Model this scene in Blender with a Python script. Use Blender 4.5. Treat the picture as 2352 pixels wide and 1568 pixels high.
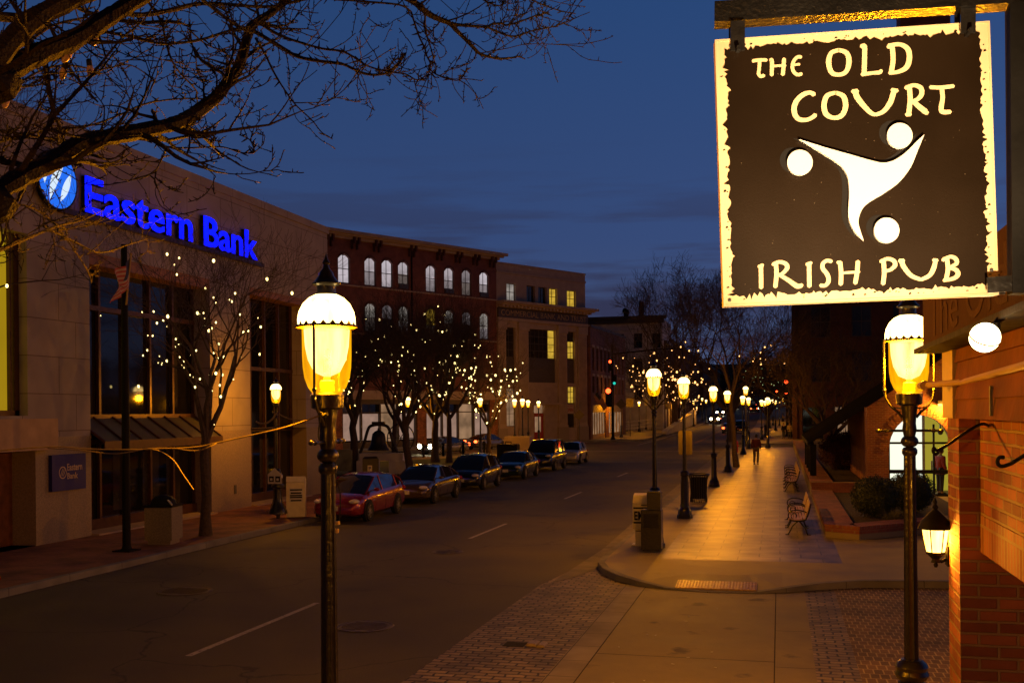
import bpy, math, random
from mathutils import Vector, Matrix
random.seed(7)
R_=math.radians
scene=bpy.context.scene
for o in list(bpy.data.objects): bpy.data.objects.remove(o)
# ------------------------------------------------------------------ camera
F=2400.;H=3.5;A=math.atan(614/2400.);ROLL=R_(.5);PX,PY=1176.,944.7
cam=bpy.data.cameras.new('camera'); cam.sensor_width=36; cam.lens=36*F/2352.
cam.shift_y=(PY-784)/2352.; cam.clip_start=.05; cam.clip_end=3000
camo=bpy.data.objects.new('camera',cam); scene.collection.objects.link(camo)
camo.matrix_world=Matrix.Translation((0,0,H))@Matrix.Rotation(A,4,'Z')@Matrix.Rotation(R_(90),4,'X')@Matrix.Rotation(-ROLL,4,'Z')
scene.camera=camo
# ------------------------------------------------------------------ exposure, sky
vs=scene.view_settings; vs.view_transform='Standard'; vs.look='None'; vs.exposure=0; vs.gamma=1; vs.use_curve_mapping=False
world=bpy.data.worlds.new('World'); scene.world=world; world.use_nodes=True
def N(nt,typ,**k):
    n=nt.nodes.new(typ)
    for a,b in k.items():
        if a.startswith('i_'):
            n.inputs[a[2:].replace('_',' ')].default_value=b
        else: setattr(n,a,b)
    return n
nt=world.node_tree; nt.nodes.clear(); L=nt.links.new
wo=N(nt,'ShaderNodeOutputWorld'); bg=N(nt,'ShaderNodeBackground'); tc=N(nt,'ShaderNodeTexCoord')
sky=N(nt,'ShaderNodeTexSky'); sky.sky_type='NISHITA'; sky.sun_disc=False; sky.sun_elevation=R_(-4); sky.sun_rotation=R_(80)
sep=N(nt,'ShaderNodeSeparateXYZ'); L(tc.outputs['Generated'],sep.inputs[0])
ramp=N(nt,'ShaderNodeValToRGB'); L(sep.outputs['Z'],ramp.inputs[0])
cr=ramp.color_ramp
def ce(p,c):
    e=cr.elements.new(p); e.color=(*c,1)
cr.elements[0].position=0; cr.elements[0].color=(.066,.083,.165,1)
cr.elements[1].position=1; cr.elements[1].color=(.014,.035,.115,1)
ce(.06,(.054,.078,.170)); ce(.16,(.036,.068,.185)); ce(.36,(.021,.060,.180))
# faint streaky clouds low over the roofs
mp=N(nt,'ShaderNodeMapping'); mp.inputs['Scale'].default_value=(2.2,2.2,24); L(tc.outputs['Generated'],mp.inputs[0])
no=N(nt,'ShaderNodeTexNoise'); no.inputs['Scale'].default_value=1.9; no.inputs['Detail'].default_value=6; no.inputs['Roughness'].default_value=.55
L(mp.outputs[0],no.inputs['Vector'])
cm=N(nt,'ShaderNodeMapRange'); cm.inputs['From Min'].default_value=.47; cm.inputs['From Max'].default_value=.60; L(no.outputs[0],cm.inputs[0])
hm=N(nt,'ShaderNodeMapRange'); hm.inputs['From Min'].default_value=.25; hm.inputs['From Max'].default_value=.10; L(sep.outputs['Z'],hm.inputs[0])
mu=N(nt,'ShaderNodeMath',operation='MULTIPLY'); L(cm.outputs[0],mu.inputs[0]); L(hm.outputs[0],mu.inputs[1])
mu2=N(nt,'ShaderNodeMath',operation='MULTIPLY'); mu2.inputs[1].default_value=1.0; L(mu.outputs[0],mu2.inputs[0])
mx=N(nt,'ShaderNodeMix',data_type='RGBA'); mx.inputs[7].default_value=(.030,.034,.080,1)
L(mu2.outputs[0],mx.inputs[0]); L(ramp.outputs[0],mx.inputs[6])
# brighter towards the right of the street
gx=N(nt,'ShaderNodeMapRange'); gx.inputs['From Min'].default_value=-.5; gx.inputs['From Max'].default_value=.6; gx.inputs['To Min'].default_value=.88; gx.inputs['To Max'].default_value=1.22
L(sep.outputs['X'],gx.inputs[0])
sc_=N(nt,'ShaderNodeVectorMath',operation='SCALE'); L(mx.outputs[2],sc_.inputs[0]); L(gx.outputs[0],sc_.inputs['Scale'])
ad=N(nt,'ShaderNodeMix',data_type='RGBA',blend_type='ADD'); ad.inputs[0].default_value=.03
L(sc_.outputs[0],ad.inputs[6]); L(sky.outputs[0],ad.inputs[7])
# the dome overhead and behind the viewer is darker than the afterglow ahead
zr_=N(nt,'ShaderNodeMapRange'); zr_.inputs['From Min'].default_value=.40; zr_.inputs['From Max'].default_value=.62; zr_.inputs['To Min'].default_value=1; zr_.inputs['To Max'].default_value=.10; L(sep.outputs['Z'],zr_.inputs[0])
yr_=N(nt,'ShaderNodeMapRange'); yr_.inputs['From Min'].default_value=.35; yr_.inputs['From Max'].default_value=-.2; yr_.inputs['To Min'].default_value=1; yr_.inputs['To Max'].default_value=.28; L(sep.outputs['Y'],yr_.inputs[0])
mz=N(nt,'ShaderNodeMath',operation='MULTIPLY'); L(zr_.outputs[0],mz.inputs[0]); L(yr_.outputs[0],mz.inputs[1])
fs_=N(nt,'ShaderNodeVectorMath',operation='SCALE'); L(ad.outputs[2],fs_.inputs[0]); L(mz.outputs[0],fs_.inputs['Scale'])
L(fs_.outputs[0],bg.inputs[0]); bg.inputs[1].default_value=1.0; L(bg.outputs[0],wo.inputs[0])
LAMP_COL=(1.0,.37,.003)
# ------------------------------------------------------------------ helpers
def ray(x,y):
    "direction through a point of the 2352 x 1568 view, unit depth along the camera axis"
    u=(x-PX)/F; v=-(y-PY)/F
    u,v=u*math.cos(ROLL)+v*math.sin(ROLL), -u*math.sin(ROLL)+v*math.cos(ROLL)
    return Vector((-math.sin(A)+u*math.cos(A), math.cos(A)+u*math.sin(A), v))
CAM=Vector((0,0,H))
def at(x,y,w): return CAM+ray(x,y)*w
def gnd(x,y,z=0.):
    d=ray(x,y); return CAM+d*((z-H)/d.z)
def onX(x,y,X):
    d=ray(x,y); return CAM+d*(X/d.x)
def gz(Y):
    "the street climbs a hill far away"
    P=[(-50,0),(130,0),(190,.7),(230,2.0),(280,4.3),(340,7.5),(420,12),(900,20)]
    for (a,za),(b,zb) in zip(P,P[1:]):
        if Y<=b: return za+(zb-za)*max(0,(Y-a))/(b-a)
    return P[-1][1]
C=scene.collection
def tag(o,label=None,cat=None,group=None,kind=None):
    if label: o['label']=label
    if cat: o['category']=cat
    if group: o['group']=group
    if kind: o['kind']=kind
    return o
def thing(name,label,cat,loc=(0,0,0),rz=0,group=None):
    o=bpy.data.objects.new(name,None); C.objects.link(o); o.location=loc; o.rotation_euler=(0,0,rz)
    o.empty_display_size=.2
    return tag(o,label,cat,group)
def wm(o):
    m=Matrix()
    while o is not None:
        m=o.matrix_basis@m; o=o.parent
    return m
class MB:
    def __init__(s): s.v=[];s.f=[];s.mi=[]; s.cur=0
    def quad(s,*p):
        b=len(s.v); s.v+= [tuple(q) for q in p]; s.f.append(tuple(range(b,b+len(p)))); s.mi.append(s.cur); return s
    def add(s,vs_,fs):
        b=len(s.v); s.v+=[tuple(q) for q in vs_]
        for f in fs: s.f.append(tuple(b+i for i in f)); s.mi.append(s.cur)
        return s
    def box(s,x0,x1,y0,y1,z0,z1):
        return s.add([(x0,y0,z0),(x1,y0,z0),(x1,y1,z0),(x0,y1,z0),(x0,y0,z1),(x1,y0,z1),(x1,y1,z1),(x0,y1,z1)],
            [(0,3,2,1),(4,5,6,7),(0,1,5,4),(1,2,6,5),(2,3,7,6),(3,0,4,7)])
    def bbox(s,x0,x1,y0,y1,z0,z1,b=.02):
        "box with chamfered top edge"
        s.box(x0,x1,y0,y1,z0,z1-b)
        k=len(s.v)
        return s.add([(x0,y0,z1-b),(x1,y0,z1-b),(x1,y1,z1-b),(x0,y1,z1-b),(x0+b,y0+b,z1),(x1-b,y0+b,z1),(x1-b,y1-b,z1),(x0+b,y1-b,z1)],
            [(4,5,6,7),(0,1,5,4),(1,2,6,5),(2,3,7,6),(3,0,4,7)])
    def obox(s,c,ax,ay,az):
        c,ax,ay,az=map(Vector,(c,ax,ay,az)); P=[]
        for k in (-1,1):
            for i,j in ((-1,-1),(1,-1),(1,1),(-1,1)): P.append(c+ax*i+ay*j+az*k)
        return s.add(P,[(0,3,2,1),(4,5,6,7),(0,1,5,4),(1,2,6,5),(2,3,7,6),(3,0,4,7)])
    def bar(s,a,b,w,h,up=(0,0,1)):
        a,b=Vector(a),Vector(b); d=b-a; n=d.cross(Vector(up)).normalized(); u=n.cross(d).normalized()
        return s.obox((a+b)/2,d/2,n*w/2,u*h/2)
    def lathe(s,prof,n=12,c=(0,0,0),axis='z',flute=0):
        vs_=[];fs=[]
        for j,(r,z) in enumerate(prof):
            for i in range(n):
                a=2*math.pi*i/n; rr=r*(1-flute*(i%2))
                p=(rr*math.cos(a),rr*math.sin(a),z)
                if axis=='y': p=(p[0],p[2],p[1])
                if axis=='x': p=(p[2],p[0],p[1])
                vs_.append((c[0]+p[0],c[1]+p[1],c[2]+p[2]))
        for j in range(len(prof)-1):
            for i in range(n):
                k=(i+1)%n; f=(j*n+i,j*n+k,(j+1)*n+k,(j+1)*n+i)
                fs.append(f if axis!='y' else f[::-1])
        fs.append(tuple(range(n))[::-1] if axis!='y' else tuple(range(n))); m=(len(prof)-1)*n
        fs.append(tuple(range(m,m+n)) if axis!='y' else tuple(range(m,m+n))[::-1])
        return s.add(vs_,fs)
    def tube(s,path,rad,n=6):
        P=[Vector(p) for p in path]; m=len(P)
        if not isinstance(rad,(list,tuple)): rad=[rad]*m
        vs_=[];fs=[]; ref=None
        for i,p in enumerate(P):
            d=(P[min(i+1,m-1)]-P[max(i-1,0)])
            d=d.normalized() if d.length>1e-9 else Vector((0,0,1))
            if ref is None:
                ref=d.cross(Vector((0,0,1)) if abs(d.z)<.9 else Vector((1,0,0))).normalized()
            ref=(ref-d*ref.dot(d)); ref=ref.normalized() if ref.length>1e-6 else d.orthogonal().normalized()
            b=d.cross(ref)
            for k in range(n):
                a=2*math.pi*k/n; vs_.append(p+ref*(math.cos(a)*rad[i])+b*(math.sin(a)*rad[i]))
        for i in range(m-1):
            for k in range(n):
                q=(k+1)%n; fs.append((i*n+k,i*n+q,(i+1)*n+q,(i+1)*n+k))
        if n>3 or True:
            fs.append(tuple(range(n))[::-1]); fs.append(tuple(range((m-1)*n,m*n)))
        return s.add(vs_,fs)
    def ell(s,c,r,n=12,m=7,z0=-1,z1=1):
        prof=[]
        for j in range(m+1):
            a=-math.pi/2+math.pi*j/m
            prof.append((math.cos(a)+1e-4,math.sin(a)))
        b=len(s.v); s.lathe(prof,n)
        for i in range(b,len(s.v)):
            x,y,z=s.v[i]; s.v[i]=(c[0]+x*r[0],c[1]+y*r[1],c[2]+z*r[2])
        return s
    def prism(s,poly,f,d):
        "poly: 2D points; f maps (u,v,w) to 3D; thickness d along w"
        n=len(poly); vs_=[f(u,v,0) for u,v in poly]+[f(u,v,d) for u,v in poly]
        fs=[tuple(range(n))[::-1],tuple(range(n,2*n))]+[(i,(i+1)%n,n+(i+1)%n,n+i) for i in range(n)]
        return s.add(vs_,fs)
    def loft(s,secs,closed=True,caps=True):
        n=len(secs[0]); vs_=[p for q in secs for p in q]; fs=[]
        for j in range(len(secs)-1):
            for i in range(n if closed else n-1):
                k=(i+1)%n; fs.append((j*n+i,j*n+k,(j+1)*n+k,(j+1)*n+i))
        if caps and closed: fs.append(tuple(range(n))[::-1]); m=(len(secs)-1)*n; fs.append(tuple(range(m,m+n)))
        return s.add(vs_,fs)
    def mesh(s,name,mat,smooth=False,inv=None):
        me=bpy.data.meshes.new(name)
        V=s.v if inv is None else [tuple(inv@Vector(p)) for p in s.v]
        me.from_pydata(V,[],s.f)
        for m in (mat if isinstance(mat,(list,tuple)) else [mat]): me.materials.append(m)
        if any(s.mi): me.polygons.foreach_set('material_index',s.mi)
        if smooth: me.polygons.foreach_set('use_smooth',[True]*len(s.f))
        me.update()
        if smooth:
            try: me.set_sharp_from_angle(angle=R_(40))
            except Exception: pass
        return me
    def build(s,name,mat,parent=None,world=False,smooth=False,label=None):
        inv=wm(parent).inverted() if (world and parent is not None) else None
        o=bpy.data.objects.new(name,s.mesh(name,mat,smooth,inv)); C.objects.link(o)
        if parent is not None: o.parent=parent
        if label: o['label']=label
        return o
def build_split(mb,name,mat_,parent,per=1):
    "one object for each run of PER boxes collected in mb"
    nf=6*per; out=[]
    for i in range(0,len(mb.f),nf):
        m=MB(); vi={}; 
        for f in mb.f[i:i+nf]:
            g=[]
            for k in f:
                if k not in vi: vi[k]=len(m.v); m.v.append(mb.v[k])
                g.append(vi[k])
            m.f.append(tuple(g)); m.mi.append(0)
        out.append(m.build(name,mat_,parent))
    return out
def child(name,me,parent,loc=(0,0,0),rot=(0,0,0),scale=(1,1,1)):
    o=bpy.data.objects.new(name,me); C.objects.link(o); o.parent=parent; o.location=loc; o.rotation_euler=rot; o.scale=scale; return o
def copy_tree(o,parent=None):
    c=o.copy(); C.objects.link(c)
    if parent is not None: c.parent=parent
    for ch in list(o.children): copy_tree(ch,c)
    return c
# ------------------------------------------------------------------ materials
MATS={}
def base_mat(name):
    m=bpy.data.materials.new(name); m.use_nodes=True; MATS[name]=m
    return m,m.node_tree,m.node_tree.nodes['Principled BSDF']
def mat(name,col,rough=.6,metal=0,var=.25,scale=6,bump=.15,bscale=40,spec=.5,coat=0,wear=None):
    m,nt,b=base_mat(name); L=nt.links.new
    tc=N(nt,'ShaderNodeTexCoord'); no=N(nt,'ShaderNodeTexNoise'); no.inputs['Scale'].default_value=scale; no.inputs['Detail'].default_value=5
    L(tc.outputs['Object'],no.inputs['Vector'])
    mr=N(nt,'ShaderNodeMapRange'); mr.inputs['From Min'].default_value=.3; mr.inputs['From Max'].default_value=.7; L(no.outputs[0],mr.inputs[0])
    mx=N(nt,'ShaderNodeMix',data_type='RGBA'); L(mr.outputs[0],mx.inputs[0])
    mx.inputs[6].default_value=(*[c*(1-var) for c in col],1); mx.inputs[7].default_value=(*[min(1,c*(1+var)) for c in col],1)
    out=mx.outputs[2]
    if wear:
        n2=N(nt,'ShaderNodeTexNoise'); n2.inputs['Scale'].default_value=wear[1]; n2.inputs['Detail'].default_value=8; L(tc.outputs['Object'],n2.inputs['Vector'])
        m2=N(nt,'ShaderNodeMapRange'); m2.inputs['From Min'].default_value=wear[2]; m2.inputs['From Max'].default_value=wear[2]+.08; L(n2.outputs[0],m2.inputs[0])
        x2=N(nt,'ShaderNodeMix',data_type='RGBA'); L(m2.outputs[0],x2.inputs[0]); L(out,x2.inputs[6]); x2.inputs[7].default_value=(*wear[0],1); out=x2.outputs[2]
    L(out,b.inputs['Base Color'])
    b.inputs['Roughness'].default_value=rough; b.inputs['Metallic'].default_value=metal; b.inputs['Specular IOR Level'].default_value=spec; b.inputs['Coat Weight'].default_value=coat
    if coat: b.inputs['Coat Roughness'].default_value=.06
    if bump:
        nb=N(nt,'ShaderNodeTexNoise'); nb.inputs['Scale'].default_value=bscale; nb.inputs['Detail'].default_value=4; L(tc.outputs['Object'],nb.inputs['Vector'])
        bp=N(nt,'ShaderNodeBump'); bp.inputs['Strength'].default_value=bump; bp.inputs['Distance'].default_value=.02; L(nb.outputs[0],bp.inputs['Height']); L(bp.outputs[0],b.inputs['Normal'])
        if rough>.3:
            rr=N(nt,'ShaderNodeMapRange'); rr.inputs['To Min'].default_value=max(.05,rough-.15); rr.inputs['To Max'].default_value=min(1,rough+.15); L(no.outputs[0],rr.inputs[0]); L(rr.outputs[0],b.inputs['Roughness'])
    return m
def bricks(name,c1,c2,mortar,bw=.203,bh=.0677,ms=.009,horiz=False,rough=.8,bump=.6,offset=.5,dirt=.35,msm=.1,coords='Object',swap=False,squash=1,distort=0):
    m,nt,b=base_mat(name); L=nt.links.new
    tc=N(nt,'ShaderNodeTexCoord'); sp=N(nt,'ShaderNodeSeparateXYZ'); L(tc.outputs[coords],sp.inputs[0])
    cb=N(nt,'ShaderNodeCombineXYZ')
    if horiz:
        L(sp.outputs['Y' if swap else 'X'],cb.inputs[0]); L(sp.outputs['X' if swap else 'Y'],cb.inputs[1])
    else:
        a=N(nt,'ShaderNodeMath',operation='ADD'); L(sp.outputs['X'],a.inputs[0]); L(sp.outputs['Y'],a.inputs[1]); L(a.outputs[0],cb.inputs[0]); L(sp.outputs['Z'],cb.inputs[1])
        if swap:
            cb2=N(nt,'ShaderNodeCombineXYZ'); L(sp.outputs['Z'],cb2.inputs[0]); L(a.outputs[0],cb2.inputs[1]); cb=cb2
    vec=cb.outputs[0]
    if distort:
        nd=N(nt,'ShaderNodeTexNoise'); nd.inputs['Scale'].default_value=6; L(vec,nd.inputs['Vector'])
        sv=N(nt,'ShaderNodeVectorMath',operation='SCALE'); sv.inputs['Scale'].default_value=distort; L(nd.outputs['Color'],sv.inputs[0])
        av=N(nt,'ShaderNodeVectorMath',operation='ADD'); L(vec,av.inputs[0]); L(sv.outputs[0],av.inputs[1]); vec=av.outputs[0]
    br=N(nt,'ShaderNodeTexBrick'); br.offset=offset; br.inputs['Scale'].default_value=1; br.inputs['Brick Width'].default_value=bw; br.inputs['Row Height'].default_value=bh
    br.inputs['Mortar Size'].default_value=ms; br.inputs['Mortar Smooth'].default_value=msm; br.inputs['Bias'].default_value=-.1
    br.inputs['Color1'].default_value=(*c1,1); br.inputs['Color2'].default_value=(*c2,1); br.inputs['Mortar'].default_value=(*mortar,1)
    L(vec,br.inputs['Vector'])
    no=N(nt,'ShaderNodeTexNoise'); no.inputs['Scale'].default_value=1.3; no.inputs['Detail'].default_value=8; L(tc.outputs[coords],no.inputs['Vector'])
    mr=N(nt,'ShaderNodeMapRange'); mr.inputs['From Min'].default_value=.3; mr.inputs['From Max'].default_value=.7; mr.inputs['To Min'].default_value=1-dirt; mr.inputs['To Max'].default_value=1+dirt*.6; L(no.outputs[0],mr.inputs[0])
    sv=N(nt,'ShaderNodeVectorMath',operation='SCALE'); L(br.outputs['Color'],sv.inputs[0]); L(mr.outputs[0],sv.inputs['Scale']); L(sv.outputs[0],b.inputs['Base Color'])
    b.inputs['Roughness'].default_value=rough
    n2=N(nt,'ShaderNodeTexNoise'); n2.inputs['Scale'].default_value=60; L(tc.outputs[coords],n2.inputs['Vector'])
    h=N(nt,'ShaderNodeMath',operation='MULTIPLY_ADD'); h.inputs[1].default_value=-1; L(br.outputs['Fac'],h.inputs[0])
    h2=N(nt,'ShaderNodeMath',operation='MULTIPLY'); h2.inputs[1].default_value=.35; L(n2.outputs[0],h2.inputs[0]); L(h2.outputs[0],h.inputs[2])
    bp=N(nt,'ShaderNodeBump'); bp.inputs['Strength'].default_value=bump; bp.inputs['Distance'].default_value=.01; L(h.outputs[0],bp.inputs['Height']); L(bp.outputs[0],b.inputs['Normal'])
    return m
def emis(name,col,st,sample=True,var=0,scale=3):
    m=bpy.data.materials.new(name); m.use_nodes=True; nt=m.node_tree; nt.nodes.clear(); MATS[name]=m
    o=N(nt,'ShaderNodeOutputMaterial'); e=N(nt,'ShaderNodeEmission'); e.inputs[0].default_value=(*col,1); e.inputs[1].default_value=st
    nt.links.new(e.outputs[0],o.inputs[0])
    if var:
        tc=N(nt,'ShaderNodeTexCoord'); no=N(nt,'ShaderNodeTexNoise'); no.inputs['Scale'].default_value=scale; nt.links.new(tc.outputs['Object'],no.inputs['Vector'])
        mr=N(nt,'ShaderNodeMapRange'); mr.inputs['From Min'].default_value=.3; mr.inputs['From Max'].default_value=.7; mr.inputs['To Min'].default_value=st*(1-var); mr.inputs['To Max'].default_value=st*(1+var)
        nt.links.new(no.outputs[0],mr.inputs[0]); nt.links.new(mr.outputs[0],e.inputs[1])
    if not sample: m.cycles.emission_sampling='NONE'
    return m
def glow_glass(name,col,st,alpha=.5,tint=(1,.95,.8)):
    "clear glass of a lit lamp: lets the lamp's light out and glows itself"
    m=bpy.data.materials.new(name); m.use_nodes=True; nt=m.node_tree; nt.nodes.clear(); MATS[name]=m
    o=N(nt,'ShaderNodeOutputMaterial'); e=N(nt,'ShaderNodeEmission'); e.inputs[0].default_value=(*col,1); e.inputs[1].default_value=st
    t=N(nt,'ShaderNodeBsdfTransparent'); t.inputs[0].default_value=(*tint,1); mx=N(nt,'ShaderNodeMixShader'); mx.inputs[0].default_value=alpha
    nt.links.new(t.outputs[0],mx.inputs[1]); nt.links.new(e.outputs[0],mx.inputs[2]); nt.links.new(mx.outputs[0],o.inputs[0])
    tc=N(nt,'ShaderNodeTexCoord'); mp=N(nt,'ShaderNodeMapping'); mp.inputs['Scale'].default_value=(14,14,2.5); nt.links.new(tc.outputs['Object'],mp.inputs[0])
    no=N(nt,'ShaderNodeTexNoise'); no.inputs['Scale'].default_value=1; no.inputs['Detail'].default_value=3; nt.links.new(mp.outputs[0],no.inputs['Vector'])
    mr=N(nt,'ShaderNodeMapRange'); mr.inputs['From Min'].default_value=.35; mr.inputs['From Max'].default_value=.65; mr.inputs['To Min'].default_value=st*.6; mr.inputs['To Max'].default_value=st*1.5
    nt.links.new(no.outputs[0],mr.inputs[0]); nt.links.new(mr.outputs[0],e.inputs[1])
    m.cycles.emission_sampling='NONE'
    return m
M_asphalt=mat('asphalt',(.100,.082,.042),.70,var=.38,scale=.35,bump=.5,bscale=90,wear=((.045,.038,.03),.33,.60))
def _asph():
    m=M_asphalt; nt=m.node_tree; L=nt.links.new; b=nt.nodes['Principled BSDF']; src=b.inputs['Base Color'].links[0].from_socket
    tc=N(nt,'ShaderNodeTexCoord'); nd=N(nt,'ShaderNodeTexNoise'); nd.inputs['Scale'].default_value=.5; nd.inputs['Detail'].default_value=6; L(tc.outputs['Object'],nd.inputs['Vector'])
    sv=N(nt,'ShaderNodeVectorMath',operation='SCALE'); sv.inputs['Scale'].default_value=2.2; L(nd.outputs['Color'],sv.inputs[0])
    av=N(nt,'ShaderNodeVectorMath',operation='ADD'); L(tc.outputs['Object'],av.inputs[0]); L(sv.outputs[0],av.inputs[1])
    vo=N(nt,'ShaderNodeTexVoronoi',feature='DISTANCE_TO_EDGE'); vo.inputs['Scale'].default_value=.17; L(av.outputs[0],vo.inputs['Vector'])
    mr=N(nt,'ShaderNodeMapRange'); mr.inputs['From Min'].default_value=.0; mr.inputs['From Max'].default_value=.006; mr.inputs['To Min'].default_value=.3; L(vo.outputs['Distance'],mr.inputs[0])
    s2=N(nt,'ShaderNodeVectorMath',operation='SCALE'); L(src,s2.inputs[0]); L(mr.outputs[0],s2.inputs['Scale'])
    # stones of the aggregate
    n3=N(nt,'ShaderNodeTexNoise'); n3.inputs['Scale'].default_value=55; n3.inputs['Detail'].default_value=2; L(tc.outputs['Object'],n3.inputs['Vector'])
    m3=N(nt,'ShaderNodeMapRange'); m3.inputs['From Min'].default_value=.3; m3.inputs['From Max'].default_value=.7; m3.inputs['To Min'].default_value=.7; m3.inputs['To Max'].default_value=1.35; L(n3.outputs[0],m3.inputs[0])
    s3=N(nt,'ShaderNodeVectorMath',operation='SCALE'); L(s2.outputs[0],s3.inputs[0]); L(m3.outputs[0],s3.inputs['Scale'])
    L(s3.outputs[0],b.inputs['Base Color'])
_asph()
M_conc=mat('pavement_concrete',(.28,.225,.105),.62,var=.22,scale=1.1,bump=.25,bscale=70,wear=((.12,.105,.09),.9,.66))
M_slab=bricks('stamped_slabs',(.27,.215,.105),(.185,.15,.075),(.07,.055,.035),bw=.92,bh=.61,ms=.013,horiz=True,rough=.40,bump=.5,dirt=.6,distort=.03)
M_granite=bricks('granite_setts_border',(.34,.29,.22),(.27,.23,.18),(.05,.045,.04),bw=.9,bh=.6,ms=.008,horiz=True,swap=True,rough=.7,bump=.3,offset=0)
M_kerb=bricks('granite_kerb',(.22,.21,.19),(.17,.16,.145),(.05,.045,.04),bw=1.8,bh=9,ms=.008,rough=.75,bump=.25)
M_cobble=bricks('cobbles',(.36,.275,.16),(.16,.125,.08),(.022,.018,.012),bw=.27,bh=.15,ms=.020,horiz=True,swap=False,rough=.6,bump=1.0,dirt=.5,msm=.5,distort=.07)
M_paver=bricks('brick_pavers',(.25,.15,.06),(.13,.085,.04),(.50,.38,.17),bw=.125,bh=.25,ms=.010,horiz=True,rough=.75,bump=.5,dirt=.5,distort=.008)
M_redpave=bricks('red_sidewalk',(.30,.12,.06),(.22,.09,.05),(.16,.09,.06),bw=.2,bh=.1,ms=.005,horiz=True,rough=.75,bump=.3,dirt=.5)
M_stone=bricks('bank_stone',(.38,.325,.32),(.33,.285,.28),(.18,.13,.115),bw=2.1,bh=.98,ms=.013,rough=.8,bump=.12,dirt=.16,offset=.33)
M_stonelow=mat('bank_granite',(.30,.235,.17),.5,var=.25,scale=30,bump=.1,bscale=60)
M_stoneblk=mat('smooth_sandstone',(.48,.33,.20),.75,var=.2,scale=2,bump=.1)
M_brickred=bricks('old_red_brick',(.23,.062,.045),(.17,.045,.035),(.13,.08,.065),ms=.010,dirt=.3,bump=.4)
M_brickpub=bricks('pub_brick',(.46,.15,.055),(.16,.04,.022),(.36,.24,.12),ms=.0095,dirt=.6,bump=1.0,distort=.008,msm=.4)
M_bricksold=bricks('soldier_course',(.44,.16,.06),(.22,.07,.03),(.36,.24,.12),bw=.0677,bh=.203,ms=.0085,dirt=.35,bump=.9,offset=0)
M_brickarch=bricks('gatehouse_brick',(.33,.10,.045),(.24,.065,.035),(.36,.22,.12),ms=.010,dirt=.3,bump=.7)
M_brickfar=bricks('far_brick',(.26,.10,.07),(.20,.08,.055),(.15,.09,.07),bw=.3,bh=.1,ms=.012,dirt=.3)
M_brickdark=bricks('dark_brick',(.13,.04,.03),(.09,.03,.025),(.06,.035,.03),ms=.01,dirt=.3)
M_planter=bricks('planter_brick',(.27,.085,.04),(.20,.06,.03),(.25,.15,.085),bw=.10,bh=.203,ms=.007,horiz=True,rough=.75,bump=.5,dirt=.4)
M_planterside=bricks('planter_side_brick',(.27,.085,.04),(.20,.06,.03),(.25,.15,.085),bw=.2,bh=.075,ms=.007,dirt=.4)
M_lime=mat('limestone',(.40,.31,.25),.8,var=.12,scale=1.5,bump=.1)
M_limedk=mat('frieze_dark_stone',(.075,.06,.05),.6,var=.2)
M_gold=mat('dull_gold',(.42,.27,.09),.5,metal=.3,var=.3,scale=3)
M_white_stone=mat('pale_marble',(.62,.58,.57),.75,var=.15,scale=1,bump=.05)
M_wood=mat('varnished_wood',(.20,.075,.03),.4,var=.35,scale=5,bump=.1)
M_slat=mat('bench_slats',(.40,.24,.11),.35,var=.3,scale=9,bump=.15)
M_iron=mat('black_iron',(.014,.012,.010),.30,metal=.0,var=.3,scale=20,bump=.3,bscale=25,coat=.35)
M_ironflat=mat('matt_black_steel',(.010,.009,.008),.6,var=.3,bump=.1,spec=.12)
M_bronze=mat('dark_bronze_frame',(.09,.04,.025),.35,metal=.3,var=.2)
M_bell=mat('bell_bronze',(.05,.045,.035),.45,metal=.7,var=.3)
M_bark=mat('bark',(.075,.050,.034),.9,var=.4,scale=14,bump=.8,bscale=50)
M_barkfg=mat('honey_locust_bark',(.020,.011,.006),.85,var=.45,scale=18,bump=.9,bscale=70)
M_whitepaint=mat('road_paint',(.46,.42,.38),.7,var=.25,scale=8,wear=((.07,.06,.055),14,.58))
M_ironcover=mat('iron_cover',(.10,.075,.05),.45,metal=.5,var=.4,scale=12,bump=.8,bscale=60)
M_tactile=mat('tactile_yellow',(.50,.30,.07),.38,var=.35,scale=14,bump=.2)
M_grass=mat('lawn_grass',(.05,.075,.022),.95,var=.5,scale=25,bump=1,bscale=120)
M_soil=mat('mulch',(.045,.03,.02),.95,var=.5,scale=30,bump=1,bscale=80)
M_leaf=mat('box_leaves',(.030,.045,.016),.6,var=.5,scale=3,bump=0)
M_flower=mat('heather_leaves',(.09,.035,.05),.7,var=.5,scale=3,bump=0)
M_clap=mat('clapboard_brown',(.20,.072,.028),.75,var=.35,scale=3,bump=.3,bscale=18,spec=.12)
M_trim=mat('cream_trim',(.50,.34,.14),.5,var=.15,scale=3)
M_fascia=mat('fascia_brown',(.075,.040,.018),.8,var=.25,scale=2,spec=.05)
M_dkroof=mat('dark_roof_metal',(.014,.013,.013),.85,var=.3,spec=.2)
M_signblk=mat('sign_black_face',(.014,.0075,.003),.40,var=.35,scale=1.5,bump=.05,bscale=200,spec=.20)
M_signwhite=mat('sign_cream',(.85,.64,.36),.5,var=.07,bump=0)
M_swirl=mat('sign_white_board',(.9,.86,.78),.5,var=.02,bump=0)
M_white=mat('white_paint',(.62,.60,.56),.5,var=.08)
M_boxcream=mat('box_cream',(.78,.70,.42),.45,var=.1)
M_plaq=mat('plaque_blue',(.010,.008,.20),.55,var=.1)
M_plaqw=mat('plaque_letters',(.52,.40,.33),.5,var=.05)
M_redpaint=mat('red_iron_paint',(.36,.02,.02),.4,var=.2)
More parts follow.
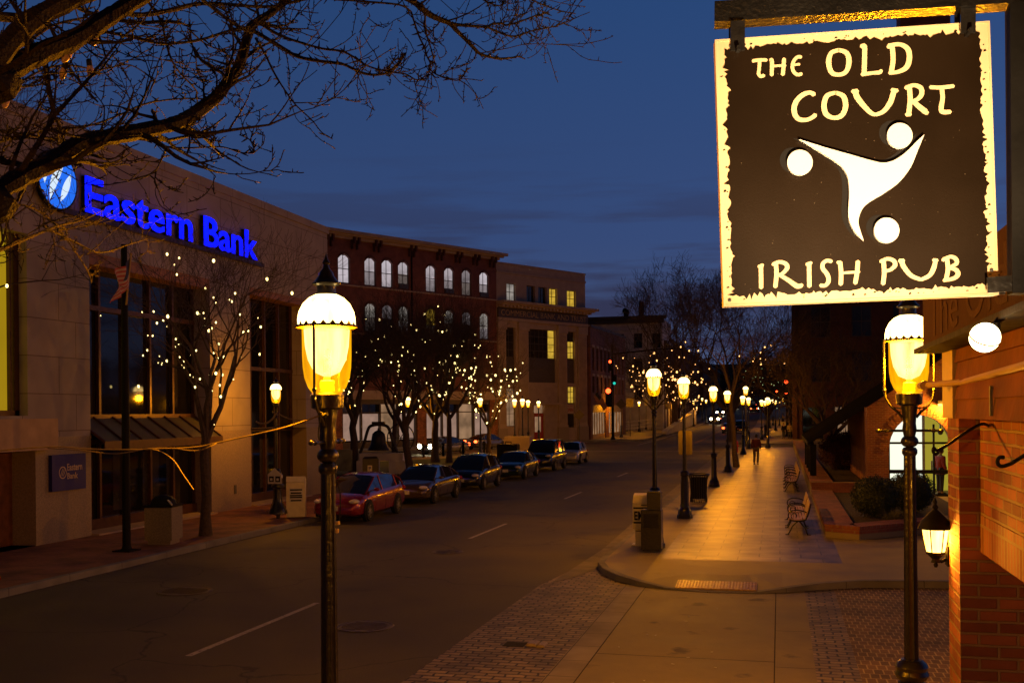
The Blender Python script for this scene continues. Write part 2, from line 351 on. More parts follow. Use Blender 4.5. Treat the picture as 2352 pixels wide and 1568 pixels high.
M_red=mat('red_cloth',(.38,.06,.07),.8,var=.15); M_blue=mat('blue_cloth',(.03,.035,.10),.8,var=.15); M_flagw=mat('white_cloth',(.46,.34,.32),.8,var=.1)
M_darkmetal=mat('grey_metal',(.10,.095,.09),.5,metal=.4,var=.2)
M_signback=mat('sign_back_aluminium',(.085,.065,.035),.5,var=.15)
M_rope=mat('pale_cable',(.24,.18,.09),.6,var=.2)
M_rubber=mat('tyre_rubber',(.012,.012,.012),.8,var=.2); M_rim=mat('alloy_rim',(.50,.48,.45),.3,metal=.8,var=.1)
M_carglass=mat('car_glass',(.008,.009,.011),.04,var=.1,bump=0,spec=.8,coat=1)
M_hl=mat('headlamp_lens',(.72,.68,.62),.22,metal=.1,var=.3,scale=30,bump=.6,bscale=60)
M_tail=mat('tail_lens',(.35,.01,.01),.15,var=.1); M_amber=mat('amber_lens',(.6,.2,.02),.2,var=.1)
M_glassdk=mat('dark_window_glass',(.008,.007,.006),.05,var=.3,bump=0,spec=.6)
M_glassdim=mat('dim_window_glass',(.035,.032,.028),.08,var=.5,scale=.7,bump=0,spec=.6)
M_curtain=mat('net_curtain',(.55,.42,.36),.9,var=.1,scale=1)
M_skin=mat('skin',(.45,.26,.18),.6,var=.1,bump=0); M_hair=mat('dark_hair',(.03,.02,.015),.7)
M_jmaroon=mat('maroon_jacket',(.09,.012,.014),.85,var=.2); M_trous=mat('grey_trousers',(.10,.075,.05),.85,var=.2)
M_jpink=mat('red_shirt',(.42,.08,.09),.85,var=.15); M_jeans=mat('blue_jeans',(.05,.055,.09),.85,var=.2); M_wshirt=mat('white_shirt',(.50,.42,.40),.85,var=.1); M_navy=mat('navy_coat',(.03,.035,.09),.85,var=.2)
E_bulb=emis('string_bulb_glow',(1,.74,.26),4.5,sample=False)
E_bulbo=emis('amber_string_bulb_glow',(1,.46,.13),3.6,sample=False)
E_blue=emis('bank_sign_blue',(.002,.006,1),2.6,var=.25,scale=3)
E_blue2=emis('bank_emblem_blue',(.02,.16,.9),1.0)
E_emw=emis('bank_emblem_white',(.66,.80,.95),1.05)
E_blind=emis('lit_blind',(.40,.345,.37),1.0,sample=False,var=.35,scale=.9)
E_blind2=emis('lit_pale_blind',(.42,.37,.33),.62,sample=False,var=.5,scale=.9)
E_b3=emis('lit_blind_grey',(.24,.20,.21),.8,sample=False,var=.5,scale=.9)
E_b4=emis('lit_blind_bright',(.50,.44,.48),1.0,sample=False,var=.25,scale=.9)
E_b5=emis('lit_blind_dim',(.13,.10,.09),.8,sample=False,var=.5,scale=.9)
E_yel=emis('lit_yellow_room',(.55,.34,.035),1.0,sample=False,var=.4,scale=1.1)
E_yelp=emis('lit_ochre_room',(.34,.21,.006),1.0,sample=True,var=.12,scale=.5)
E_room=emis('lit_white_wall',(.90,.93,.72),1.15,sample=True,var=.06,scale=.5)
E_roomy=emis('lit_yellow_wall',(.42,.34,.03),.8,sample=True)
E_head=emis('headlight_glow',(1,.88,.55),25,sample=False)
E_redl=emis('red_signal_glow',(1,.05,.01),9); E_green=emis('green_signal_glow',(.02,.55,.42),1.2); E_tl=emis('tail_light_glow',(1,.10,.02),7)
E_hot=emis('lamp_mantle',(1,.72,.22),9,sample=False); E_dome=emis('lamp_dome_glow',(1,.78,.30),3.2,sample=False)
E_far=emis('far_lamp_glow',(1,.62,.12),6,sample=False)
G_globe=glow_glass('lamp_glass',(1,.40,.002),1.5,.45)
G_lant=glow_glass('lantern_glass',(1,.62,.14),5,.7)
G_dome=glow_glass('lamp_dome',(1,.66,.22),6.5,.85)
E_globe=glow_glass('bulb_globe_glow',(1,.80,.42),9,.92)
E_trail=emis('white_tail_glow',(1,.8,.5),4)
E_inscreen=emis('lit_poster',(.6,.5,.42),.5)
E_store=emis('lit_shop_interior',(.30,.17,.09),.8,var=.4,scale=.8)
E_storepink=emis('lit_net_curtain',(.34,.205,.15),.85,var=.15,scale=1.5)
def point(name,parent,loc,power,col=LAMP_COL,r=.08,shadow=True):
    l=bpy.data.lights.new(name,'POINT'); l.energy=power; l.color=col; l.shadow_soft_size=r
    o=bpy.data.objects.new(name,l); C.objects.link(o); o.parent=parent; o.location=loc; return o
_tx={}
def text_mesh(s,size=1,extrude=.01,offset=0,align='LEFT'):
    cu=bpy.data.curves.new('txt','FONT'); cu.body=s; cu.size=size; cu.extrude=extrude; cu.offset=offset; cu.align_x=align; cu.resolution_u=3
    o=bpy.data.objects.new('txt',cu); C.objects.link(o); dg=bpy.context.evaluated_depsgraph_get(); dg.update()
    me=bpy.data.meshes.new_from_object(o.evaluated_get(dg)); bpy.data.objects.remove(o); bpy.data.curves.remove(cu)
    return me
def text(name,s,parent,mat_,width,height,origin,ux,uz,extrude=.01,offset=0):
    "lettering scaled to width x height, lower left corner at origin (parent's axes), reading along ux, upright along uz"
    me=text_mesh(s,1,extrude,offset)
    xs=[v.co.x for v in me.vertices]; ys=[v.co.y for v in me.vertices]
    x0,x1,y0,y1=min(xs),max(xs),min(ys),max(ys); ux,uz=Vector(ux).normalized(),Vector(uz).normalized(); n=ux.cross(uz)
    for v in me.vertices:
        v.co=Vector(origin)+ux*((v.co.x-x0)/(x1-x0)*width)+uz*((v.co.y-y0)/(y1-y0)*height)+n*(v.co.z+extrude)
    me.materials.clear(); me.materials.append(mat_); me.name=name
    return child(name,me,parent)
# ------------------------------------------------------------------ ground, road, pavements (structure)
def struct(mb,name,m,smooth=False): o=mb.build(name,m,smooth=smooth); o['kind']='structure'; return o
m=MB(); ys=[-40,0,60,130,160,190,210,230,255,280,310,340,380,420,600,900]
xs=[-600,-120,-60,-20,0,20,60,120,600]
for y0,y1 in zip(ys,ys[1:]):
    for x0,x1 in zip(xs,xs[1:]): m.quad((x0,y0,gz(y0)),(x1,y0,gz(y0)),(x1,y1,gz(y1)),(x0,y1,gz(y1)))
struct(m,'road',M_asphalt)
SW=.15
def slab(name,poly,m_,z=SW,zb=0,inner=None):
    mb=MB(); n=len(poly); mb.add([(x,y,z) for x,y in poly],[tuple(range(n))])
    return struct(mb,name,m_)
def kerb(name,line,w=.16,z=SW,closed=False,heights=None,m_=None):
    "granite kerb: line is the road edge, pavement lies on its left"
    mb=MB(); P=[Vector((x,y,0)) for x,y in line]; n=len(P); secs=[]
    for i,p in enumerate(P):
        a=P[max(0,i-1)]; b=P[min(n-1,i+1)]; d=(b-a).normalized(); nn=Vector((-d.y,d.x,0))
        zz=heights[i] if heights else z
        secs.append([(p.x,p.y,-.02),(p.x,p.y,zz-.015),tuple(p+nn*.015+Vector((0,0,zz))),tuple(p+nn*w+Vector((0,0,zz))),tuple(p+nn*w+Vector((0,0,-.02)))])
    mb.loft(secs)
    return struct(mb,name,m_ or M_kerb)
# left pavement (brick) and its kerb
slab('sidewalk',[(-14.66,-10),(-14.66,46),(-19.5,46),(-19.5,-10)],M_redpave)
kerb('kerb',[(-14.5,-10),(-14.5,5),(-14.5,20),(-14.5,35),(-14.5,60),(-14.5,80),(-14.7,81.2),(-15.6,81.9),(-17,81.6),(-22,79),(-27,74),(-31,66),(-34,58),(-37,52),(-40,46)],w=.16)
# the little square: paving and lawn
mb=MB(); P=[(-14.66,46),(-14.66,80),(-15.7,81.7),(-17,81.4),(-22,78.8),(-27,73.8),(-31,65.8),(-34,57.8),(-37,51.8),(-40,46)]
mb.add([(x,y,SW) for x,y in P],[tuple(range(len(P)))]); struct(mb,'square_paving',M_conc)
mb=MB(); P=[(-17.3,52),(-17.3,76),(-21.5,74.5),(-26,68),(-29.5,60),(-31,52)]
mb.add([(x,y,SW+.03) for x,y in P],[tuple(range(len(P)))]); struct(mb,'lawn',M_grass)
# pavement before the far facades
def fpt(u,out,z=0):
    "point on the angled facade line: u metres along it, out metres towards the street"
    a=R_(29.42); return Vector((-29.1+u*math.sin(a)+out*math.cos(a),107.46+u*math.cos(a)-out*math.sin(a),z))
P=[fpt(-60,4)[:2],fpt(-2,4.2)[:2],fpt(10,4)[:2],(-16.6,117.5),(-15.2,121),(-15,128),(-15,300),(-22,300),fpt(16,-3)[:2],fpt(-60,-3)[:2]]
mb=MB()
mb.add([(x,y,SW) for x,y in P[:6]+[(-21.5,128)]+[P[8],P[9]]],[tuple(range(9))]); 
for a,b in ((128,160),(160,190),(190,230),(230,280),(280,340)):
    mb.quad((-21.5,a,gz(a)+SW),(-15,a,gz(a)+SW),(-15,b,gz(b)+SW),(-21.5,b,gz(b)+SW))
struct(mb,'far_pavement',M_conc)
kerb('kerb',[(-15,128),(-15,121),(-15.5,118.8),(-16.6,117.5),fpt(10,4)[:2],fpt(-2,4.2)[:2],fpt(-60,4)[:2]],w=-.18)
# right pavement: rounded corner with a dropped kerb
rim=[(-4.0,95),(-4.0,60),(-4.0,40),(-4.0,28),(-4.0,24),(-3.93,22.9),(-3.7,22.1),(-3.3,21.35),(-2.8,20.8),(-2.2,20.45),(-1.4,20.25),(-.5,20.3),(.1,20.6),(.7,21.0),(1.5,21.4),(2.6,21.6),(4,21.7),(14,21.7)]
hts=[SW]*7+[.14,.11,.05,.03,.035,.09,.13]+[.15]*4
P=[Vector((x,y,0)) for x,y in rim]; n=len(P)
out_=[];inn=[];inn2=[]
for i,p in enumerate(P):
    d=(P[min(n-1,i+1)]-P[max(0,i-1)]).normalized(); nn=Vector((-d.y,d.x,0)); out_.append(p+nn*.16); inn.append(p+nn*1.35)
mb=MB()
for i in range(n-1):
    a,b=out_[i],out_[i+1]; c,d=inn[i+1],inn[i]
    mb.quad((a.x,a.y,hts[i]),(b.x,b.y,hts[i+1]),(c.x,c.y,SW),(d.x,d.y,SW))
struct(mb,'corner_pavement',M_conc)
kerb('kerb',rim,heights=hts)
mb=MB(); poly=[(p.x,p.y,SW) for p in inn]+[(14,95,SW)]; 
# far edge of the smooth band at y=23.6, stamped slabs beyond
inr=[p for p in inn if p.y<23.7]
mb.add([(inn[4].x,23.7,SW)]+[(p.x,p.y,SW) for p in inn[5:]]+[(14,23.7,SW)],[tuple(range(2+len(inn[5:])))]); struct(mb,'corner_pavement',M_conc)
mb=MB(); mb.quad((-2.65,23.7,SW),(1.3,23.7,SW),(1.3,95,SW),(-2.65,95,SW)); struct(mb,'sidewalk',M_slab)
mb=MB(); mb.quad((1.3,23.7,SW),(14,23.7,SW),(14,95,SW),(1.3,95,SW)); struct(mb,'plaza_paving',M_conc)
kerb('kerb',[(14,95.16),(-3.6,95.16),(-4.0,94.9)],w=.16)
# beyond the crossing
mb=MB(); mb.add([(-3.4,107,SW),(-4,109,SW),(-4,130,SW),(14,130,SW),(60,130,SW),(60,106,SW),(-2,106,SW)][::-1],[tuple(range(7))])
for a,b in ((130,160),(160,190),(190,230),(230,280),(280,340)): mb.quad((-4,a,gz(a)+SW),(3,a,gz(a)+SW),(3,b,gz(b)+SW),(-4,b,gz(b)+SW))
struct(mb,'far_pavement',M_conc)
kerb('kerb',[(-4.05,130),(-4.05,109),(-3.45,106.9),(-2,105.9),(60,105.9)],w=.16)
# driveway level, right of the road
def sheet(name,x0,x1,y0,y1,z,m_):
    mb=MB(); mb.quad((x0,y0,z),(x1,y0,z),(x1,y1,z),(x0,y1,z)); return struct(mb,name,m_)
mb=MB(); mb.add([(-4.95,-5,.006),(-3.02,-5,.006),(-3.02,20.9,.006),(-3.6,21.9,.006),(-3.98,22.9,.006),(-4.0,24,.006),(-4.25,24.4,.006),(-4.7,20.5,.006)],[tuple(range(8))]); struct(mb,'cobble_strip',M_cobble)
mb=MB(); mb.add([(-4.55,20.6,.012),(-4.35,26,.012),(-4.55,40,.012),(-4.75,95,.012),(-4.0,95,.012),(-4.0,24,.012),(-3.98,22.9,.012),(-4.1,22.0,.012)][::-1],[tuple(range(8))]); struct(mb,'gutter_strip',mat('gutter_concrete',(.19,.165,.13),.75,var=.35,scale=2.2,bump=.5,bscale=30))
sheet('granite_strip',-3.02,-2.60,-5,20.9,.010,M_granite)
M_drive=mat('driveway_concrete',(.27,.215,.085),.66,var=.32,scale=.8,bump=.35,bscale=80,wear=((.11,.085,.05),1.6,.62))
for i,(y0,y1) in enumerate(((-5,5.6),(5.62,10.2),(10.22,14.88),(14.90,20.9))): 
    sheet('driveway_slab',-2.585,-.10,y0,y1,.010,M_drive)
for i,(y0,y1) in enumerate(((-5,9.9),(9.92,14.6),(14.615,17),(17.015,21))): sheet('driveway_slab',-.085,.44,y0,y1,.010,M_drive)
sheet('joint_bed',-2.61,.45,-5,21,.004,M_soil)
sheet('cobble_strip',.44,1.0,-5,21.4,.008,M_cobble)
sheet('brick_paving',1.0,14,-5,21.65,.010,M_paver)
# road markings
MK=.004
def dash(x0,y0,x1,y1,w=.11):
    mb=MB(); d=Vector((x1-x0,y1-y0,0)).normalized(); n_=Vector((-d.y,d.x,0))*w/2
    K=6
    for k in range(K):
        p=Vector((x0,y0,0)).lerp(Vector((x1,y1,0)),k/K); q=Vector((x0,y0,0)).lerp(Vector((x1,y1,0)),(k+1)/K); z0=gz(p.y)+MK; z1=gz(q.y)+MK
        mb.quad((p.x-n_.x,p.y-n_.y,z0),(p.x+n_.x,p.y+n_.y,z0),(q.x+n_.x,q.y+n_.y,z1),(q.x-n_.x,q.y-n_.y,z1))
    return struct(mb,'lane_marking',M_whitepaint)
for a,b in ((13.5,17.8),(27.7,31.6),(40.9,44.4),(55,58.5)): dash(-8.33,a,-8.3,b)
M_yelpaint=mat('yellow_road_paint',(.42,.24,.05),.7,var=.25,scale=8)
mb=MB()
for x in (-8.9,-8.6):
    for a,b in ((107,128),(128,160),(160,190)): mb.quad((x,a,gz(a)+MK),(x+.12,a,gz(a)+MK),(x+.12,b,gz(b)+MK),(x,b,gz(b)+MK))
struct(mb,'lane_marking',M_yelpaint)
dash(-13.9,105.5,-13.9,240,.16)
mb=MB()
for a in (98.3,103.6): mb.quad((-14,a,MK),(-4,a,MK),(-4,a+.4,MK),(-14,a+.4,MK))
mb.quad((-24,88.6,MK),(-4.2,88.6,MK),(-4.2,90.2,MK),(-24,90.8,MK))
struct(mb,'crosswalk_marking',mat('worn_marking',(.20,.17,.14),.8,var=.3,scale=2))
for p in ((1560,1062),(1432,1060)): 
    g=gnd(*p); dash(g.x-1.6,g.y,g.x+1.6,g.y+.2,.25)
# manhole covers, cracks, grates
def cover(px,py,label,r=.36,z=.005,tilt=0):
    g=gnd(px,py); mb=MB(); mb.lathe([(r+.05,0),(r+.05,.004),(r,.006)],28,(g.x,g.y,z)); 
    o=thing('manhole_cover',label,'manhole cover',(g.x,g.y,z),0,'iron covers set in the road')
    mb=MB(); mb.lathe([(r+.06,0),(r+.05,.008),(r+.02,.008),(r+.02,.003)],30); mb.build('rim',M_ironcover,o)
    mb=MB(); mb.lathe([(r+.015,0),(r+.01,.006)],30)
    for k in range(-3,4):
        h=math.sqrt(max(0,(r-.05)**2-(k*.09)**2)); mb.box(-h,h,k*.09-.02,k*.09+.02,.006,.012)
    mb.build('lid',M_ironcover,o); return o
cover(1028,1267,'round iron cover beyond the second lane dash, catching the lamp light',.34)
cover(425,1357,'dark iron cover in the road near the left kerb',.48)
cover(838,1438,'iron cover just right of the nearest lamp post',.42)
# sunken stones in the cobbles
o=thing('catch_basin','broken catch basin hole among the cobbles','drain',gnd(1205,1478,.012))
mb=MB(); mb.box(-.30,.02,-.18,.12,-.004,.0); mb.build('hole',mat('hole_dark',(.004,.003,.003),.9,bump=0),o)
mb=MB(); mb.bbox(.05,.20,-.12,.16,-.004,.035,.02); mb.bbox(.22,.34,-.16,.10,-.004,.03,.02); mb.build('loose_stone',M_stonelow,o)
o=thing('tactile_plate','yellow ribbed tactile plate in the corner pavement','tactile plate',(-1.22,20.75,.075))
mb=MB(); mb.obox((0,0,.0),(.77,0,0),(0,.30,.026),(0,-.001,.012)); mb.build('plate',M_tactile,o)
mb=MB()
for i in range(26):
    x=-.74+i*.0592
    for j in range(9): mb.lathe([(.016,0),(.010,.007)],6,(x,-.26+j*.065,.012+(-.26+j*.065)*.0867))
mb.build('domes',M_tactile,o)
# wet-looking stains and litter: small light crumbs on the driveway
o=thing('litter','small pale scraps lying on the driveway and pavement','litter',(0,0,0)); mb=MB()
for i in range(14):
    x,y=random.uniform(-2.4,-.3),random.uniform(12.5,19); a=random.random()*3; r=random.uniform(.012,.03)
    mb.obox((x,y,.018),(r*math.cos(a),r*math.sin(a),0),(-.01*math.sin(a),.01*math.cos(a),0),(0,0,.003))
mb.build('scraps',M_white,o)
# ------------------------------------------------------------------ buildings
def wall_holes(mb,u0,u1,z0,z1,holes,th=.35,y=0,arch=None):
    "front wall in the local x-z plane facing -y, holes = (u0,u1,z0,z1)"
    us=sorted({u0,u1}|{h[0] for h in holes}|{h[1] for h in holes}); zs=sorted({z0,z1}|{h[2] for h in holes}|{h[3] for h in holes})
    for a,b in zip(us,us[1:]):
        for c,d in zip(zs,zs[1:]):
            mu_,mz=(a+b)/2,(c+d)/2
            if any(h[0]<mu_<h[1] and h[2]<mz<h[3] for h in holes): continue
            mb.quad((a,y,c),(b,y,c),(b,y,d),(a,y,d))
    for h in holes:
        a,b,c,d=h[:4]
        mb.quad((a,y,c),(a,y,d),(a,y+th,d),(a,y+th,c)); mb.quad((b,y,d),(b,y,c),(b,y+th,c),(b,y+th,d))
        mb.quad((a,y,c),(a,y+th,c),(b,y+th,c),(b,y,c)); mb.quad((a,y,d),(b,y,d),(b,y+th,d),(a,y+th,d))
        r=h[4] if len(h)>4 else 0
        if r:
            K=8; w=(b-a)/2; um=(a+b)/2; P=[]
            for k in range(K+1):
                t=-1+2*k/K; P.append((um+w*t,d-r*(1-math.sqrt(max(0,1-t*t*.98))) if r>=w*.9 else d-r*t*t))
            for (p,zp),(q,zq) in zip(P,P[1:]):
                mb.quad((p,y,zp),(q,y,zq),(q,y,d),(p,y,d)); mb.quad((p,y,zp),(p,y+th,zp),(q,y+th,zq),(q,y,zq))
    return mb
_wc={}
def window(parent,u0,u1,z0,z1,fm,pm,cols=2,rows=2,y=.18,fr=.05,rise=0,name='window',label=None,split=None):
    w,h=u1-u0,z1-z0; pms=pm if isinstance(pm,tuple) else (pm,pm,.5); key=(round(w,2),round(h,2),cols,rows,fm.name,pms[0].name,pms[1].name,pms[2],fr)
    if key not in _wc:
        a=MB(); f=fr
        a.box(-w/2,-w/2+f,0,.07,0,h); a.box(w/2-f,w/2,0,.07,0,h); a.box(-w/2+f,w/2-f,0,.07,0,f); a.box(-w/2+f,w/2-f,0,.07,h-f,h)
        for c in range(1,cols): x=-w/2+w*c/cols; a.box(x-f*.35,x+f*.35,.004,.06,f,h-f)
        for r in range(1,rows): z=h*r/rows; a.box(-w/2+f,w/2-f,-.002,.066,z-f*.5,z+f*.5)
        b=MB(); hm=h*pms[2]; b.quad((-w/2+.01,.05,hm),(w/2-.01,.05,hm),(w/2-.01,.05,h-.01),(-w/2+.01,.05,h-.01)); b.cur=1; b.quad((-w/2+.01,.05,.01),(w/2-.01,.05,.01),(w/2-.01,.05,hm),(-w/2+.01,.05,hm))
        _wc[key]=(a.mesh('window',fm),b.mesh('pane',[pms[0],pms[1]]))
    fme,pme=_wc[key]
    o=child(name,fme,parent,((u0+u1)/2,y,z0)); child('pane',pme,o)
    if label: o['label']=label
    return o
def shell(mb,u0,u1,z0,z1,y0,y1):
    mb.quad((u0,y1,z0),(u0,y0,z0),(u0,y0,z1),(u0,y1,z1)); mb.quad((u1,y0,z0),(u1,y1,z0),(u1,y1,z1),(u1,y0,z1))
    mb.quad((u1,y1,z0),(u0,y1,z0),(u0,y1,z1),(u1,y1,z1)); mb.quad((u0,y0,z1),(u1,y0,z1),(u1,y1,z1),(u0,y1,z1))
# --- the bank on the left: local x = along the street, facade towards +X
B=thing('bank_building','pale stone bank building with tall dark glass bays and blue sign','building',(-18.6,10,SW),R_(90))
Y0=10.; zz=lambda z:z-SW
mb=MB(); hol=[(25.3-Y0,31.65-Y0,.0,zz(8.05)),(34.4-Y0,39.0-Y0,.0,zz(8.1)),(16.5-Y0,22.8-Y0,zz(3.5),zz(8.15)),(17.0-Y0,23.05-Y0,0,zz(2.6))]
wall_holes(mb,0,31.2,zz(2.93),zz(11.35),[(a,b,max(c,zz(2.93)),d) for a,b,c,d in hol if d>zz(2.93)],.75)
shell(mb,0,31.2,0,zz(11.35),0,18); mb.build('upper_wall',M_stone,B)
mb=MB(); wall_holes(mb,0,31.2,0,zz(2.93),[(a,b,c,min(d,zz(2.93)+.0)) for a,b,c,d in hol if c<zz(2.9)],.75,y=-.012); mb.build('granite_base',M_stonelow,B)
mb=MB(); mb.box(-.05,31.25,-.06,-.002,zz(11.12),zz(11.4)); mb.build('coping',M_stone,B)
mb=MB(); mb.box(14.0,25.3,-.13,-.003,zz(8.92),zz(9.06)); mb.build('sign_ledge',M_bronze,B)
mb=MB(); mb.box(6.5,13.5,-.35,-.015,zz(2.62),zz(3.42)); mb.build('stone_beam',M_stoneblk,B)
mb=MB(); mb.box(15.3,21.65,.02,.7,zz(7.72),zz(8.05)); mb.box(24.4,29,.02,.7,zz(7.85),zz(8.1)); build_split(mb,'soffit_panel',mat('ochre_metal_panel',(.30,.13,.04),.5),B)
def bay(u0,u1,zs,cols,awn,ztop):
    g=MB(); g.quad((u0,.72,.35),(u1,.72,.35),(u1,.72,ztop),(u0,.72,ztop)); g.build('glazing',M_glassdk,B)
    f=MB()
    for i in range(cols+1):
        u=u0+(u1-u0)*i/cols; f.box(max(u0,u-.05),min(u1,u+.05),.60,.71,.3,ztop)
    for z in zs: f.box(u0,u1,.575,.715,z-.07,z+.07)
    f.box(u0,u1,.55,.74,0,.35)
    f.build('bronze_frame',M_bronze,B)
bay(15.3,21.65,[zz(2.72),zz(3.45),zz(6.6)],5,True,zz(7.72)); bay(24.4,29.0,[zz(2.9),zz(5.2)],4,False,zz(7.85))
# dim things behind the glass
mb=MB()
for (a,b,c,d) in ((18.8,19.7,.5,2.2),(20.1,20.9,.4,2.4),(26.4,27.1,.5,2.4),(20.3,20.8,3.6,7.4),(25.2,25.9,.6,2.5),(17.3,17.9,.5,2.3)): mb.box(a,b,.712,.717,c,d)
build_split(mb,'interior_curtain',M_glassdim,B)
# sloping glass canopy of the first bay
mb=MB(); mb.quad((15.32,.60,zz(3.42)),(21.63,.60,zz(3.42)),(21.63,-.42,zz(2.74)),(15.32,-.42,zz(2.74))); mb.quad((15.32,-.42,zz(2.55)),(21.63,-.42,zz(2.55)),(21.63,-.42,zz(2.74)),(15.32,-.42,zz(2.74)))
mb.quad((15.32,.6,zz(3.40)),(15.32,-.42,zz(2.72)),(21.63,-.42,zz(2.72)),(21.63,.6,zz(3.40)))
mb.build('canopy',mat('canopy_panels',(.10,.095,.06),.4,var=.2),B)
mb=MB()
for i in range(8):
    u=15.34+i*(6.27/7); mb.bar((u,.60,zz(3.44)),(u,-.42,zz(2.76)),.06,.06)
mb.box(15.3,21.65,-.46,-.425,zz(2.52),zz(2.77)); mb.build('canopy_rib',M_bronze,B)
# lit window far left
f=MB(); a,b,c,d=hol[2]; f.box(b-.16,b,.25,.4,c,d); f.box(b-.30,b-.24,.27,.37,c,d); f.box(a,b,.25,.4,c,c+.14); f.build('tall_window',M_bronze,B,label='tall window lit ochre yellow'); wf=B.children[-1]
f=MB(); f.quad((a,.42,c),(b,.42,c),(b,.42,d),(a,.42,d)); f.build('pane',E_yelp,wf)
f=MB(); f.quad((hol[3][0],.7,0),(hol[3][1],.7,0),(hol[3][1],.7,zz(2.6)),(hol[3][0],.7,zz(2.6)))
f.build('entrance_door',M_wood,B)
f=MB(); f.box(29.2,29.9-.0,-.02,.01,1,1.25); 
# steps of pale stone under the bays
mb=MB(); mb.box(15.3,21.65,-.25,.55,.0,.05); mb.box(24.4,29,-.25,.55,.0,.05); build_split(mb,'threshold',M_lime,B)
mb=MB(); mb.box(24.05-.9,24.05-.75,-.03,-.013,.55,.85); mb.build('vent_cover',M_darkmetal,B)
# blue sign: emblem and letters stand on brackets proud of the wall
S=thing('bank_sign','glowing blue letters with round blue and white emblem, high on the bank wall','sign',(-18.6,23.2,9.08),R_(90))
text('letters_side','Eastern Bank',S,M_ironflat,9.75,1.02,(1.72,-.06,-.02),(1,0,0),(0,0,1),extrude=.05,offset=.022)
text('letters','Eastern Bank',S,E_blue,9.75,1.0,(1.72,-.165,0),(1,0,0),(0,0,1),extrude=.02,offset=.012)
c=Vector((.55,-.12,.62)); R0=.76
mb=MB(); mb.lathe([(R0+.03,.0),(R0+.03,.10),(R0,.11)],36,(c.x,c.y-.09,c.z),axis='y'); mb.build('emblem_case',M_ironflat,S)
mb=MB(); K=36
mb.add([(c.x+R0*.97*math.cos(2*math.pi*k/K),c.y-.10,c.z+R0*.97*math.sin(2*math.pi*k/K)) for k in range(K)],[tuple(range(K))]); mb.build('emblem',E_blue2,S)
mb=MB()
def leafshape(cx,cz,ang,ln,wd,bend=0):
    P=[]
    for k in range(13):
        t=-1+2*k/12; P.append((t*ln,wd*(1-t*t)+bend*(1-t*t)))
    for k in range(11,0,-1):
        t=-1+2*k/12; P.append((t*ln,-wd*(1-t*t)*.6+bend*(1-t*t)))
    ca,sa=math.cos(ang),math.sin(ang)
    return [(c.x+cx+u*ca-v*sa,c.y-.105,c.z+cz+u*sa+v*ca) for u,v in P]
for cx,cz,ln,wd,bd in ((-.33,.18,.42,.17,.12),(-.02,.02,.66,.17,.06),(.30,-.14,.46,.15,-.04)):
    P=leafshape(cx,cz,R_(62),ln,wd,bd); mb.add(P,[tuple(range(len(P)))])
mb.build('emblem_mark',E_emw,S)
# plaque
S2=thing('wall_plaque','small square dark blue plaque with white bank lettering on the granite base','sign',(-18.6,24.2,2.0),R_(90))
mb=MB(); mb.box(-.66,.72,-.12,-.014,-.50,.46); mb.build('panel',M_plaq,S2)
text('lettering','Eastern',S2,M_plaqw,.62,.19,(-.07,-.125,.02),(1,0,0),(0,0,1),.003,.02); text('lettering','Bank',S2,M_plaqw,.44,.16,(-.07,-.125,-.2),(1,0,0),(0,0,1),.003,.02)
mb=MB(); K=24
for k in range(K):
    a,b=2*math.pi*k/K,2*math.pi*(k+1)/K
    mb.quad(*[(-.24+r*math.cos(t),-.125,-.02+r*math.sin(t)*1.05) for r,t in ((.155,a),(.155,b),(.13,b),(.13,a))])
for d_ in (-.05,.01,.07): mb.bar((-.24+d_-.05,-.125,-.11),(-.24+d_+.05,-.125,.08),.02,.004,up=(0,1,0))
mb.build('emblem',M_plaqw,S2)
# flag hung from the bank wall
def flag(name,label,base,tip,drop,L_,W_,group=None,seed=1):
    o=thing(name,label,'flag',base,0,group); base,tip=Vector(base),Vector(tip)
    mb=MB(); mb.tube([(0,0,0),tip-base],[.022,.018],8); mb.ell(tip-base,(.04,.04,.04),8,5); mb.build('pole',M_gold,o)
    rnd=random.Random(seed); d=(base-tip).normalized(); s0=tip-base+d*.08
    cols=[]; nu,nv=22,13; g=Vector(drop).normalized()
    side=d.cross(g).normalized()
    V=[]
    for i in range(nu+1):
        for j in range(nv+1):
            u,v=i/nu,j/nv
            p=s0+d*(W_*v)+g*(L_*u)+side*(.07*math.sin(u*9+v*5)*(.3+u))+d*(.05*math.sin(u*6))
            V.append(p)
    mb=MB(); fs=[];mi=[]
    for i in range(nu):
        for j in range(nv):
            fs.append((i*(nv+1)+j,(i+1)*(nv+1)+j,(i+1)*(nv+1)+j+1,i*(nv+1)+j+1))
            mi.append(2 if (j<7 and i<9) else (0 if j%2==0 else 1))
    mb.add(V,fs); mb.mi=mi; mb.build('cloth',[M_red,M_flagw,M_blue],o,smooth=True)
    return o
flag('flag','striped flag with dark canton hanging from a white staff on the steel post',tuple(at(290,700,25.2)),tuple(at(301,583,25.2)),(.1,-.85,-.6),.85,.72)
# --- angled row: shared frame
AZF=R_(60.58)
def fthing(name,label,u,cat='building'): 
    p=fpt(u,0,SW); return thing(name,label,cat,tuple(p),AZF)
z_=lambda z:z-SW
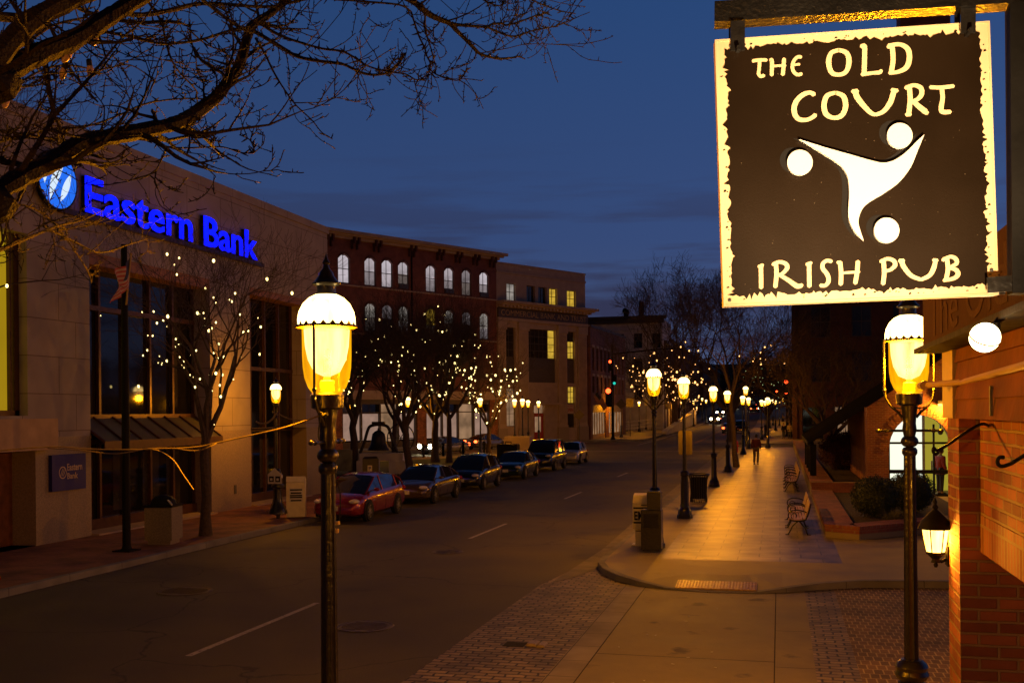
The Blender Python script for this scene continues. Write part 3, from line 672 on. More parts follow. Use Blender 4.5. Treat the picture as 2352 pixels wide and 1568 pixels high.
# brick block with arched windows
B=fthing('brick_block','four storey red brick block with arched lit windows and bracketed cornice',0)
xs_=[-21.75+.05,-20.75,-17.67,-15.6,-13.56,-9.97,-7.5,-5.04,-2.5]; ws=1.38
cols=[(a,a+ws) for a in (-31.2,-28.4,-26.3,-24.0,-20.75,-17.67,-15.6,-13.56,-9.97,-7.5,-5.04,-2.5)]
hol=[]; 
for a,b in cols: hol+= [(a,b,z_(15.55),z_(18.2),.42),(a,b,z_(11.15),z_(13.88),.42)]
mb=MB(); wall_holes(mb,-34,0,z_(5.6),z_(19.75),hol,.3); shell(mb,-34,0,z_(0),z_(19.9),0,14); mb.build('wall',M_brickred,B)
mb=MB(); mb.box(-34,.9-.0,-.95,-.60,z_(20.02),z_(20.3)); mb.box(-34,.6,-.62,-.3,z_(19.85),z_(20.1)); mb.box(-34,.25,-.32,.4,z_(19.6),z_(20.02)); mb.build('cornice',M_lime,B)
mb=MB()
for k,u in enumerate((-32.4,-28.9,-25,-21.9,-18.9,-16.3,-11.9,-8.2,-5.7,-3.2,-.75)):
    for du in (-.28,.28):
        mb.box(u+du-.09,u+du+.09,-.58,-.01,z_(19.25),z_(19.84)); mb.box(u+du-.07,u+du+.07,-.3,-.011,z_(18.75),z_(19.25))
build_split(mb,'cornice_bracket',M_brickdark,B,4)
for z in (15.42,11.0):
    mb=MB(); mb.box(-34,0.02,-.12,-.004,z_(z-.14),z_(z)); mb.build('sill_course',M_lime,B)
for a,b in cols:
    for z in (18.2,13.88):
        mb=MB()
        K=8; um=(a+b)/2; w=ws/2
        pts=[(um+w*t,z_(z)-.42*t*t) for t in [-1+2*k/K for k in range(K+1)]]
        for (p,zp),(q,zq) in zip(pts,pts[1:]): mb.add([(p,-.06,zp),(q,-.06,zq),(q,-.06,zq+.22),(p,-.06,zp+.22),(p,-.003,zp+.22),(q,-.003,zq+.22),(p,-.003,zp),(q,-.003,zq)],[(0,1,2,3),(3,2,5,4),(6,7,1,0)])
        mb.build('arch_hood',M_brickdark,B)
mb=MB(); mb.box(-11.95,-11.80,-.10,-.004,z_(5.7),z_(19.5)); mb.build('downpipe',M_ironflat,B)
for i,(a,b) in enumerate(cols):
    top=[(E_blind,E_b3,.5),(E_b4,E_blind,.5),(E_blind,E_blind2,.42),(E_b4,E_b3,.5),(E_blind,E_b3,.46),(E_blind,E_b3,.5),(E_b4,E_b5,.3),(E_b3,E_b5,.5),(E_blind,E_b5,.55),(E_b4,E_b4,.5),(E_blind,E_b3,.62)]
    window(B,a,b,z_(15.55),z_(18.2),M_limedk,top[(i*7+3)%11],2,2,rise=.4,fr=.07)
    low=[(E_blind2,E_b5,.5),(E_b3,E_b5,.5),(E_blind2,E_b3,.4),(E_b3,M_glassdim,.5)]
    window(B,a,b,z_(11.15),z_(13.88),M_limedk,(E_yel,E_b5,.4) if i==8 else low[(i*3+1)%4],2,2,fr=.07)
ac=MB()
for a in (-13.56,-2.5,-7.5): ac.box(a+.1,a+1.28,-.05,.15,z_(15.58),z_(16.05))
build_split(ac,'air_conditioner',M_darkmetal,B)
# shopfronts
mb=MB(); mb.box(-34,0,-.30,.0,z_(4.75),z_(5.6)); mb.build('fascia',M_lime,B)
mb=MB()
for u in (-34,-21.6,-11.3,-1.15): mb.box(u,u+1.15,-.06,.5,0,z_(4.75))
build_split(mb,'brick_pier',M_brickpub,B)
mb=MB()
bays=[(-32.8,-21.7),(-20.4,-11.4),(-10.1,-1.2)]
for a,b in bays:
    mb.box(a,b,.02,.5,z_(4.3),z_(4.75)); mb.box(a,b,.05,.4,0,z_(.75))
    n=4
    for i in range(n+1):
        u=a+(b-a)*i/n; mb.box(u-.09,u+.09,.04,.42,z_(.75),z_(4.3))
    mb.box(a,b,.10,.30,z_(3.45),z_(3.55))
mb.build('shopfront_frame',M_limedk,B)
for a,b in bays:
    n=4
    for i in range(n):
        p,q=a+(b-a)*i/n+.09,a+(b-a)*(i+1)/n-.09
        g=MB(); g.quad((p,.36,z_(.75)),(q,.36,z_(.75)),(q,.36,z_(4.3)),(p,.36,z_(4.3))); g.build('shop_window',E_store if i%4==2 else M_glassdk,B)
        if i%4!=2:
            g=MB(); K=int((q-p)/.16)
            for k in range(K):
                t0,t1=p+(q-p)*k/K,p+(q-p)*(k+1)/K; y0,y1=(.33,.29) if k%2 else (.29,.33)
                g.quad((t0,y0,z_(.9)),(t1,y1,z_(.9)),(t1,y1,z_(3.4)),(t0,y0,z_(3.4)))
            g.build('net_curtain',E_storepink,B)
# commercial bank
B=fthing('commercial_bank','pale stone bank with pilasters, dentil cornice and carved frieze lettering',.02)
hol=[]
att=[(1.55,3.0),(4.72,6.1),(6.62,8.0),(8.45,9.85),(11.5,13.1)]
for a,b in att: hol.append((a,b,z_(15.5),z_(17.33)))
bigs=[(1.35,2.9),(4.9,9.55),(11.34,12.87)]
for a,b in bigs: hol.append((a,b,z_(6.7),z_(12.6)))
hol+=[(1.35,2.9,z_(1.9),z_(6.0)),(4.9,9.55,z_(0),z_(6.0)),(11.34,12.87,z_(1.6),z_(6.3))]
mb=MB(); wall_holes(mb,0,14.75,0,z_(19.4),hol,.4); shell(mb,0,14.75,0,z_(19.4),0,16); mb.build('wall',M_lime,B)
mb=MB(); mb.box(-.02,14.8,-.1,-.003,z_(18.35),z_(18.6)); mb.box(-.0,14.8,-.06,-.003,z_(19.3),z_(19.5)); build_split(mb,'parapet_moulding',M_lime,B)
mb=MB(); mb.box(0,15.9,-1.15,.0-.002,z_(15.08),z_(15.34)); mb.box(0,15.5,-.85,-.003,z_(14.92),z_(15.08)); mb.build('main_cornice',M_lime,B)
mb=MB()
for k in range(26): mb.box(.2+k*.58,.5+k*.58,-.75,-.004,z_(14.66),z_(14.91))
mb.build('dentils',M_lime,B)
mb=MB(); mb.box(.05,15.0,-.22,-.003,z_(13.60),z_(14.62)); mb.build('frieze',M_limedk,B)
mb=MB(); mb.box(.02,15.0,-.26,-.004,z_(13.25),z_(13.58)); mb.build('architrave',M_lime,B)
text('frieze_lettering','COMMERCIAL BANK AND TRUST',B,M_gold,14.2,.62,(.45,-.222,z_(13.80)),(1,0,0),(0,0,1),.01,.0)
for u0,u1 in ((3.25,4.75),(9.75,11.2),(13.25,14.75),(.02,1.2)):
    mb=MB(); mb.box(u0,u1,-.20,-.003,z_(1.9),z_(12.75)); 
    K=7
    for k in range(K): t=u0+.12+(u1-u0-.24)*(k+.15)/K; mb.box(t,t+(u1-u0)*.07,-.24,-.203,z_(2.2),z_(12.0))
    mb.box(u0-.08,u1+.08,-.32,-.004,z_(12.3),z_(13.2)); mb.box(u0-.05,u1+.05,-.26,-.005,z_(1.7),z_(1.92)); 
    mb.build('pilaster',M_lime,B)
    mb=MB(); mb.box(u0-.12,u1+.1,-.30,-.006,0,z_(1.7)); mb.build('plinth',M_stonelow,B)
for i,(a,b) in enumerate(att): window(B,a,b,z_(15.5),z_(17.33),M_limedk,[E_blind2,M_glassdim,M_glassdim,E_yel,E_yel][i],2,2,y=.25,fr=.06)
window(B,1.35,2.9,z_(9.4),z_(12.6),M_limedk,M_glassdim,2,4,y=.3)
window(B,4.9,8.35,z_(9.4),z_(12.6),M_limedk,M_glassdim,5,4,y=.3)
window(B,8.4,9.55,z_(9.4),z_(12.6),M_limedk,E_yel,1,4,y=.3,label='narrow yellow lit window bay')
window(B,11.34,12.87,z_(9.5),z_(11.5),M_limedk,E_yel,3,3,y=.3); window(B,11.34,12.87,z_(11.52),z_(12.6),M_limedk,M_glassdim,3,1,y=.3)
mb=MB()
for a,b in bigs: mb.box(a,b,.25,.38,z_(6.7),z_(9.38))
build_split(mb,'spandrel_panel',M_limedk,B)
window(B,11.34,12.87,z_(4.4),z_(6.3),M_limedk,E_yel,3,3,y=.3); window(B,11.34,12.87,z_(1.6),z_(4.38),M_limedk,M_glassdim,1,1,y=.3)
window(B,1.35,2.9,z_(1.9),z_(6.0),M_limedk,E_store,2,3,y=.3)
mb=MB(); mb.box(11.42,12.8,.24,.27,z_(3.2),z_(4.3)); mb.build('window_poster',M_curtain,B)
text('poster_lettering','NOW',B,M_redpaint,1.0,.22,(11.6,.238,z_(3.98)),(1,0,0),(0,0,1),.004); text('poster_lettering','OPEN',B,M_redpaint,1.15,.4,(11.55,.238,z_(3.42)),(1,0,0),(0,0,1),.004,.02)
# entrance
mb=MB(); mb.box(4.9,9.55,-.02,.39,z_(4.15),z_(6.0)); mb.box(4.9,5.75,.0,.39,0,z_(4.15)); mb.box(7.55,9.55,.0,.39,0,z_(4.15)); mb.build('entrance_surround',M_lime,B)
mb=MB(); mb.box(4.9,9.6,-.95,.0,z_(4.2),z_(4.42)); mb.build('door_hood',M_lime,B)
mb=MB(); mb.quad((5.75,.38,z_(3.3)),(7.55,.38,z_(3.3)),(7.55,.38,z_(4.15)),(5.75,.38,z_(4.15))); mb.build('transom',E_store,B)
mb=MB(); mb.box(5.8,6.1,.22,.3,0,z_(3.3)); mb.box(7.15,7.5,.22,.3,0,z_(3.3)); mb.box(6.1,7.15,.22,.3,z_(2.9),z_(3.3)); mb.box(6.1,7.15,.22,.3,0,z_(1.2)); mb.build('door',M_redpaint,B)
mb=MB(); mb.quad((6.1,.27,z_(1.2)),(7.15,.27,z_(1.2)),(7.15,.27,z_(2.9)),(6.1,.27,z_(2.9))); mb.build('pane',E_store,B.children[-1])
# low brick building down the street
p0=Vector((-21.4,121,SW))
B=thing('low_brick_shop','long low red brick building with a row of narrow windows above shopfronts','building',tuple(p0),R_(87))
hol=[]
for k in range(9): hol.append((1.0+k*2.2,1.95+k*2.2,z_(8.3),z_(11.0)))
for k in range(9): hol.append((1.0+k*2.2,1.95+k*2.2,z_(5.6),z_(7.6)))
hol+= [(1.0,8.0,0,z_(4.2)),(10,19,0,z_(4.2))]
mb=MB(); wall_holes(mb,0,21,0,z_(13.4),hol,.3); shell(mb,0,21,0,z_(13.4),0,12); mb.build('wall',M_brickfar,B)
mb=MB(); mb.box(-.05,21.05,-.12,-.003,z_(13.3),z_(13.6)); mb.build('coping',M_limedk,B)
mb=MB()
for k in range(9):
    for z in (11.0,7.6): mb.box(.85+k*2.2,2.1+k*2.2,-.06,-.002,z_(z),z_(z+.3))
build_split(mb,'lintel',M_lime,B)
for h in hol[:18]: window(B,h[0],h[1],h[2],h[3],M_limedk,M_glassdk,1,2,y=.12)
for a,b in ((1,8),(10,19)):
    mb=MB(); mb.box(a,b,.05,.25,z_(3.3),z_(4.2)); mb.build('shop_fascia',M_trim,B)
    f=MB(); n=5
    for k in range(n+1): u=a+(b-a)*k/n; f.box(u-.06,u+.06,.08,.2,0,z_(3.3))
    f.box(a,b,.08,.2,0,z_(.7)); f.build('shopfront_frame',M_trim,B)
    g=MB(); g.quad((a,.2,z_(.7)),(b,.2,z_(.7)),(b,.2,z_(3.3)),(a,.2,z_(3.3))); g.build('shop_window',E_store,B)
flag('flag','striped flag flying over the low brick shopfronts',tuple(at(1363,912,121)),tuple(at(1372,898,120)),(.62,-.2,-.8),2.1,1.15,seed=4)
# white building across the side road
gY=165; B=thing('white_building','pale painted three storey building with a dark cornice behind the lit tree','building',(-36,gY,SW+.2),0)
hol=[]
for k in range(6):
    for z in (4.8,9,13.0): hol.append((2.2+k*2.9,3.5+k*2.9,z,z+2.3))
mb=MB(); wall_holes(mb,0,18.3,0,17.6,hol,.3); shell(mb,0,18.3,0,17.6,0,14); mb.build('wall',M_white_stone,B)
mb=MB(); mb.box(-.6,19,-1.2,.2,17.6,18.0); mb.box(-.3,18.6,-.6,-.003,16.9,17.55); mb.build('cornice',M_limedk,B)
mb=MB(); mb.box(0,18.3,-.2,-.004,15.7,15.95); mb.build('string_course',M_white_stone,B)
for h in hol: window(B,h[0],h[1],h[2],h[3],M_limedk,M_glassdk,2,2,y=.12)
mb=MB(); mb.box(14.2,15,3,3.9,18.0,20.6); mb.build('chimney',M_brickdark,B)
mb=MB(); mb.box(3.2,5.4,2,4,18.0,19.6); mb.build('roof_vent',M_dkroof,B)
mb=MB(); mb.tube([(12.2,3,18),(12.2,3,18.9),(12.5,3,19.4)],[.35,.5,.2],7); mb.ell((12.0,3,19.2),(.45,.3,.5)); mb.build('roof_fan',M_dkroof,B)
# receding dark row beyond it
def row_building(name,label,x,y0,y1,h,m_,side,winm,lit=None,seed=0,depth=14):
    rnd=random.Random(seed); zb=gz((y0+y1)/2)
    B=thing(name,label,'building',(x,y0,zb-.8),R_(90) if side=='left' else R_(-90) )
    ln=y1-y0
    if side=='right': B.location=(x,y1,zb-.8)
    n=max(2,int(ln/3.2)); hol=[]; fl=max(2,int((h-4)/3.6))
    for f_ in range(fl):
        for k in range(n): u=(k+.5)*ln/n; hol.append((u-.6,u+.6,5.0+f_*3.6,7.0+f_*3.6))
    shop=[(k*ln/n*1.0+.5,(k+1)*ln/n-.3,1.1,4.0) for k in range(n)]
    mb=MB(); wall_holes(mb,0,ln,0,h,hol+shop,.3); shell(mb,0,ln,0,h,0,depth); mb.build('wall',m_,B)
    mb=MB(); mb.box(-.0,ln,-.4,-.003,h-.6,h-.1); mb.build('cornice',M_limedk,B)
    for i,hh in enumerate(hol): window(B,*hh[:4],M_limedk,(lit if lit and rnd.random()<.18 else winm),1,2,y=.15)
    for i,hh in enumerate(shop): window(B,*hh[:4],M_limedk,(E_store if rnd.random()<.45 else M_glassdim),2,1,y=.15,name='shop_window')
    return B
b1=row_building('dark_brick_block','narrow dark brick block beside the white building, left of the far road',-17.6,167,176,15.0,M_brickdark,'left',M_glassdk,None,1,4)
row_building('terrace_block','tall long dark block running up the left of the far road',-17.6,176.5,240,15.0,M_brickdark,'left',M_glassdk,E_blind2,2,5)
row_building('terrace_block','farthest dark terrace on the left of the hill road',-17.8,257,330,11,M_brickdark,'left',M_glassdk,E_yel,5)
row_building('terrace_block','dark terrace on the right of the hill road',2.6,146,190,9,M_brickdark,'right',M_glassdk,E_yel,6)
row_building('terrace_block','farthest terrace on the right of the hill road',3,192,300,8,M_brickdark,'right',M_glassdk,E_yel,8)
B=thing('hilltop_hall','dim hall closing the street at the top of the hill','building',(-30,352,gz(345)),0)
mb=MB(); mb.box(0,50,0,14,-3,7); mb.add([(-1,-1,7),(51,-1,7),(51,15,7),(-1,15,7),(4,7,11),(46,7,11)],[(0,1,5,4),(1,2,5),(2,3,4,5),(3,0,4)]); mb.build('hall',M_brickdark,B)
# dark building on the right, behind the pub sign
B=thing('dark_corner_building','dark red brick corner building with tall paired windows, behind the pub sign','building',(1.55,120,SW),0)
hol=[]
for k in range(7):
    for z in (11.2,6.3): hol.append((1.9+k*4.3,4.0+k*4.3,z,z+3.4)); 
hol+=[(.9+k*3.4,3.2+k*3.4,0,3.6) for k in range(10)]
mb=MB(); wall_holes(mb,0,36,0,17.2,hol,.35); shell(mb,0,36,0,17.2,0,14); mb.build('wall',M_brickdark,B)
mb=MB(); mb.box(-.15,.35,-.18,-.003,0,17.2); mb.box(-.1,36,-.22,-.004,4.2,4.7); mb.box(-.3,36,-.5,-.005,16.8,17.4); mb.build('corner_pilaster',M_brickdark,B)
for i,h in enumerate(hol): window(B,*h[:4],M_limedk,M_glassdim if i<14 else [M_glassdim,E_storepink,M_glassdk,E_store][i%4],2,2 if i<14 else 1,y=.2,fr=.09,name='window' if i<14 else 'shop_window')
# ------------------------------------------------------------------ the gatehouse with the lit arch, right
B=thing('brick_gatehouse','low red brick building with a lit arched glass doorway and pitched roof','building',(3.3,42,SW),0)
AX0,AX1=.72,2.95; aw=(AX1-AX0)/2; acx=(AX0+AX1)/2; AT=3.08
def ux(px): return onY(px)
# wall front with a semi-elliptic arch
def arch_pts(x0,x1,zs,zt,K=16):
    cx=(x0+x1)/2; w=(x1-x0)/2; return [(cx-w*math.cos(math.pi*k/K),zs+(zt-zs)*math.sin(math.pi*k/K)) for k in range(K+1)]
P=arch_pts(AX0,AX1,1.75,AT)
mb=MB()
RX=3.2
def topz(x): return 3.4+(x+.05)*.67 if x<RX else 3.4+(RX+.05)*.67-(x-RX)*.67
xs_=[-.05]+[AX0]+[p[0] for p in P[1:-1]]+[AX1,4.0,8.0]
lo={AX0:1.75,AX1:1.75}
mb.quad((-.05,0,0),(AX0,0,0),(AX0,0,topz(AX0)),(-.05,0,topz(-.05)))
for (a,za),(b,zb) in zip(P,P[1:]):
    mb.quad((a,0,za),(b,0,zb),(b,0,topz(b)),(a,0,topz(a))); mb.quad((a,0,za),(a,.45,za),(b,.45,zb),(b,0,zb))
mb.quad((AX1,0,0),(RX,0,0),(RX,0,topz(RX)),(AX1,0,topz(AX1))); mb.quad((RX,0,0),(6.4,0,0),(6.4,0,topz(6.4)),(RX,0,topz(RX)))
mb.quad((AX0,0,0),(AX0,.45,0),(AX0,.45,1.75),(AX0,0,1.75)); mb.quad((AX1,0,1.75),(AX1,.45,1.75),(AX1,.45,0),(AX1,0,0))
mb.quad((-.05,12,0),(-.05,0,0),(-.05,0,3.4),(-.05,12,3.4)); mb.quad((6.4,0,0),(6.4,12,0),(6.4,12,3.3),(6.4,0,3.3))
mb.build('wall',M_brickarch,B)
# brick voussoirs and gable soldier course
mb=MB()
for k in range(16):
    (a,za),(b,zb)=P[k],P[k+1]; n1=Vector((a-acx,0,(za-1.75)*1.15)).normalized(); n2=Vector((b-acx,0,(zb-1.75)*1.15)).normalized()
    for t in range(2):
        p=Vector((a,-.03,za)).lerp(Vector((b,-.03,zb)),t/2+.03); q=Vector((a,-.03,za)).lerp(Vector((b,-.03,zb)),(t+1)/2-.03); n_=(n1+n2).normalized()*.32
        mb.quad(p,q,q+n_,p+n_)
mb.build('arch_ring',M_brickpub,B)
mb=MB()
for k in range(34):
    x=-.05+k*.093; z=topz(x); mb.quad((x,-.03,z-.22),(x+.083,-.03,z-.22+.056),(x+.083,-.03,z+.056),(x,-.03,z))
mb.build('gable_course',M_brickpub,B)
mb=MB(); zl=topz(-.05)+.05-2.15*.67; zr=topz(RX)+.05
mb.add([(-2.2,2.2,zl),(RX,.06,zr),(RX,14,zr),(-2.2,14,zl),(-2.2,2.2,zl-.14),(RX,.06,zr-.04),(RX,14,zr-.14),(-2.2,14,zl-.14)],[(0,1,2,3),(4,7,6,5),(0,4,5,1),(3,2,6,7),(0,3,7,4)])
mb.add([(RX,.06,zr),(6.8,.06,zr-(6.8-RX)*.67),(6.8,14,zr-(6.8-RX)*.67),(RX,14,zr)],[(0,1,2,3)])
mb.build('roof',M_dkroof,B)
mb=MB()
for k in range(14):
    y=.9+k*.95; mb.bar((-2.2,y,zl+.02),(RX,y,zr+.02),.05,.05)
mb.build('roof_seams',M_dkroof,B)
mb=MB()
for y in (2.6,5.5,8.5,11.5): mb.box(-2.1,-1.85,y-.12,y+.12,0,zl-.1)
build_split(mb,'porch_post',M_ironflat,B)
# glazed door inside the arch
mb=MB(); fy=.32
mb.box(AX0,AX1,fy,fy+.07,0,.09); mb.box(AX0,AX1,fy-.02,fy+.09,.86,1.00); mb.box(AX0,AX1,fy,fy+.07,1.98,2.06)
for x in (AX0+.03,2.36): mb.box(x-.035,x+.035,fy-.01,fy+.08,.09,2.0 if x<2 else AT-.35)
mb.box(AX1-.06,AX1,fy,fy+.07,0,1.7)
mb.build('door_frame',M_ironflat,B)
dm=MB(); dm.box(2.25,2.30,fy-.08,fy-.03,1.0,1.35); dm.build('handle',M_darkmetal,B.children[-1])
# the room behind
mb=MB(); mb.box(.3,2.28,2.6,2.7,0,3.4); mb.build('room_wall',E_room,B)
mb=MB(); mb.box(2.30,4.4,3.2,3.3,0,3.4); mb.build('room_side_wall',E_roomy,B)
mb=MB(); mb.box(2.22,2.32,2.5,2.72,0,3.4); mb.build('inner_jamb',M_white,B)
mb=MB(); mb.box(.3,4.4,.5,3.3,-.02,.02); mb.build('room_floor',M_lime,B)
mb=MB(); mb.box(.3,4.4,.5,3.3,3.35,3.42); mb.build('room_ceiling',M_white,B)
mb=MB(); mb.ell((2.62,.5,2.42),(.10,.10,.10),12,8); mb.box(2.60,2.64,.45,.6,2.5,2.7); mb.build('camera_dome',M_darkmetal,B)
# small light box over the arch
Lb=thing('wall_light_box','small glowing box light fixed over the brick arch','light',(5.9,41.85,SW+3.48))
mb=MB(); mb.box(-.16,.16,-.10,.14,.02,.14); mb.build('housing',M_ironflat,Lb)
mb=MB(); mb.box(-.13,.13,-.085,.12,-.06,.018); mb.build('lens',glow_glass('box_light_lens',(1,.55,.1),4,.8),Lb)
point('light',Lb,(0,-.16,-.1),300,(1,.40,.03),.06)
# tall chimney stack beyond
Ck=thing('brick_chimney','tall brick chimney stack rising behind the pub sign','chimney',(7.4,58,0))
mb=MB(); mb.box(-1.2,1.2,-.9,.9,0,25.2); mb.box(-1.35,1.35,-1.05,1.05,24.2,24.7); mb.build('stack',M_brickfar,Ck)
# ------------------------------------------------------------------ pub on the right edge
PX_=1.09
B=thing('pub_building','red brick pub wall with corner pier, clapboard band and dark signboard','building',(.98,6.34,0))
W=lambda x,y,z:(x-.98,y-6.34,z)
def wbox(mb,x0,x1,y0,y1,z0,z1): return mb.box(x0-.98,x1-.98,y0-6.34,y1-6.34,z0,z1)
mb=MB(); wbox(mb,.98,1.75,6.34,6.74,-.1,3.44); wbox(mb,1.75,5.5,6.342,6.74,-.1,3.44); mb.build('corner_pier',M_brickpub,B)
mb=MB(); wbox(mb,PX_,1.5,-2.0,6.33,2.90,3.44); mb.build('side_wall',M_brickpub,B)
mb=MB(); wbox(mb,PX_-.002,1.5,-2.0,6.33,2.69,2.898); mb.build('soldier_lintel',M_bricksold,B)
# wall base nearer than the opening (out of frame below)
mb=MB(); 
for k in range(4):
    z0=3.44+k*.105; yy=.0
    mb.add([W(.985,6.36,z0),W(.965,6.36,z0),W(.98,6.36,z0+.107),W(.985,-2,z0),W(.965,-2,z0),W(.98,-2,z0+.107)],[(1,4,5,2),(0,3,4,1),(0,1,2)])
wbox(mb,.981,1.5,-2,6.36,3.44,3.86); mb.build('clapboards',M_clap,B)
mb=MB()
for y in (5.3,4.2,3.2): wbox(mb,.955,.967,y-.012,y+.012,3.46,3.60)
build_split(mb,'board_clip',M_darkmetal,B)
mb=MB(); wbox(mb,.955,1.05,6.38,6.76,3.44,3.83); mb.build('trim_board',M_trim,B)
mb=MB(); mb.tube([W(.80,6.55,3.63),W(.98,6.2,3.64),W(.95,3.0,3.70)],[.018,.018,.016],8); mb.lathe([(.028,-.03),(.028,.03)],8,W(.82,6.5,3.632),axis='y'); mb.build('conduit',M_trim,B)
# signboard
mb=MB(); wbox(mb,.85,.99,-1,6.77,3.86,4.20); mb.build('signboard',M_fascia,B)
mb=MB(); wbox(mb,.80,1.3,-1,6.80,3.83,3.858); mb.build('board_moulding',M_ironflat,B)
# dim raised word on the board
text('board_lettering','The Old Court',B,mat('faded_gilt',(.105,.058,.024),.8,spec=.05),3.9,.24,(.85-.98-.001,6.45-6.34,3.90),(0,-1,0),(0,0,1),.0012)
# upper storey, nearer than the bracket post
mb=MB(); wbox(mb,.93,1.6,-2,3.0,3.9,7.5); mb.build('upper_wall',M_fascia,B)
mb=MB(); p=at(2318,680,3.33); mb2=MB(); wbox(mb,.0+p.x+0.0,p.x+.26,3.22,3.30,3.86,6.5) if False else None
post=MB(); wbox(post,p.x+.004,p.x+.30,p.y-.03,p.y+.05,3.86,6.5); post.build('bracket_post',M_ironflat,B)
# ornamental plant hooks
def hook(label,pts,r=.007):
    P=[at(*q) for q in pts]; o=thing('plant_hook',label,'iron hook',tuple(P[-1]),0,'scrolled iron hooks on the pub wall')
    mb=MB(); 
    # smooth the path
    Q=[]
    for i in range(len(P)-1):
        for t in range(4): 
            p0,p1,p2,p3=P[max(0,i-1)],P[i],P[i+1],P[min(len(P)-1,i+2)]; s=t/4
            Q.append(.5*((2*p1)+(p2-p0)*s+(2*p0-5*p1+4*p2-p3)*s*s+(3*p1-p0-3*p2+p3)*s**3))
    Q.append(P[-1]); mb.tube(Q,r,8); mb.build('scroll',M_ironflat,o,world=True,smooth=True)
wv=5.75
hook('scrolled iron hook beside the lantern, in front of the brick pier',[(2156,1038,5.2),(2149,1043,5.2),(2143,1036,5.2),(2145,1028,5.2),(2153,1034,5.2),(2175,1022,5.25),(2215,995,5.4),(2250,975,5.5),(2268,976,5.6),(2280,993,5.7),(2285,1036,5.75)],.008)
hook('scrolled iron hook cut off by the right edge of the view',[(2306,1050,4.2),(2296,1050,4.2),(2291,1060,4.2),(2298,1070,4.2),(2318,1066,4.2),(2345,1050,4.15),(2385,1025,4.1)],.008)
# ------------------------------------------------------------------ hanging pub sign
TL,TR,BL,BR=at(1643,93,3.45),at(2275,48,3.36),at(1662,703,3.45),at(2290,678,3.36)
sc=(TL+TR+BL+BR)/4; e1=((TR-TL)+(BR-BL)).normalized(); e3=((TL-BL)+(TR-BR)); e3=(e3-e1*e3.dot(e1)).normalized(); e2=e3.cross(e1)  # e2 points away from viewer
PS=thing('pub_sign','square hanging pub sign, dark with cream lettering and swirl of three figures','sign',tuple(sc))
def sp(x,y,off=0):
    "sign plane point seen through (x, y)"
    d=ray(x,y); nrm=e2; t=(sc-CAM).dot(nrm)/d.dot(nrm); q=CAM+d*t-sc; return (q.dot(e1),q.dot(e3))
def f3(u,v,w): return tuple(e1*u+e3*v-e2*w)
hw=(sp(2283,360)[0]-sp(1652,400)[0])/2; hh=(sp(1960,70)[1]-sp(1975,690)[1])/2
mb=MB(); mb.prism([(-hw,-hh),(hw,-hh),(hw,hh),(-hw,hh)],f3,-.05); mb.build('board',M_signwhite,PS)
mb=MB(); q=hw-.004
for a,b,c,d in ((-hw,-hh,hw,-hh+.006),(-hw,hh-.006,hw,hh),(-hw,-hh+.006,-hw+.006,hh-.006),(hw-.006,-hh+.006,hw,hh-.006)): mb.prism([(a,b),(c,b),(c,d),(a,d)],f3,.003)
mb.build('edge_trim',M_signwhite,PS)
rnd=random.Random(5); ins=.032
def jag(a,b,inset,n):
    out=[]; k=0; a,b=Vector(a),Vector(b); d=(b-a); nn=Vector((-d.y,d.x)).normalized(); t=0; v=0
    while t<1:
        v=v*.5+rnd.uniform(-1,1)*.55; o=v*.008+(rnd.uniform(-.014,.012) if rnd.random()<.25 else 0)
        out.append(tuple(a+d*t+nn*o)); t+=rnd.uniform(.004,.014)
    return out
iw,ih=hw-ins,hh-ins
poly=jag((-iw,-ih),(iw,-ih),0,1)+jag((iw,-ih),(iw,ih),0,1)+jag((iw,ih),(-iw,ih),0,1)+jag((-iw,ih),(-iw,-ih),0,1)
mb=MB(); mb.prism(poly,lambda u,v,w:f3(u,v,w+.0015),.0025); mb.build('dark_panel',M_signblk,PS)
# loose dark flecks in the cream border
mb=MB()
for i in range(70):
    s=rnd.random()*4; t=rnd.uniform(-1,1); k=rnd.uniform(.006,.016); u,v={0:(-iw-k,t*ih),1:(iw+k,t*ih),2:(t*iw,-ih-k),3:(t*iw,ih+k)}[int(s)]
    r=rnd.uniform(.0015,.005); r2=r*rnd.uniform(.3,1)
    mb.prism([(u-r,v-r2),(u+r,v-r2*.4),(u+r*.6,v+r2),(u-r*.7,v+r2*.6)],lambda a,b,w:f3(a,b,w+.0012),.001)
mb.build('border_flecks',M_signblk,PS)
mb=MB()
for i in range(60):
    u,v=rnd.uniform(-iw,iw)*.95,rnd.uniform(-ih,ih)*.95; r=rnd.uniform(.0007,.0018); mb.prism([(u-r,v-r*.5),(u+r,v-r*.6),(u+r*.5,v+r*.7),(u-r*.6,v+r*.5)],lambda a,b,w:f3(a,b,w+.0040),.0004)
mb.build('paint_chips',mat('worn_chip',(.16,.11,.06),.6),PS)
mb=MB()
for u,v in ((-hw+.05,hw-.02),(hw-.09,hh-.02),(hw-.02,-hh+.08),(-hw+.02,-hh+.02)): mb.ell(f3(u,min(v,hh-.015),.003),(.006,.004,.006),8,5)
mb.build('fixing_screws',M_darkmetal,PS)
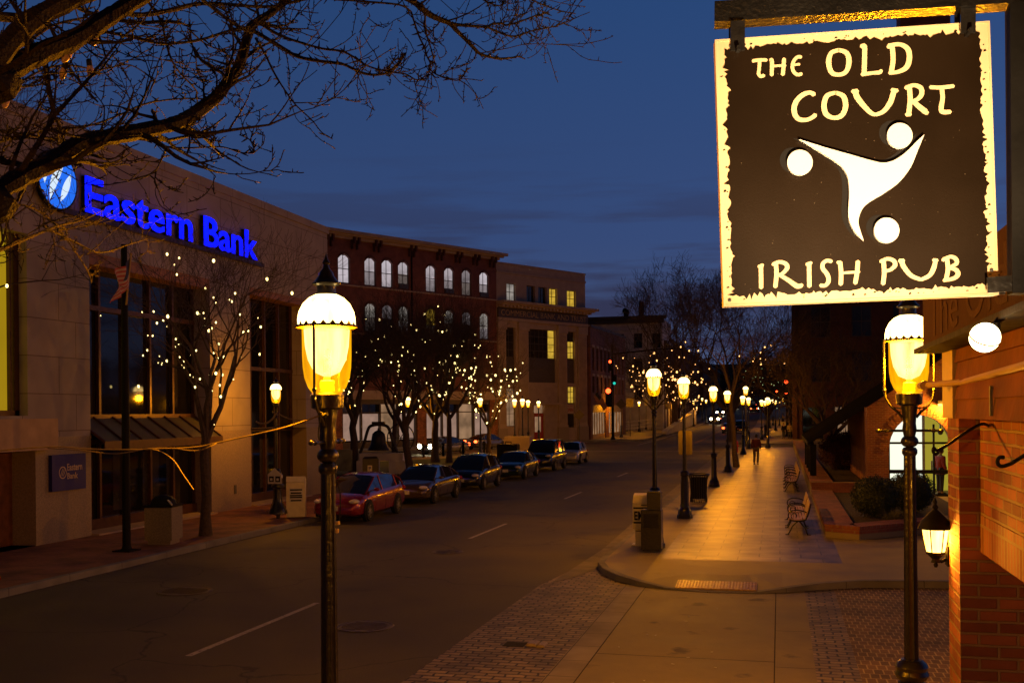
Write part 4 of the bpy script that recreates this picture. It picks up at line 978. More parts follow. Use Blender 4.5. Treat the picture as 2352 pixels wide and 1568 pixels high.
def stroke(mb,pts,wd,z):
    "flat brush stroke through view points, wd in view units at each point"
    P=[Vector((*sp(*p),0)) for p in pts]; Q=[];Wd=[]
    if not isinstance(wd,(list,tuple)): wd=[wd]*len(P)
    for i in range(len(P)-1):
        for t in range(6):
            p0,p1,p2,p3=P[max(0,i-1)],P[i],P[i+1],P[min(len(P)-1,i+2)]; s=t/6
            Q.append(.5*((2*p1)+(p2-p0)*s+(2*p0-5*p1+4*p2-p3)*s*s+(3*p1-p0-3*p2+p3)*s**3)); Wd.append(wd[i]*(1-s)+wd[i+1]*s)
    Q.append(P[-1]); Wd.append(wd[-1]); k=3.4/2400.
    Lf=[];Rt=[]
    for i,qv in enumerate(Q):
        d=(Q[min(i+1,len(Q)-1)]-Q[max(i-1,0)]).normalized(); n_=Vector((-d.y,d.x,0))*Wd[i]*k/2; Lf.append(qv+n_); Rt.append(qv-n_)
    d0=(Q[1]-Q[0]).normalized()*wd[0]*k*.35; d1=(Q[-1]-Q[-2]).normalized()*wd[-1]*k*.35
    poly=[Q[0]-d0]+Lf+[Q[-1]+d1]+Rt[::-1]
    n=len(Lf); top=[f3(p.x,p.y,z) for p in Lf]; bot=[f3(p.x,p.y,z) for p in Rt]
    for i in range(n-1): mb.quad(top[i],bot[i],bot[i+1],top[i+1])
    e=Q[0]-d0; mb.quad(f3(e.x,e.y,z),bot[0],top[0]); e=Q[-1]+d1; mb.quad(f3(e.x,e.y,z),top[-1],bot[-1])
def Z3(x,y): return ((1667+x/2.82)*.9408,(y/2.82)*.9408)
def Z4(x,y): return ((1700+x/2.851)*.9408,(250+y/2.851)*.9408)
def word(Zf,strokes):
    mb=MB()
    for i,(pts,wd) in enumerate(strokes): stroke(mb,[Zf(*p) for p in pts],wd,.0050+(i%7)*.0003)
    mb.build('lettering',M_signwhite,PS)
word(Z3,[([(480,425),(525,418),(575,418)],8),([(528,425),(524,480),(520,512),(535,530),(558,524)],8),   # T
 ([(602,415),(612,430),(610,523)],9),([(612,463),(650,458),(705,457)],6),([(695,410),(692,460),(686,520)],9), # H
 ([(812,398),(785,400),(760,430),(752,470),(765,505),(790,520),(816,514)],8),([(757,455),(780,450),(802,449)],6),  # E
 ([(1070,350),(1020,370),(1002,430),(1020,500),(1065,519),(1120,500),(1142,430),(1125,370),(1072,350)],[9,10,12,11,9,10,12,11,9]), # O
 ([(1226,325),(1252,318)],10),([(1250,322),(1248,420),(1246,510)],11),([(1230,518),(1300,508),(1350,504),(1364,490)],[9,8,9,8]), # L
 ([(1408,328),(1435,325)],9),([(1438,325),(1444,420),(1430,510)],11),([(1412,320),(1490,312),(1545,345),(1556,410),(1535,470),(1480,500),(1418,508)],[9,9,12,12,12,9,8])]) # D
word(Z3,[([(902,655),(870,642),(820,660),(775,710),(765,770),(790,820),(840,830),(880,818),(912,795)],[11,9,11,12,12,11,9,9,10]),
 ([(1050,642),(990,665),(970,730),(985,790),(1035,815),(1090,800),(1118,740),(1105,670),(1052,642)],[8,11,12,12,9,11,12,12,8]),
 ([(1165,635),(1200,632)],10),([(1188,638),(1195,670),(1240,730),(1290,780),(1325,795)],[12,13,12,10,8]),([(1325,795),(1380,770),(1425,710),(1445,650),(1452,625)],[8,10,12,12,10]),([(1435,625),(1474,630)],9),
 ([(1528,612),(1560,600)],8),([(1557,602),(1562,690),(1552,790)],11),([(1535,792),(1565,792)],9),([(1535,605),(1590,592),(1635,610),(1640,655),(1610,690),(1565,705)],[8,9,11,11,9,8]),([(1580,700),(1625,740),(1670,775),(1682,778)],[9,12,13,9]),
 ([(1700,605),(1770,608),(1860,598)],[9,9,9]),([(1778,610),(1785,680),(1775,745),(1785,775),(1838,775)],[10,10,11,11,9])])
word(Z4,[([(432,1145),(462,1132)],8),([(448,1140),(450,1292)],10),
 ([(530,1130),(560,1118)],8),([(552,1120),(556,1200),(548,1285)],10),([(530,1128),(575,1112),(620,1125),(630,1155),(600,1190),(565,1205)],[7,8,10,10,8,7]),([(575,1200),(640,1240),(700,1280),(735,1272)],[8,10,12,8]),
 ([(765,1130),(798,1118)],8),([(783,1125),(785,1282)],10),
 ([(938,1108),(905,1103),(878,1125),(880,1160),(910,1200),(918,1245),(895,1275),(862,1275)],[9,8,9,10,10,10,8,9]),
 ([(980,1115),(1000,1115)],8),([(998,1112),(1005,1190),(1003,1268)],10),([(1003,1190),(1060,1185),(1132,1180)],6),([(1122,1108),(1115,1190),(1103,1260)],10),
 ([(1278,1110),(1305,1098)],8),([(1300,1100),(1305,1190),(1297,1265)],10),([(1280,1105),(1330,1090),(1372,1105),(1380,1135),(1350,1165),(1315,1175)],[7,8,10,10,8,7]),
 ([(1410,1105),(1440,1102)],9),([(1428,1108),(1440,1145),(1490,1205),(1560,1235)],[11,11,10,8]),([(1560,1235),(1620,1205),(1650,1150),(1660,1100)],[8,10,11,9]),([(1645,1098),(1674,1102)],8),
 ([(1710,1100),(1745,1085)],8),([(1740,1085),(1748,1160),(1735,1235)],10),([(1715,1092),(1770,1075),(1805,1095),(1805,1125),(1750,1152)],[7,8,10,9,6]),([(1750,1152),(1800,1165),(1818,1195),(1790,1225),(1718,1240)],[6,10,11,9,8])])
# raised swirl: three limbs and three discs, cut from thick board
def raised(name,pts,off=.045,th=.006):
    P=[sp(*p) for p in pts]; area=sum(P[i][0]*P[(i+1)%len(P)][1]-P[(i+1)%len(P)][0]*P[i][1] for i in range(len(P)))
    if area<0: P=P[::-1]
    return P
def smooth_closed(pts,sharp,K=6):
    out=[]; n=len(pts)
    for i in range(n):
        p0,p1,p2,p3=[Vector(pts[(i+j)%n]) for j in (-1,0,1,2)]
        if i in sharp: p0=p1
        if (i+1)%n in sharp: p3=p2
        for t in range(K):
            s=t/K; out.append(tuple(.5*((2*p1)+(p2-p0)*s+(2*p0-5*p1+4*p2-p3)*s*s+(3*p1-p0-3*p2+p3)*s**3)))
    return out
sw=[(708,270),(900,330),(1060,375),(1200,415),(1290,432),(1370,412),(1450,355),(1520,285),(1573,236),(1530,340),(1480,460),(1400,565),(1300,640),(1200,700),(1145,750),(1117,830),(1130,900),(1154,970),(1100,920),(1060,850),(1047,780),(1053,650),(1045,540),(1010,470),(950,420),(840,350)]
pts=smooth_closed([Z4(*p) for p in sw],{0,8,17})
def shift(P,k): return P
from mathutils.geometry import tessellate_polygon
def flat_shape(name,P2,w0,w1,m_):
    P=[sp(*p) for p in P2]; ar=sum(P[i][0]*P[(i+1)%len(P)][1]-P[(i+1)%len(P)][0]*P[i][1] for i in range(len(P)))
    if ar<0: P=P[::-1]
    tri=tessellate_polygon([[Vector((u,v,0)) for u,v in P]]); n=len(P)
    mb=MB(); mb.add([f3(u,v,w1) for u,v in P]+[f3(u,v,w0) for u,v in P],[tuple(t) for t in tri]+[(i,(i+1)%n,n+(i+1)%n,n+i) for i in range(n)])
    return mb.build(name,m_,PS)
flat_shape('swirl',pts,.012,.024,M_swirl)
dk=mat('shadow_black',(.006,.004,.003),.9,bump=0)  # painted shadows of the raised shapes: flat black copies shifted up and left
for cx,cy in ((713,431),(1403,245),(1312,899)):
    c2=[Z4(cx+88*math.cos(2*math.pi*k/40),cy+88*math.sin(2*math.pi*k/40)) for k in range(40)]
    flat_shape('disc',c2,.012,.024,M_swirl)
    flat_shape('disc_shadow',[(x-15,y-9) for x,y in c2],.0043,.0046,dk)
flat_shape('swirl_shadow',[(x-13,y-7) for x,y in pts],.0043,.0046,dk)
# bracket
M_ironsatin=mat('satin_black_arm',(.008,.007,.006),.35,spec=.3,bump=.3,bscale=60)
BK=thing('sign_bracket','black steel bracket arm holding the hanging pub sign','bracket',tuple(at(1640,40,3.5)))
a=at(1641,36,3.50); b=at(2326,-8,3.33); dr=(b-a).normalized()
mb=MB(); mb.bar(a-dr*.0,b+dr*.3,.075,.068); mb.build('arm',M_ironsatin,BK,world=True)
for (x,y0,y1,w) in ((1694,50,118,3.44),(2222,8,78,3.35)):
    t=at(x,y0,w); l=at(x,y1,w); mb=MB()
    for s in (-1,1):
        o_=-e2*(.030*s)+e2*.025; mb.bar(t+o_,l+o_,.008,.046,up=e1)
    mb.bar(l-e2*.04,l+e2*.07,.012,.012); mb.build('hanger',M_iron,BK,world=True)
t=at(2262,657,3.35); l=at(2326,652,3.33); mb=MB(); mb.bar(t-e2*.02,l-e2*.02,.012,.05); mb.bar(t+e2*.07,l+e2*.07,.012,.05); mb.build('clamp',M_iron,BK,world=True)
# bulb globe on the pub signboard and the floodlight for the sign
g=at(2262,775,3.9); GL=thing('globe_light','round glowing white globe lamp on the pub signboard','lamp',tuple(g))
mb=MB(); mb.ell((0,0,0),(.055,.055,.055),24,14); mb.build('globe',E_globe,GL,smooth=True)
mb=MB(); mb.lathe([(.056,-.003),(.0575,0),(.056,.003)],24); rg=mb.build('ring',M_trim,GL); rg.rotation_euler=(R_(35),R_(15),0)
mb=MB(); mb.tube([(0.03,.03,.03),(.06,.06,.07),(.10,.08,.09)],.012,8); mb.lathe([(.03,-.01),(.03,.02)],12,(.03,.03,.035)); mb.build('stem',M_ironflat,GL)
point('light',GL,(0,0,0),24,(1,.62,.28),.05)
FL=thing('sign_floodlight','small floodlight aimed up at the pub sign from below','floodlight',(.62,1.25,2.62))
mb=MB(); mb.lathe([(.03,-.08),(.05,-.02),(.06,.03)],14); mb.build('housing',M_iron,FL)
sl=bpy.data.lights.new('beam','SPOT'); sl.energy=1500; sl.color=(1,.68,.36); sl.spot_size=R_(31); sl.spot_blend=.9; sl.shadow_soft_size=.02
so=bpy.data.objects.new('beam',sl); C.objects.link(so); so.parent=FL; so.location=(0,0,.04)
dirv=(Vector(sc)+e3*(-.04)-Vector((.62,1.25,2.66))).normalized(); FL.rotation_euler=(0,0,0); so.rotation_euler=dirv.to_track_quat('-Z','Y').to_euler()
# ------------------------------------------------------------------ wall lantern
lc=at(2149,1245,6.3); LN=thing('wall_lantern','small tapering wall lantern glowing on the brick pier','lantern',tuple(lc))
mb=MB(); mb.lathe([(.053,-.055),(.078,.085)],6); mb.build('glass',G_lant,LN)
mb=MB()
for k in range(6):
    a_=2*math.pi*k/6; mb.tube([(.054*math.cos(a_),.054*math.sin(a_),-.058),(.079*math.cos(a_),.079*math.sin(a_),.088)],.0035,4)
mb.lathe([(.056,-.07),(.056,-.056)],12); mb.lathe([(.03,-.12),(.02,-.10),(.05,-.07)],12); mb.lathe([(.008,-.15),(.014,-.135),(.008,-.12)],8); mb.build('cage',M_ironflat,LN)
mb=MB(); mb.lathe([(.105,.082),(.10,.09),(.085,.125),(.055,.16),(.03,.185),(.012,.20),(.018,.215),(.008,.23),(.012,.245),(.001,.27)],12); mb.build('roof',M_ironflat,LN,smooth=True)
mb=MB(); mb.tube([(0,0,-.10),(.03,0,-.115),(.07,.02,-.10)],.010,6); mb.box(.062,.072,-.03,.07,-.14,-.02); mb.build('arm',M_ironflat,LN)
point('light',LN,(0,0,.02),120,(1,.40,.03),.03)
# ------------------------------------------------------------------ street lamps
M_ironbrass=mat('tarnished_brass',(.10,.06,.02),.4,metal=.6,var=.2)
def lamp_meshes(n=16):
    M={}
    a=MB(); a.lathe([(.24,0),(.24,.10),(.215,.12),(.20,.26),(.165,.30),(.15,.36),(.125,.46),(.12,1.08),(.105,1.2),(.11,1.28)],8); a.lathe([(.09,1.28),(.125,1.31),(.14,1.345),(.125,1.38),(.135,1.41),(.12,1.44),(.085,1.47)],n); M['base']=(a.mesh('base',M_iron,True),)
    a=MB(); a.lathe([(.058,1.46),(.048,3.2)],20,flute=.13); a.lathe([(.05,3.18),(.062,3.20),(.062,3.23),(.048,3.25)],n)
    a.ell((0,0,3.30),(.072,.072,.055),n,8); a.lathe([(.045,3.34),(.058,3.40),(.052,3.45),(.055,3.5),(.068,3.60)],n); a.lathe([(.07,3.6),(.105,3.615),(.108,3.70),(.095,3.715)],n); M['pole']=(a.mesh('pole',M_iron,True),)
    a=MB(); a.tube([(-.25,0,3.39),(.25,0,3.39)],.011,8)
    for s in (-1,1): a.ell((.25*s,0,3.39),(.022,.018,.018),8,5); a.lathe([(.017,-.012),(.017,.012)],8,(.19*s,0,3.39),axis='x')
    M['ladder_bar']=(a.mesh('ladder_bar',M_iron,True),)
    a=MB()
    for s in (-1,1):
        P=[(.055*s,0,3.50),(.09*s,0,3.545),(.15*s,0,3.60),(.185*s,0,3.66),(.198*s,0,3.73)]; a.tube(P,[.012,.012,.011,.010,.010],6); a.tube([(.198*s,0,3.72),(.198*s,0,4.16)],.009,6)
        a.ell((.198*s,0,3.73),(.016,.016,.016),8,5); a.bar((.05*s,0,3.575),(.15*s,0,3.59),.012,.012)
    M['side_rods']=(a.mesh('side_rods',M_iron,True),)
    a=MB(); a.lathe([(.10,3.716),(.125,3.75),(.148,3.81),(.158,3.88),(.161,3.96),(.162,4.13)],24); M['glass']=(a.mesh('glass',G_globe,True),)
    a=MB(); a.lathe([(.165,4.138),(.200,4.143),(.203,4.150),(.200,4.158),(.17,4.162)],24)
    K=20
    for k in range(K):
        t=2*math.pi*k/K; p=Vector((math.cos(t),math.sin(t),0)); q=Vector((-math.sin(t),math.cos(t),0))
        a.add([p*.1925+q*.020+Vector((0,0,4.158)),p*.1925-q*.020+Vector((0,0,4.158)),p*.1935+Vector((0,0,4.182))],[(0,1,2)])
    M['crown_ring']=(a.mesh('crown_ring',M_ironbrass),)
    a=MB(); a.lathe([(.190,4.160),(.190,4.20),(.182,4.245),(.155,4.30),(.115,4.34),(.075,4.36)],24); M['dome']=(a.mesh('dome',G_dome,True),)
    a=MB(); a.lathe([(r_,4.355+(z_1-4.355)*.80) for r_,z_1 in [(.07,4.355),(.062,4.39),(.062,4.43),(.092,4.445),(.095,4.455),(.075,4.475),(.05,4.52),(.045,4.545),(.022,4.58),(.018,4.61),(.026,4.625),(.014,4.65),(.002,4.70)]],n); M['finial']=(a.mesh('finial',M_iron,True),)
    a=MB(); a.lathe([(.05,3.72),(.05,3.79),(.02,3.80),(.012,4.0)],10); M['burner']=(a.mesh('burner',mat('burner_brass',(.6,.42,.1),.4),True),)
    a=MB(); a.lathe([(.02,3.82),(.085,3.85),(.125,3.93),(.143,4.02),(.150,4.13),(.10,4.135)],20)
    M['mantle']=(a.mesh('mantle',glow_glass('mantle_glow',(1,.72,.34),3.6,.55),True),)
    return M
LM=lamp_meshes()
GRP='iron street lamps with glowing glass heads'
def lamp(label,x,y,z=SW,rz=R_(90),p=120,scale=1,light=True):
    o=thing('street_lamp',label,'street lamp',(x,y,z),rz,GRP); o.scale=(scale,)*3
    for k,(me,) in LM.items(): child(k,me,o)
    if light: point('light',o,(0,0,3.93),p,LAMP_COL,.09)
    return o
LP=1850
fl=lamp('nearest street lamp, on the left of the foreground with a cable tied to it',-2.89,6.38,-.08,R_(90),LP*1.45)
lamp('street lamp on the right foreground, half behind the pub signboard',1.06,9.35,-.08,R_(0),LP*2.1)
lamp('street lamp of the same row standing behind the viewer',-2.4,-6.0,-.08,R_(90),LP*2.0)
def lg(label,px,py,z=SW,**k):
    g=gnd(px,py,z); return lamp(label,g.x,g.y,z,**k)
lg('street lamp with newspaper boxes at its foot, first along the right pavement',1505,1256,p=LP*1.15)
lg('street lamp just before the slatted litter bin on the right pavement',1573,1189,p=LP*1.15)
lg('street lamp just past the slatted litter bin',1640,1117,p=LP*1.1)
lg('street lamp beside the leaning tree trunk on the right pavement',1672,1083,p=LP*1.1)
lg('street lamp just right of the red hydrant',1707,1043,p=LP); lg('street lamp close behind the one beside the hydrant',1720,1030,p=LP*.6)
lg('street lamp at the far corner of the near pavement, right of the walker',1764,1028,p=LP)
g=at(634,944,35.7); lamp('street lamp before the dark bay of the bank, beside the parking meter',g.x,g.y,SW,p=LP*.62)
lg('street lamp on the little square behind the silver sedan',938,1062,p=LP*.8); lg('street lamp behind the dark blue hatchback',1104,1050,p=LP*.8)
lg('street lamp leaning close to the lit young tree in front of the stone bank',1201,1040,p=LP)
for (px,py,wd,lb) in ((1182,1036,86,'left one of the cluster of lamps before the stone bank'),(1213,1030,96,'middle lamp of the cluster before the stone bank entrance'),(1237,1024,104,'right one of the cluster of lamps before the stone bank')):
    q=at(px,944,wd); lamp('street lamp, '+lb,q.x,q.y,SW,p=LP)
lg('street lamp beside the traffic signal on the far corner',1427,1004,p=LP*1.1)
def lw(px,w,label,light=False,p=100,z=None,tall=1):
    q=at(px,942,w); return lamp(label,q.x,q.y,(gz(q.y)+SW),light=light,p=p,scale=tall)
lw(1468,152,'street lamp by the white railing, left of the far road',True,LP)
lw(1484,165,'street lamp just behind the first one by the white railing',True,LP*1.2)
lw(1565,180,'small far street lamp half hidden by the second near lamp',True,LP*1.2); lw(1593,176,'far street lamp left of the climbing road, standing clear',True,LP*1.2); lw(1613,205,'far street lamp, left one of a tiny pair above the headlights'); lw(1622,190,'far street lamp, right one of a tiny pair above the headlights',True,LP)
lw(1749,114,'street lamp past the crossing, left one of a close pair',True,LP*1.3); lw(1757,125,'street lamp past the crossing, right one of a close pair')
lw(1768,160,'far right street lamp, first of a tight row',True,LP*1.2); lw(1775,178,'far right street lamp, second of a tight row'); lw(1781,150,'far right street lamp, largest of a tight row',True,LP); lw(1790,175,'far right street lamp, fourth of a tight row'); lw(1798,195,'far right street lamp, last of a tight row before the dark building',True,LP*1.2)
lw(1713,96,'taller street light rising over the lamp beside the hydrant',False,tall=1.25)
# cable with sockets on the nearest lamp
o=thing('loose_cable','pale loose cables strung from the nearest lamp across to the left','cable',tuple(fl.location))
def sm(P,K=5):
    Q=[]
    for i in range(len(P)-1):
        for t in range(K):
            p0,p1,p2,p3=P[max(0,i-1)],P[i],P[i+1],P[min(len(P)-1,i+2)]; s=t/K
            Q.append(.5*((2*p1)+(p2-p0)*s+(2*p0-5*p1+4*p2-p3)*s*s+(3*p1-p0-3*p2+p3)*s**3))
    Q.append(P[-1]); return Q
mb=MB()
for pts,r in ((((737,953,6.8),(690,970,6.9),(640,985,7.0),(560,1003,7.2),(500,1016,7.3),(440,1027,7.4),(300,1032,7.6),(210,1031,7.8),(110,1026,8),(-60,1040,8.2)),.0062),
 (((500,1016,7.3),(480,1026,7.3),(455,1034,7.35),(425,1033,7.4),(400,1029,7.45),(340,1030,7.5),(290,1039,7.6),(250,1041,7.7),(190,1034,7.8),(110,1029,8)),.0042),
 (((340,1030,7.5),(368,1036,7.5),(398,1056,7.5),(420,1088,7.5),(445,1124,7.5)),.0042)): mb.tube(sm([at(*p) for p in pts]),r,6)
mb.build('cable',M_rope,o,world=True,smooth=True)
mb=MB(); mb.tube(sm([at(748,948,6.72),at(738,955,6.72),at(733,975,6.75),at(731,1000,6.78),at(735,1015,6.8)]),.004,5); mb.tube([at(735,948,6.7),at(742,955,6.7),at(752,950,6.68)],.012,6); mb.tube(sm([at(770,1060,6.82),at(772,1100,6.8),at(781,1130,6.8),at(781,1180,6.8),at(776,1205,6.8)]),.004,5); mb.build('lead',M_rubber,o,world=True)
mb=MB(); p=at(775,1196,6.78); mb.tube([p,p+Vector((0,0,-.022))],.017,8); p=at(774,1213,6.78); mb.tube([p,p+Vector((0,0,-.028))],.013,8); mb.build('plug',M_trim,o,world=True)
o=thing('loose_cable','dark thin cables drooping under the lamp head by the bank bay','cable',tuple(at(635,950,33)))
mb=MB(); mb.tube(sm([at(635,948,33),at(625,962,33),at(612,971,33),at(598,972,33),at(588,968,33)]),.03,5); mb.tube(sm([at(640,950,33),at(660,960,33),at(690,966,33)]),.02,5); mb.build('cable',M_rope,o,world=True)
# ------------------------------------------------------------------ cars
def wheel_meshes(r,w,spokes):
    t=MB(); t.lathe([(r*.66,-w/2),(r*.93,-w/2),(r,-w*.32),(r,w*.32),(r*.93,w/2),(r*.66,w/2)],24,axis='y')
    t.f=t.f[:-2]; t.mi=t.mi[:-2]
    m_=MB(); m_.lathe([(r*.66,w*.30),(r*.66,w*.44),(r*.60,w*.46),(r*.60,w*.30)],24,axis='y'); m_.f=m_.f[:-2]; m_.mi=m_.mi[:-2]; m_.lathe([(r*.15,w*.25),(r*.15,w*.42),(r*.08,w*.44)],12,axis='y')
    for k in range(spokes):
        a=2*math.pi*k/spokes; d=Vector((math.cos(a),0,math.sin(a))); n_=Vector((-math.sin(a),0,math.cos(a)))
        m_.add([d*r*.1+n_*r*.09+Vector((0,w*.42,0)),d*r*.1-n_*r*.09+Vector((0,w*.42,0)),d*r*.62-n_*r*.06+Vector((0,w*.40,0)),d*r*.62+n_*r*.06+Vector((0,w*.40,0)),d*r*.1+n_*r*.09+Vector((0,w*.3,0)),d*r*.1-n_*r*.09+Vector((0,w*.3,0)),d*r*.62-n_*r*.06+Vector((0,w*.3,0)),d*r*.62+n_*r*.06+Vector((0,w*.3,0))],[(3,2,1,0),(0,1,5,4),(1,2,6,5),(2,3,7,6),(3,0,4,7)])
    m_.lathe([(r*.60,w*.2),(r*.60,w*.22)],20,axis='y')
    return t.mesh('tyre',M_rubber,True),m_.mesh('rim',M_rim)
WM={5:wheel_meshes(.32,.21,5),7:wheel_meshes(.32,.21,7),10:wheel_meshes(.33,.21,10)}
def car(label,loc,rz,paint,Ln,Wd,Hh,kind,group='cars parked along the left kerb',name='parked_car',spokes=5,lights=None,plate=True):
    o=thing(name,label,'car',loc,rz,group); W=Wd/2
    # station: x fraction, half width fraction, z bottom, z belt/hood
    if kind=='sedan':
        body=[(-.5,.80,.38,.60),(-.485,.92,.28,.86),(-.44,.96,.22,.93),(-.33,1,.19,.94),(-.1,1,.18,.92),(.1,1,.18,.91),(.22,1,.18,.90),(.34,.98,.18,.82),(.43,.93,.20,.73),(.48,.84,.24,.64),(.5,.74,.30,.52)]
        roof=[(-.40,.93),(-.30,1.18),(-.21,1.34),(-.10,1.0*Hh-.01),(.02,Hh),(.09,Hh-.05),(.17,Hh-.25),(.27,.90)]
    elif kind=='hatch':
        body=[(-.5,.82,.36,.70),(-.49,.92,.28,.95),(-.42,.97,.22,1.02),(-.3,1,.19,1.0),(-.1,1,.18,.97),(.1,1,.18,.95),(.22,1,.18,.93),(.34,.98,.18,.86),(.43,.93,.20,.76),(.48,.84,.24,.66),(.5,.72,.30,.52)]
        roof=[(-.485,.98),(-.42,1.22),(-.32,Hh-.10),(-.18,Hh-.01),(-.02,Hh),(.08,Hh-.06),(.18,Hh-.27),(.32,.89)]
    elif kind=='suv':
        body=[(-.5,.88,.42,.90),(-.49,.95,.34,1.06),(-.42,.98,.27,1.10),(-.3,1,.25,1.10),(-.1,1,.25,1.09),(.1,1,.25,1.08),(.24,1,.25,1.07),(.36,.98,.26,1.03),(.45,.95,.28,.97),(.485,.88,.32,.85),(.5,.80,.40,.68)]
        roof=[(-.485,1.10),(-.45,1.45),(-.40,Hh-.05),(-.2,Hh),(0,Hh),(.08,Hh-.05),(.16,Hh-.28),(.24,1.08)]
    else: # small boxy hatch
        body=[(-.5,.84,.34,.72),(-.485,.93,.26,.90),(-.42,.97,.21,.95),(-.3,1,.18,.96),(-.1,1,.17,.95),(.1,1,.17,.94),(.25,1,.17,.92),(.38,.97,.18,.86),(.46,.92,.2,.76),(.49,.84,.25,.64),(.5,.74,.3,.5)]
        roof=[(-.47,.96),(-.43,1.2),(-.38,Hh-.05),(-.2,Hh),(.02,Hh),(.10,Hh-.04),(.17,Hh-.22),(.25,.93)]
    def interp(tab,x,i):
        for a,b in zip(tab,tab[1:]):
            if a[0]<=x<=b[0]: t=(x-a[0])/(b[0]-a[0]); return a[i]*(1-t)+b[i]*t
        return tab[0][i] if x<tab[0][0] else tab[-1][i]
    secs=[]
    for x,wf,zb,zt in body:
        w=W*wf; h=zt-zb; half=[(0,zb),(w*.80,zb),(w*.97,zb+h*.14),(w*1.0,zb+h*.42),(w*.985,zb+h*.66),(w*.95,zb+h*.86),(w*.88,zt-.015),(w*.70,zt+.01),(0,zt+.03)]
        pts=[(x*Ln,y,z) for y,z in half]+[(x*Ln,-y,z) for y,z in half[-2:0:-1]]
        secs.append(pts)
    mb=MB(); mb.loft(secs); bd=mb.build('body',paint,o,smooth=True)
    # glasshouse
    def cabsec(x,zr,g=0):
        w=W*interp(body,x,1); zbelt=interp(body,x,3)-.02; zr=max(zr,zbelt+.02); k=min(1,(zr-zbelt)/(Hh-1.0+.05)); wr=w*(.90-.20*k)+g
        return [(x*Ln,-w*.90-g,zbelt),(x*Ln,-wr,zr-.05*k),(x*Ln,-wr*.78,zr+g),(x*Ln,0,zr+.025*k+g),(x*Ln,wr*.78,zr+g),(x*Ln,wr,zr-.05*k),(x*Ln,w*.90+g,zbelt)]
    cs=[cabsec(*s) for s in roof]; mb=MB(); mb.loft(cs,closed=False,caps=False); mb.quad(*[cs[0][i] for i in range(7)]); mb.build('windows',M_carglass,o,smooth=True)
    # painted roof and pillars
    co=[cabsec(s[0],s[1],.008) for s in roof]; mb=MB(); r0,r1=(2,6) if kind!='sedan' else (2,6)
    mb.loft([c_[1:6] for c_ in co[r0:r1]],closed=False,caps=False)
    def pillar(i0,w_):
        for s in (0,6):
            nb=1 if s==0 else 5
            mb.tube([co[i0][s],co[i0][nb]],w_,5)
    for a,b in ((5,6),(6,7)):
        for s in (1,5): mb.tube([co[a][s],co[b][s]],.028,5)
    for a,b in ((0,1),(1,2)):
        for s in (1,5): mb.tube([co[a][s],co[b][s]],.035,5)
    for fx in ((-.02,) if kind!='hatch' else (-.0,))+((-.24,) if kind=='sedan' else (-.30,)):
        zr=interp(roof,fx,1); c_=cabsec(fx,zr,.006)
        for s,nb in ((0,1),(6,5)): mb.tube([c_[s],c_[nb]],.030,5)
    mb.build('roof',paint,o,smooth=True)
    # doors: shut lines and handles
    mb=MB()
    for fx in (.17,-.03,-.24):
        for s in (-1,1):
            w=W*interp(body,fx,1); zt=interp(body,fx,3); zb=interp(body,fx,2); h=zt-zb
            mb.tube([(fx*Ln,s*w*.975,zb+h*.16),(fx*Ln,s*w*1.0,zb+h*.42),(fx*Ln,s*w*.985,zb+h*.66),(fx*Ln,s*w*.93,zb+h*.9)],.006,4)
    mb.build('door_gap',M_rubber,o)
    mb=MB()
    for fx in (-.0,-.21):
        for s in (-1,1): mb.ell((fx*Ln,s*W*.985,.80 if kind!='suv' else .93),(.09,.02,.016),8,5)
    mb.build('door_handles',paint,o)
    zh=interp(body,.43,3)
    for s in (-1,1):
        a=MB(); a.ell((.445*Ln,s*W*.70,zh-.085),(.22,.17,.085),14,8) if not lights else a.ell((.497*Ln,s*W*.72,zh-.05),(.07,.24,.20),14,8); h=a.build('headlight',M_hl if not lights else E_head,o,smooth=True); h.rotation_euler=(0,0,0)
        a=MB(); a.ell(((-.475 if not lights else -.495)*Ln,s*W*.80,interp(body,-.47,3)-.12),(.10,.16 if not lights else .2,.10 if not lights else .14),12,7); a.build('tail_light',M_tail if not lights else E_tl,o,smooth=True)
        a=MB(); zm=interp(body,.2,3)+.06; a.ell((.20*Ln,s*(W+.08),zm),(.06,.10,.065),10,7); a.bar((.20*Ln,s*W*.85,zm-.03),(.20*Ln,s*(W+.05),zm-.02),.05,.03); a.build('mirror',paint,o,smooth=True)
    a=MB(); a.box(.485*Ln,.497*Ln,-W*.45,W*.45,.27,.38); a.build('grille',M_rubber,o)
    a=MB(); a.ell((.40*Ln,-W*.96,.62),(.05,.012,.02),8,5); a.ell((.40*Ln,W*.96,.62),(.05,.012,.02),8,5); a.build('side_marker',M_amber,o)
    if plate:
        a=MB(); a.box(.5*Ln-.01,.5*Ln+.012,-.15,.15,.40,.54); a.build('number_plate',M_white,o)
    t,rm=WM[spokes]; ys=W-.085
    for fx in (.30,-.29):
        for s in (-1,1):
            ar=MB(); ar.lathe([(.375,-.02),(.375,.0)],24,axis='y'); 
            a_=child('wheel_arch',ar.mesh('wheel_arch',M_rubber),o,(fx*Ln,s*(W*interp(body,fx,1)+.004),.345)); 
            w_=child('wheel',t,o,(fx*Ln,s*ys+s*.02,.32),(0,0,0 if s>0 else math.pi)); child('rim',rm,w_)
    return o
def paint(name,col,met=.3,rough=.25): return mat(name,col,rough,metal=met,var=.06,bump=0,coat=1)
cx=-13.72
def carY(px,py): return gnd(px,py).y
car('dark red hatchback parked nearest, behind the foreground lamp',(cx,32.9,0),R_(-90),paint('red_paint',(.24,.006,.008)),4.4,1.72,1.47,'hatch',spokes=7)
car('bronze grey sedan with five spoke wheels parked behind the red car',(cx,39.6,0),R_(-90),paint('bronze_paint',(.10,.065,.04),.4,.2),4.65,1.75,1.40,'sedan',spokes=5)
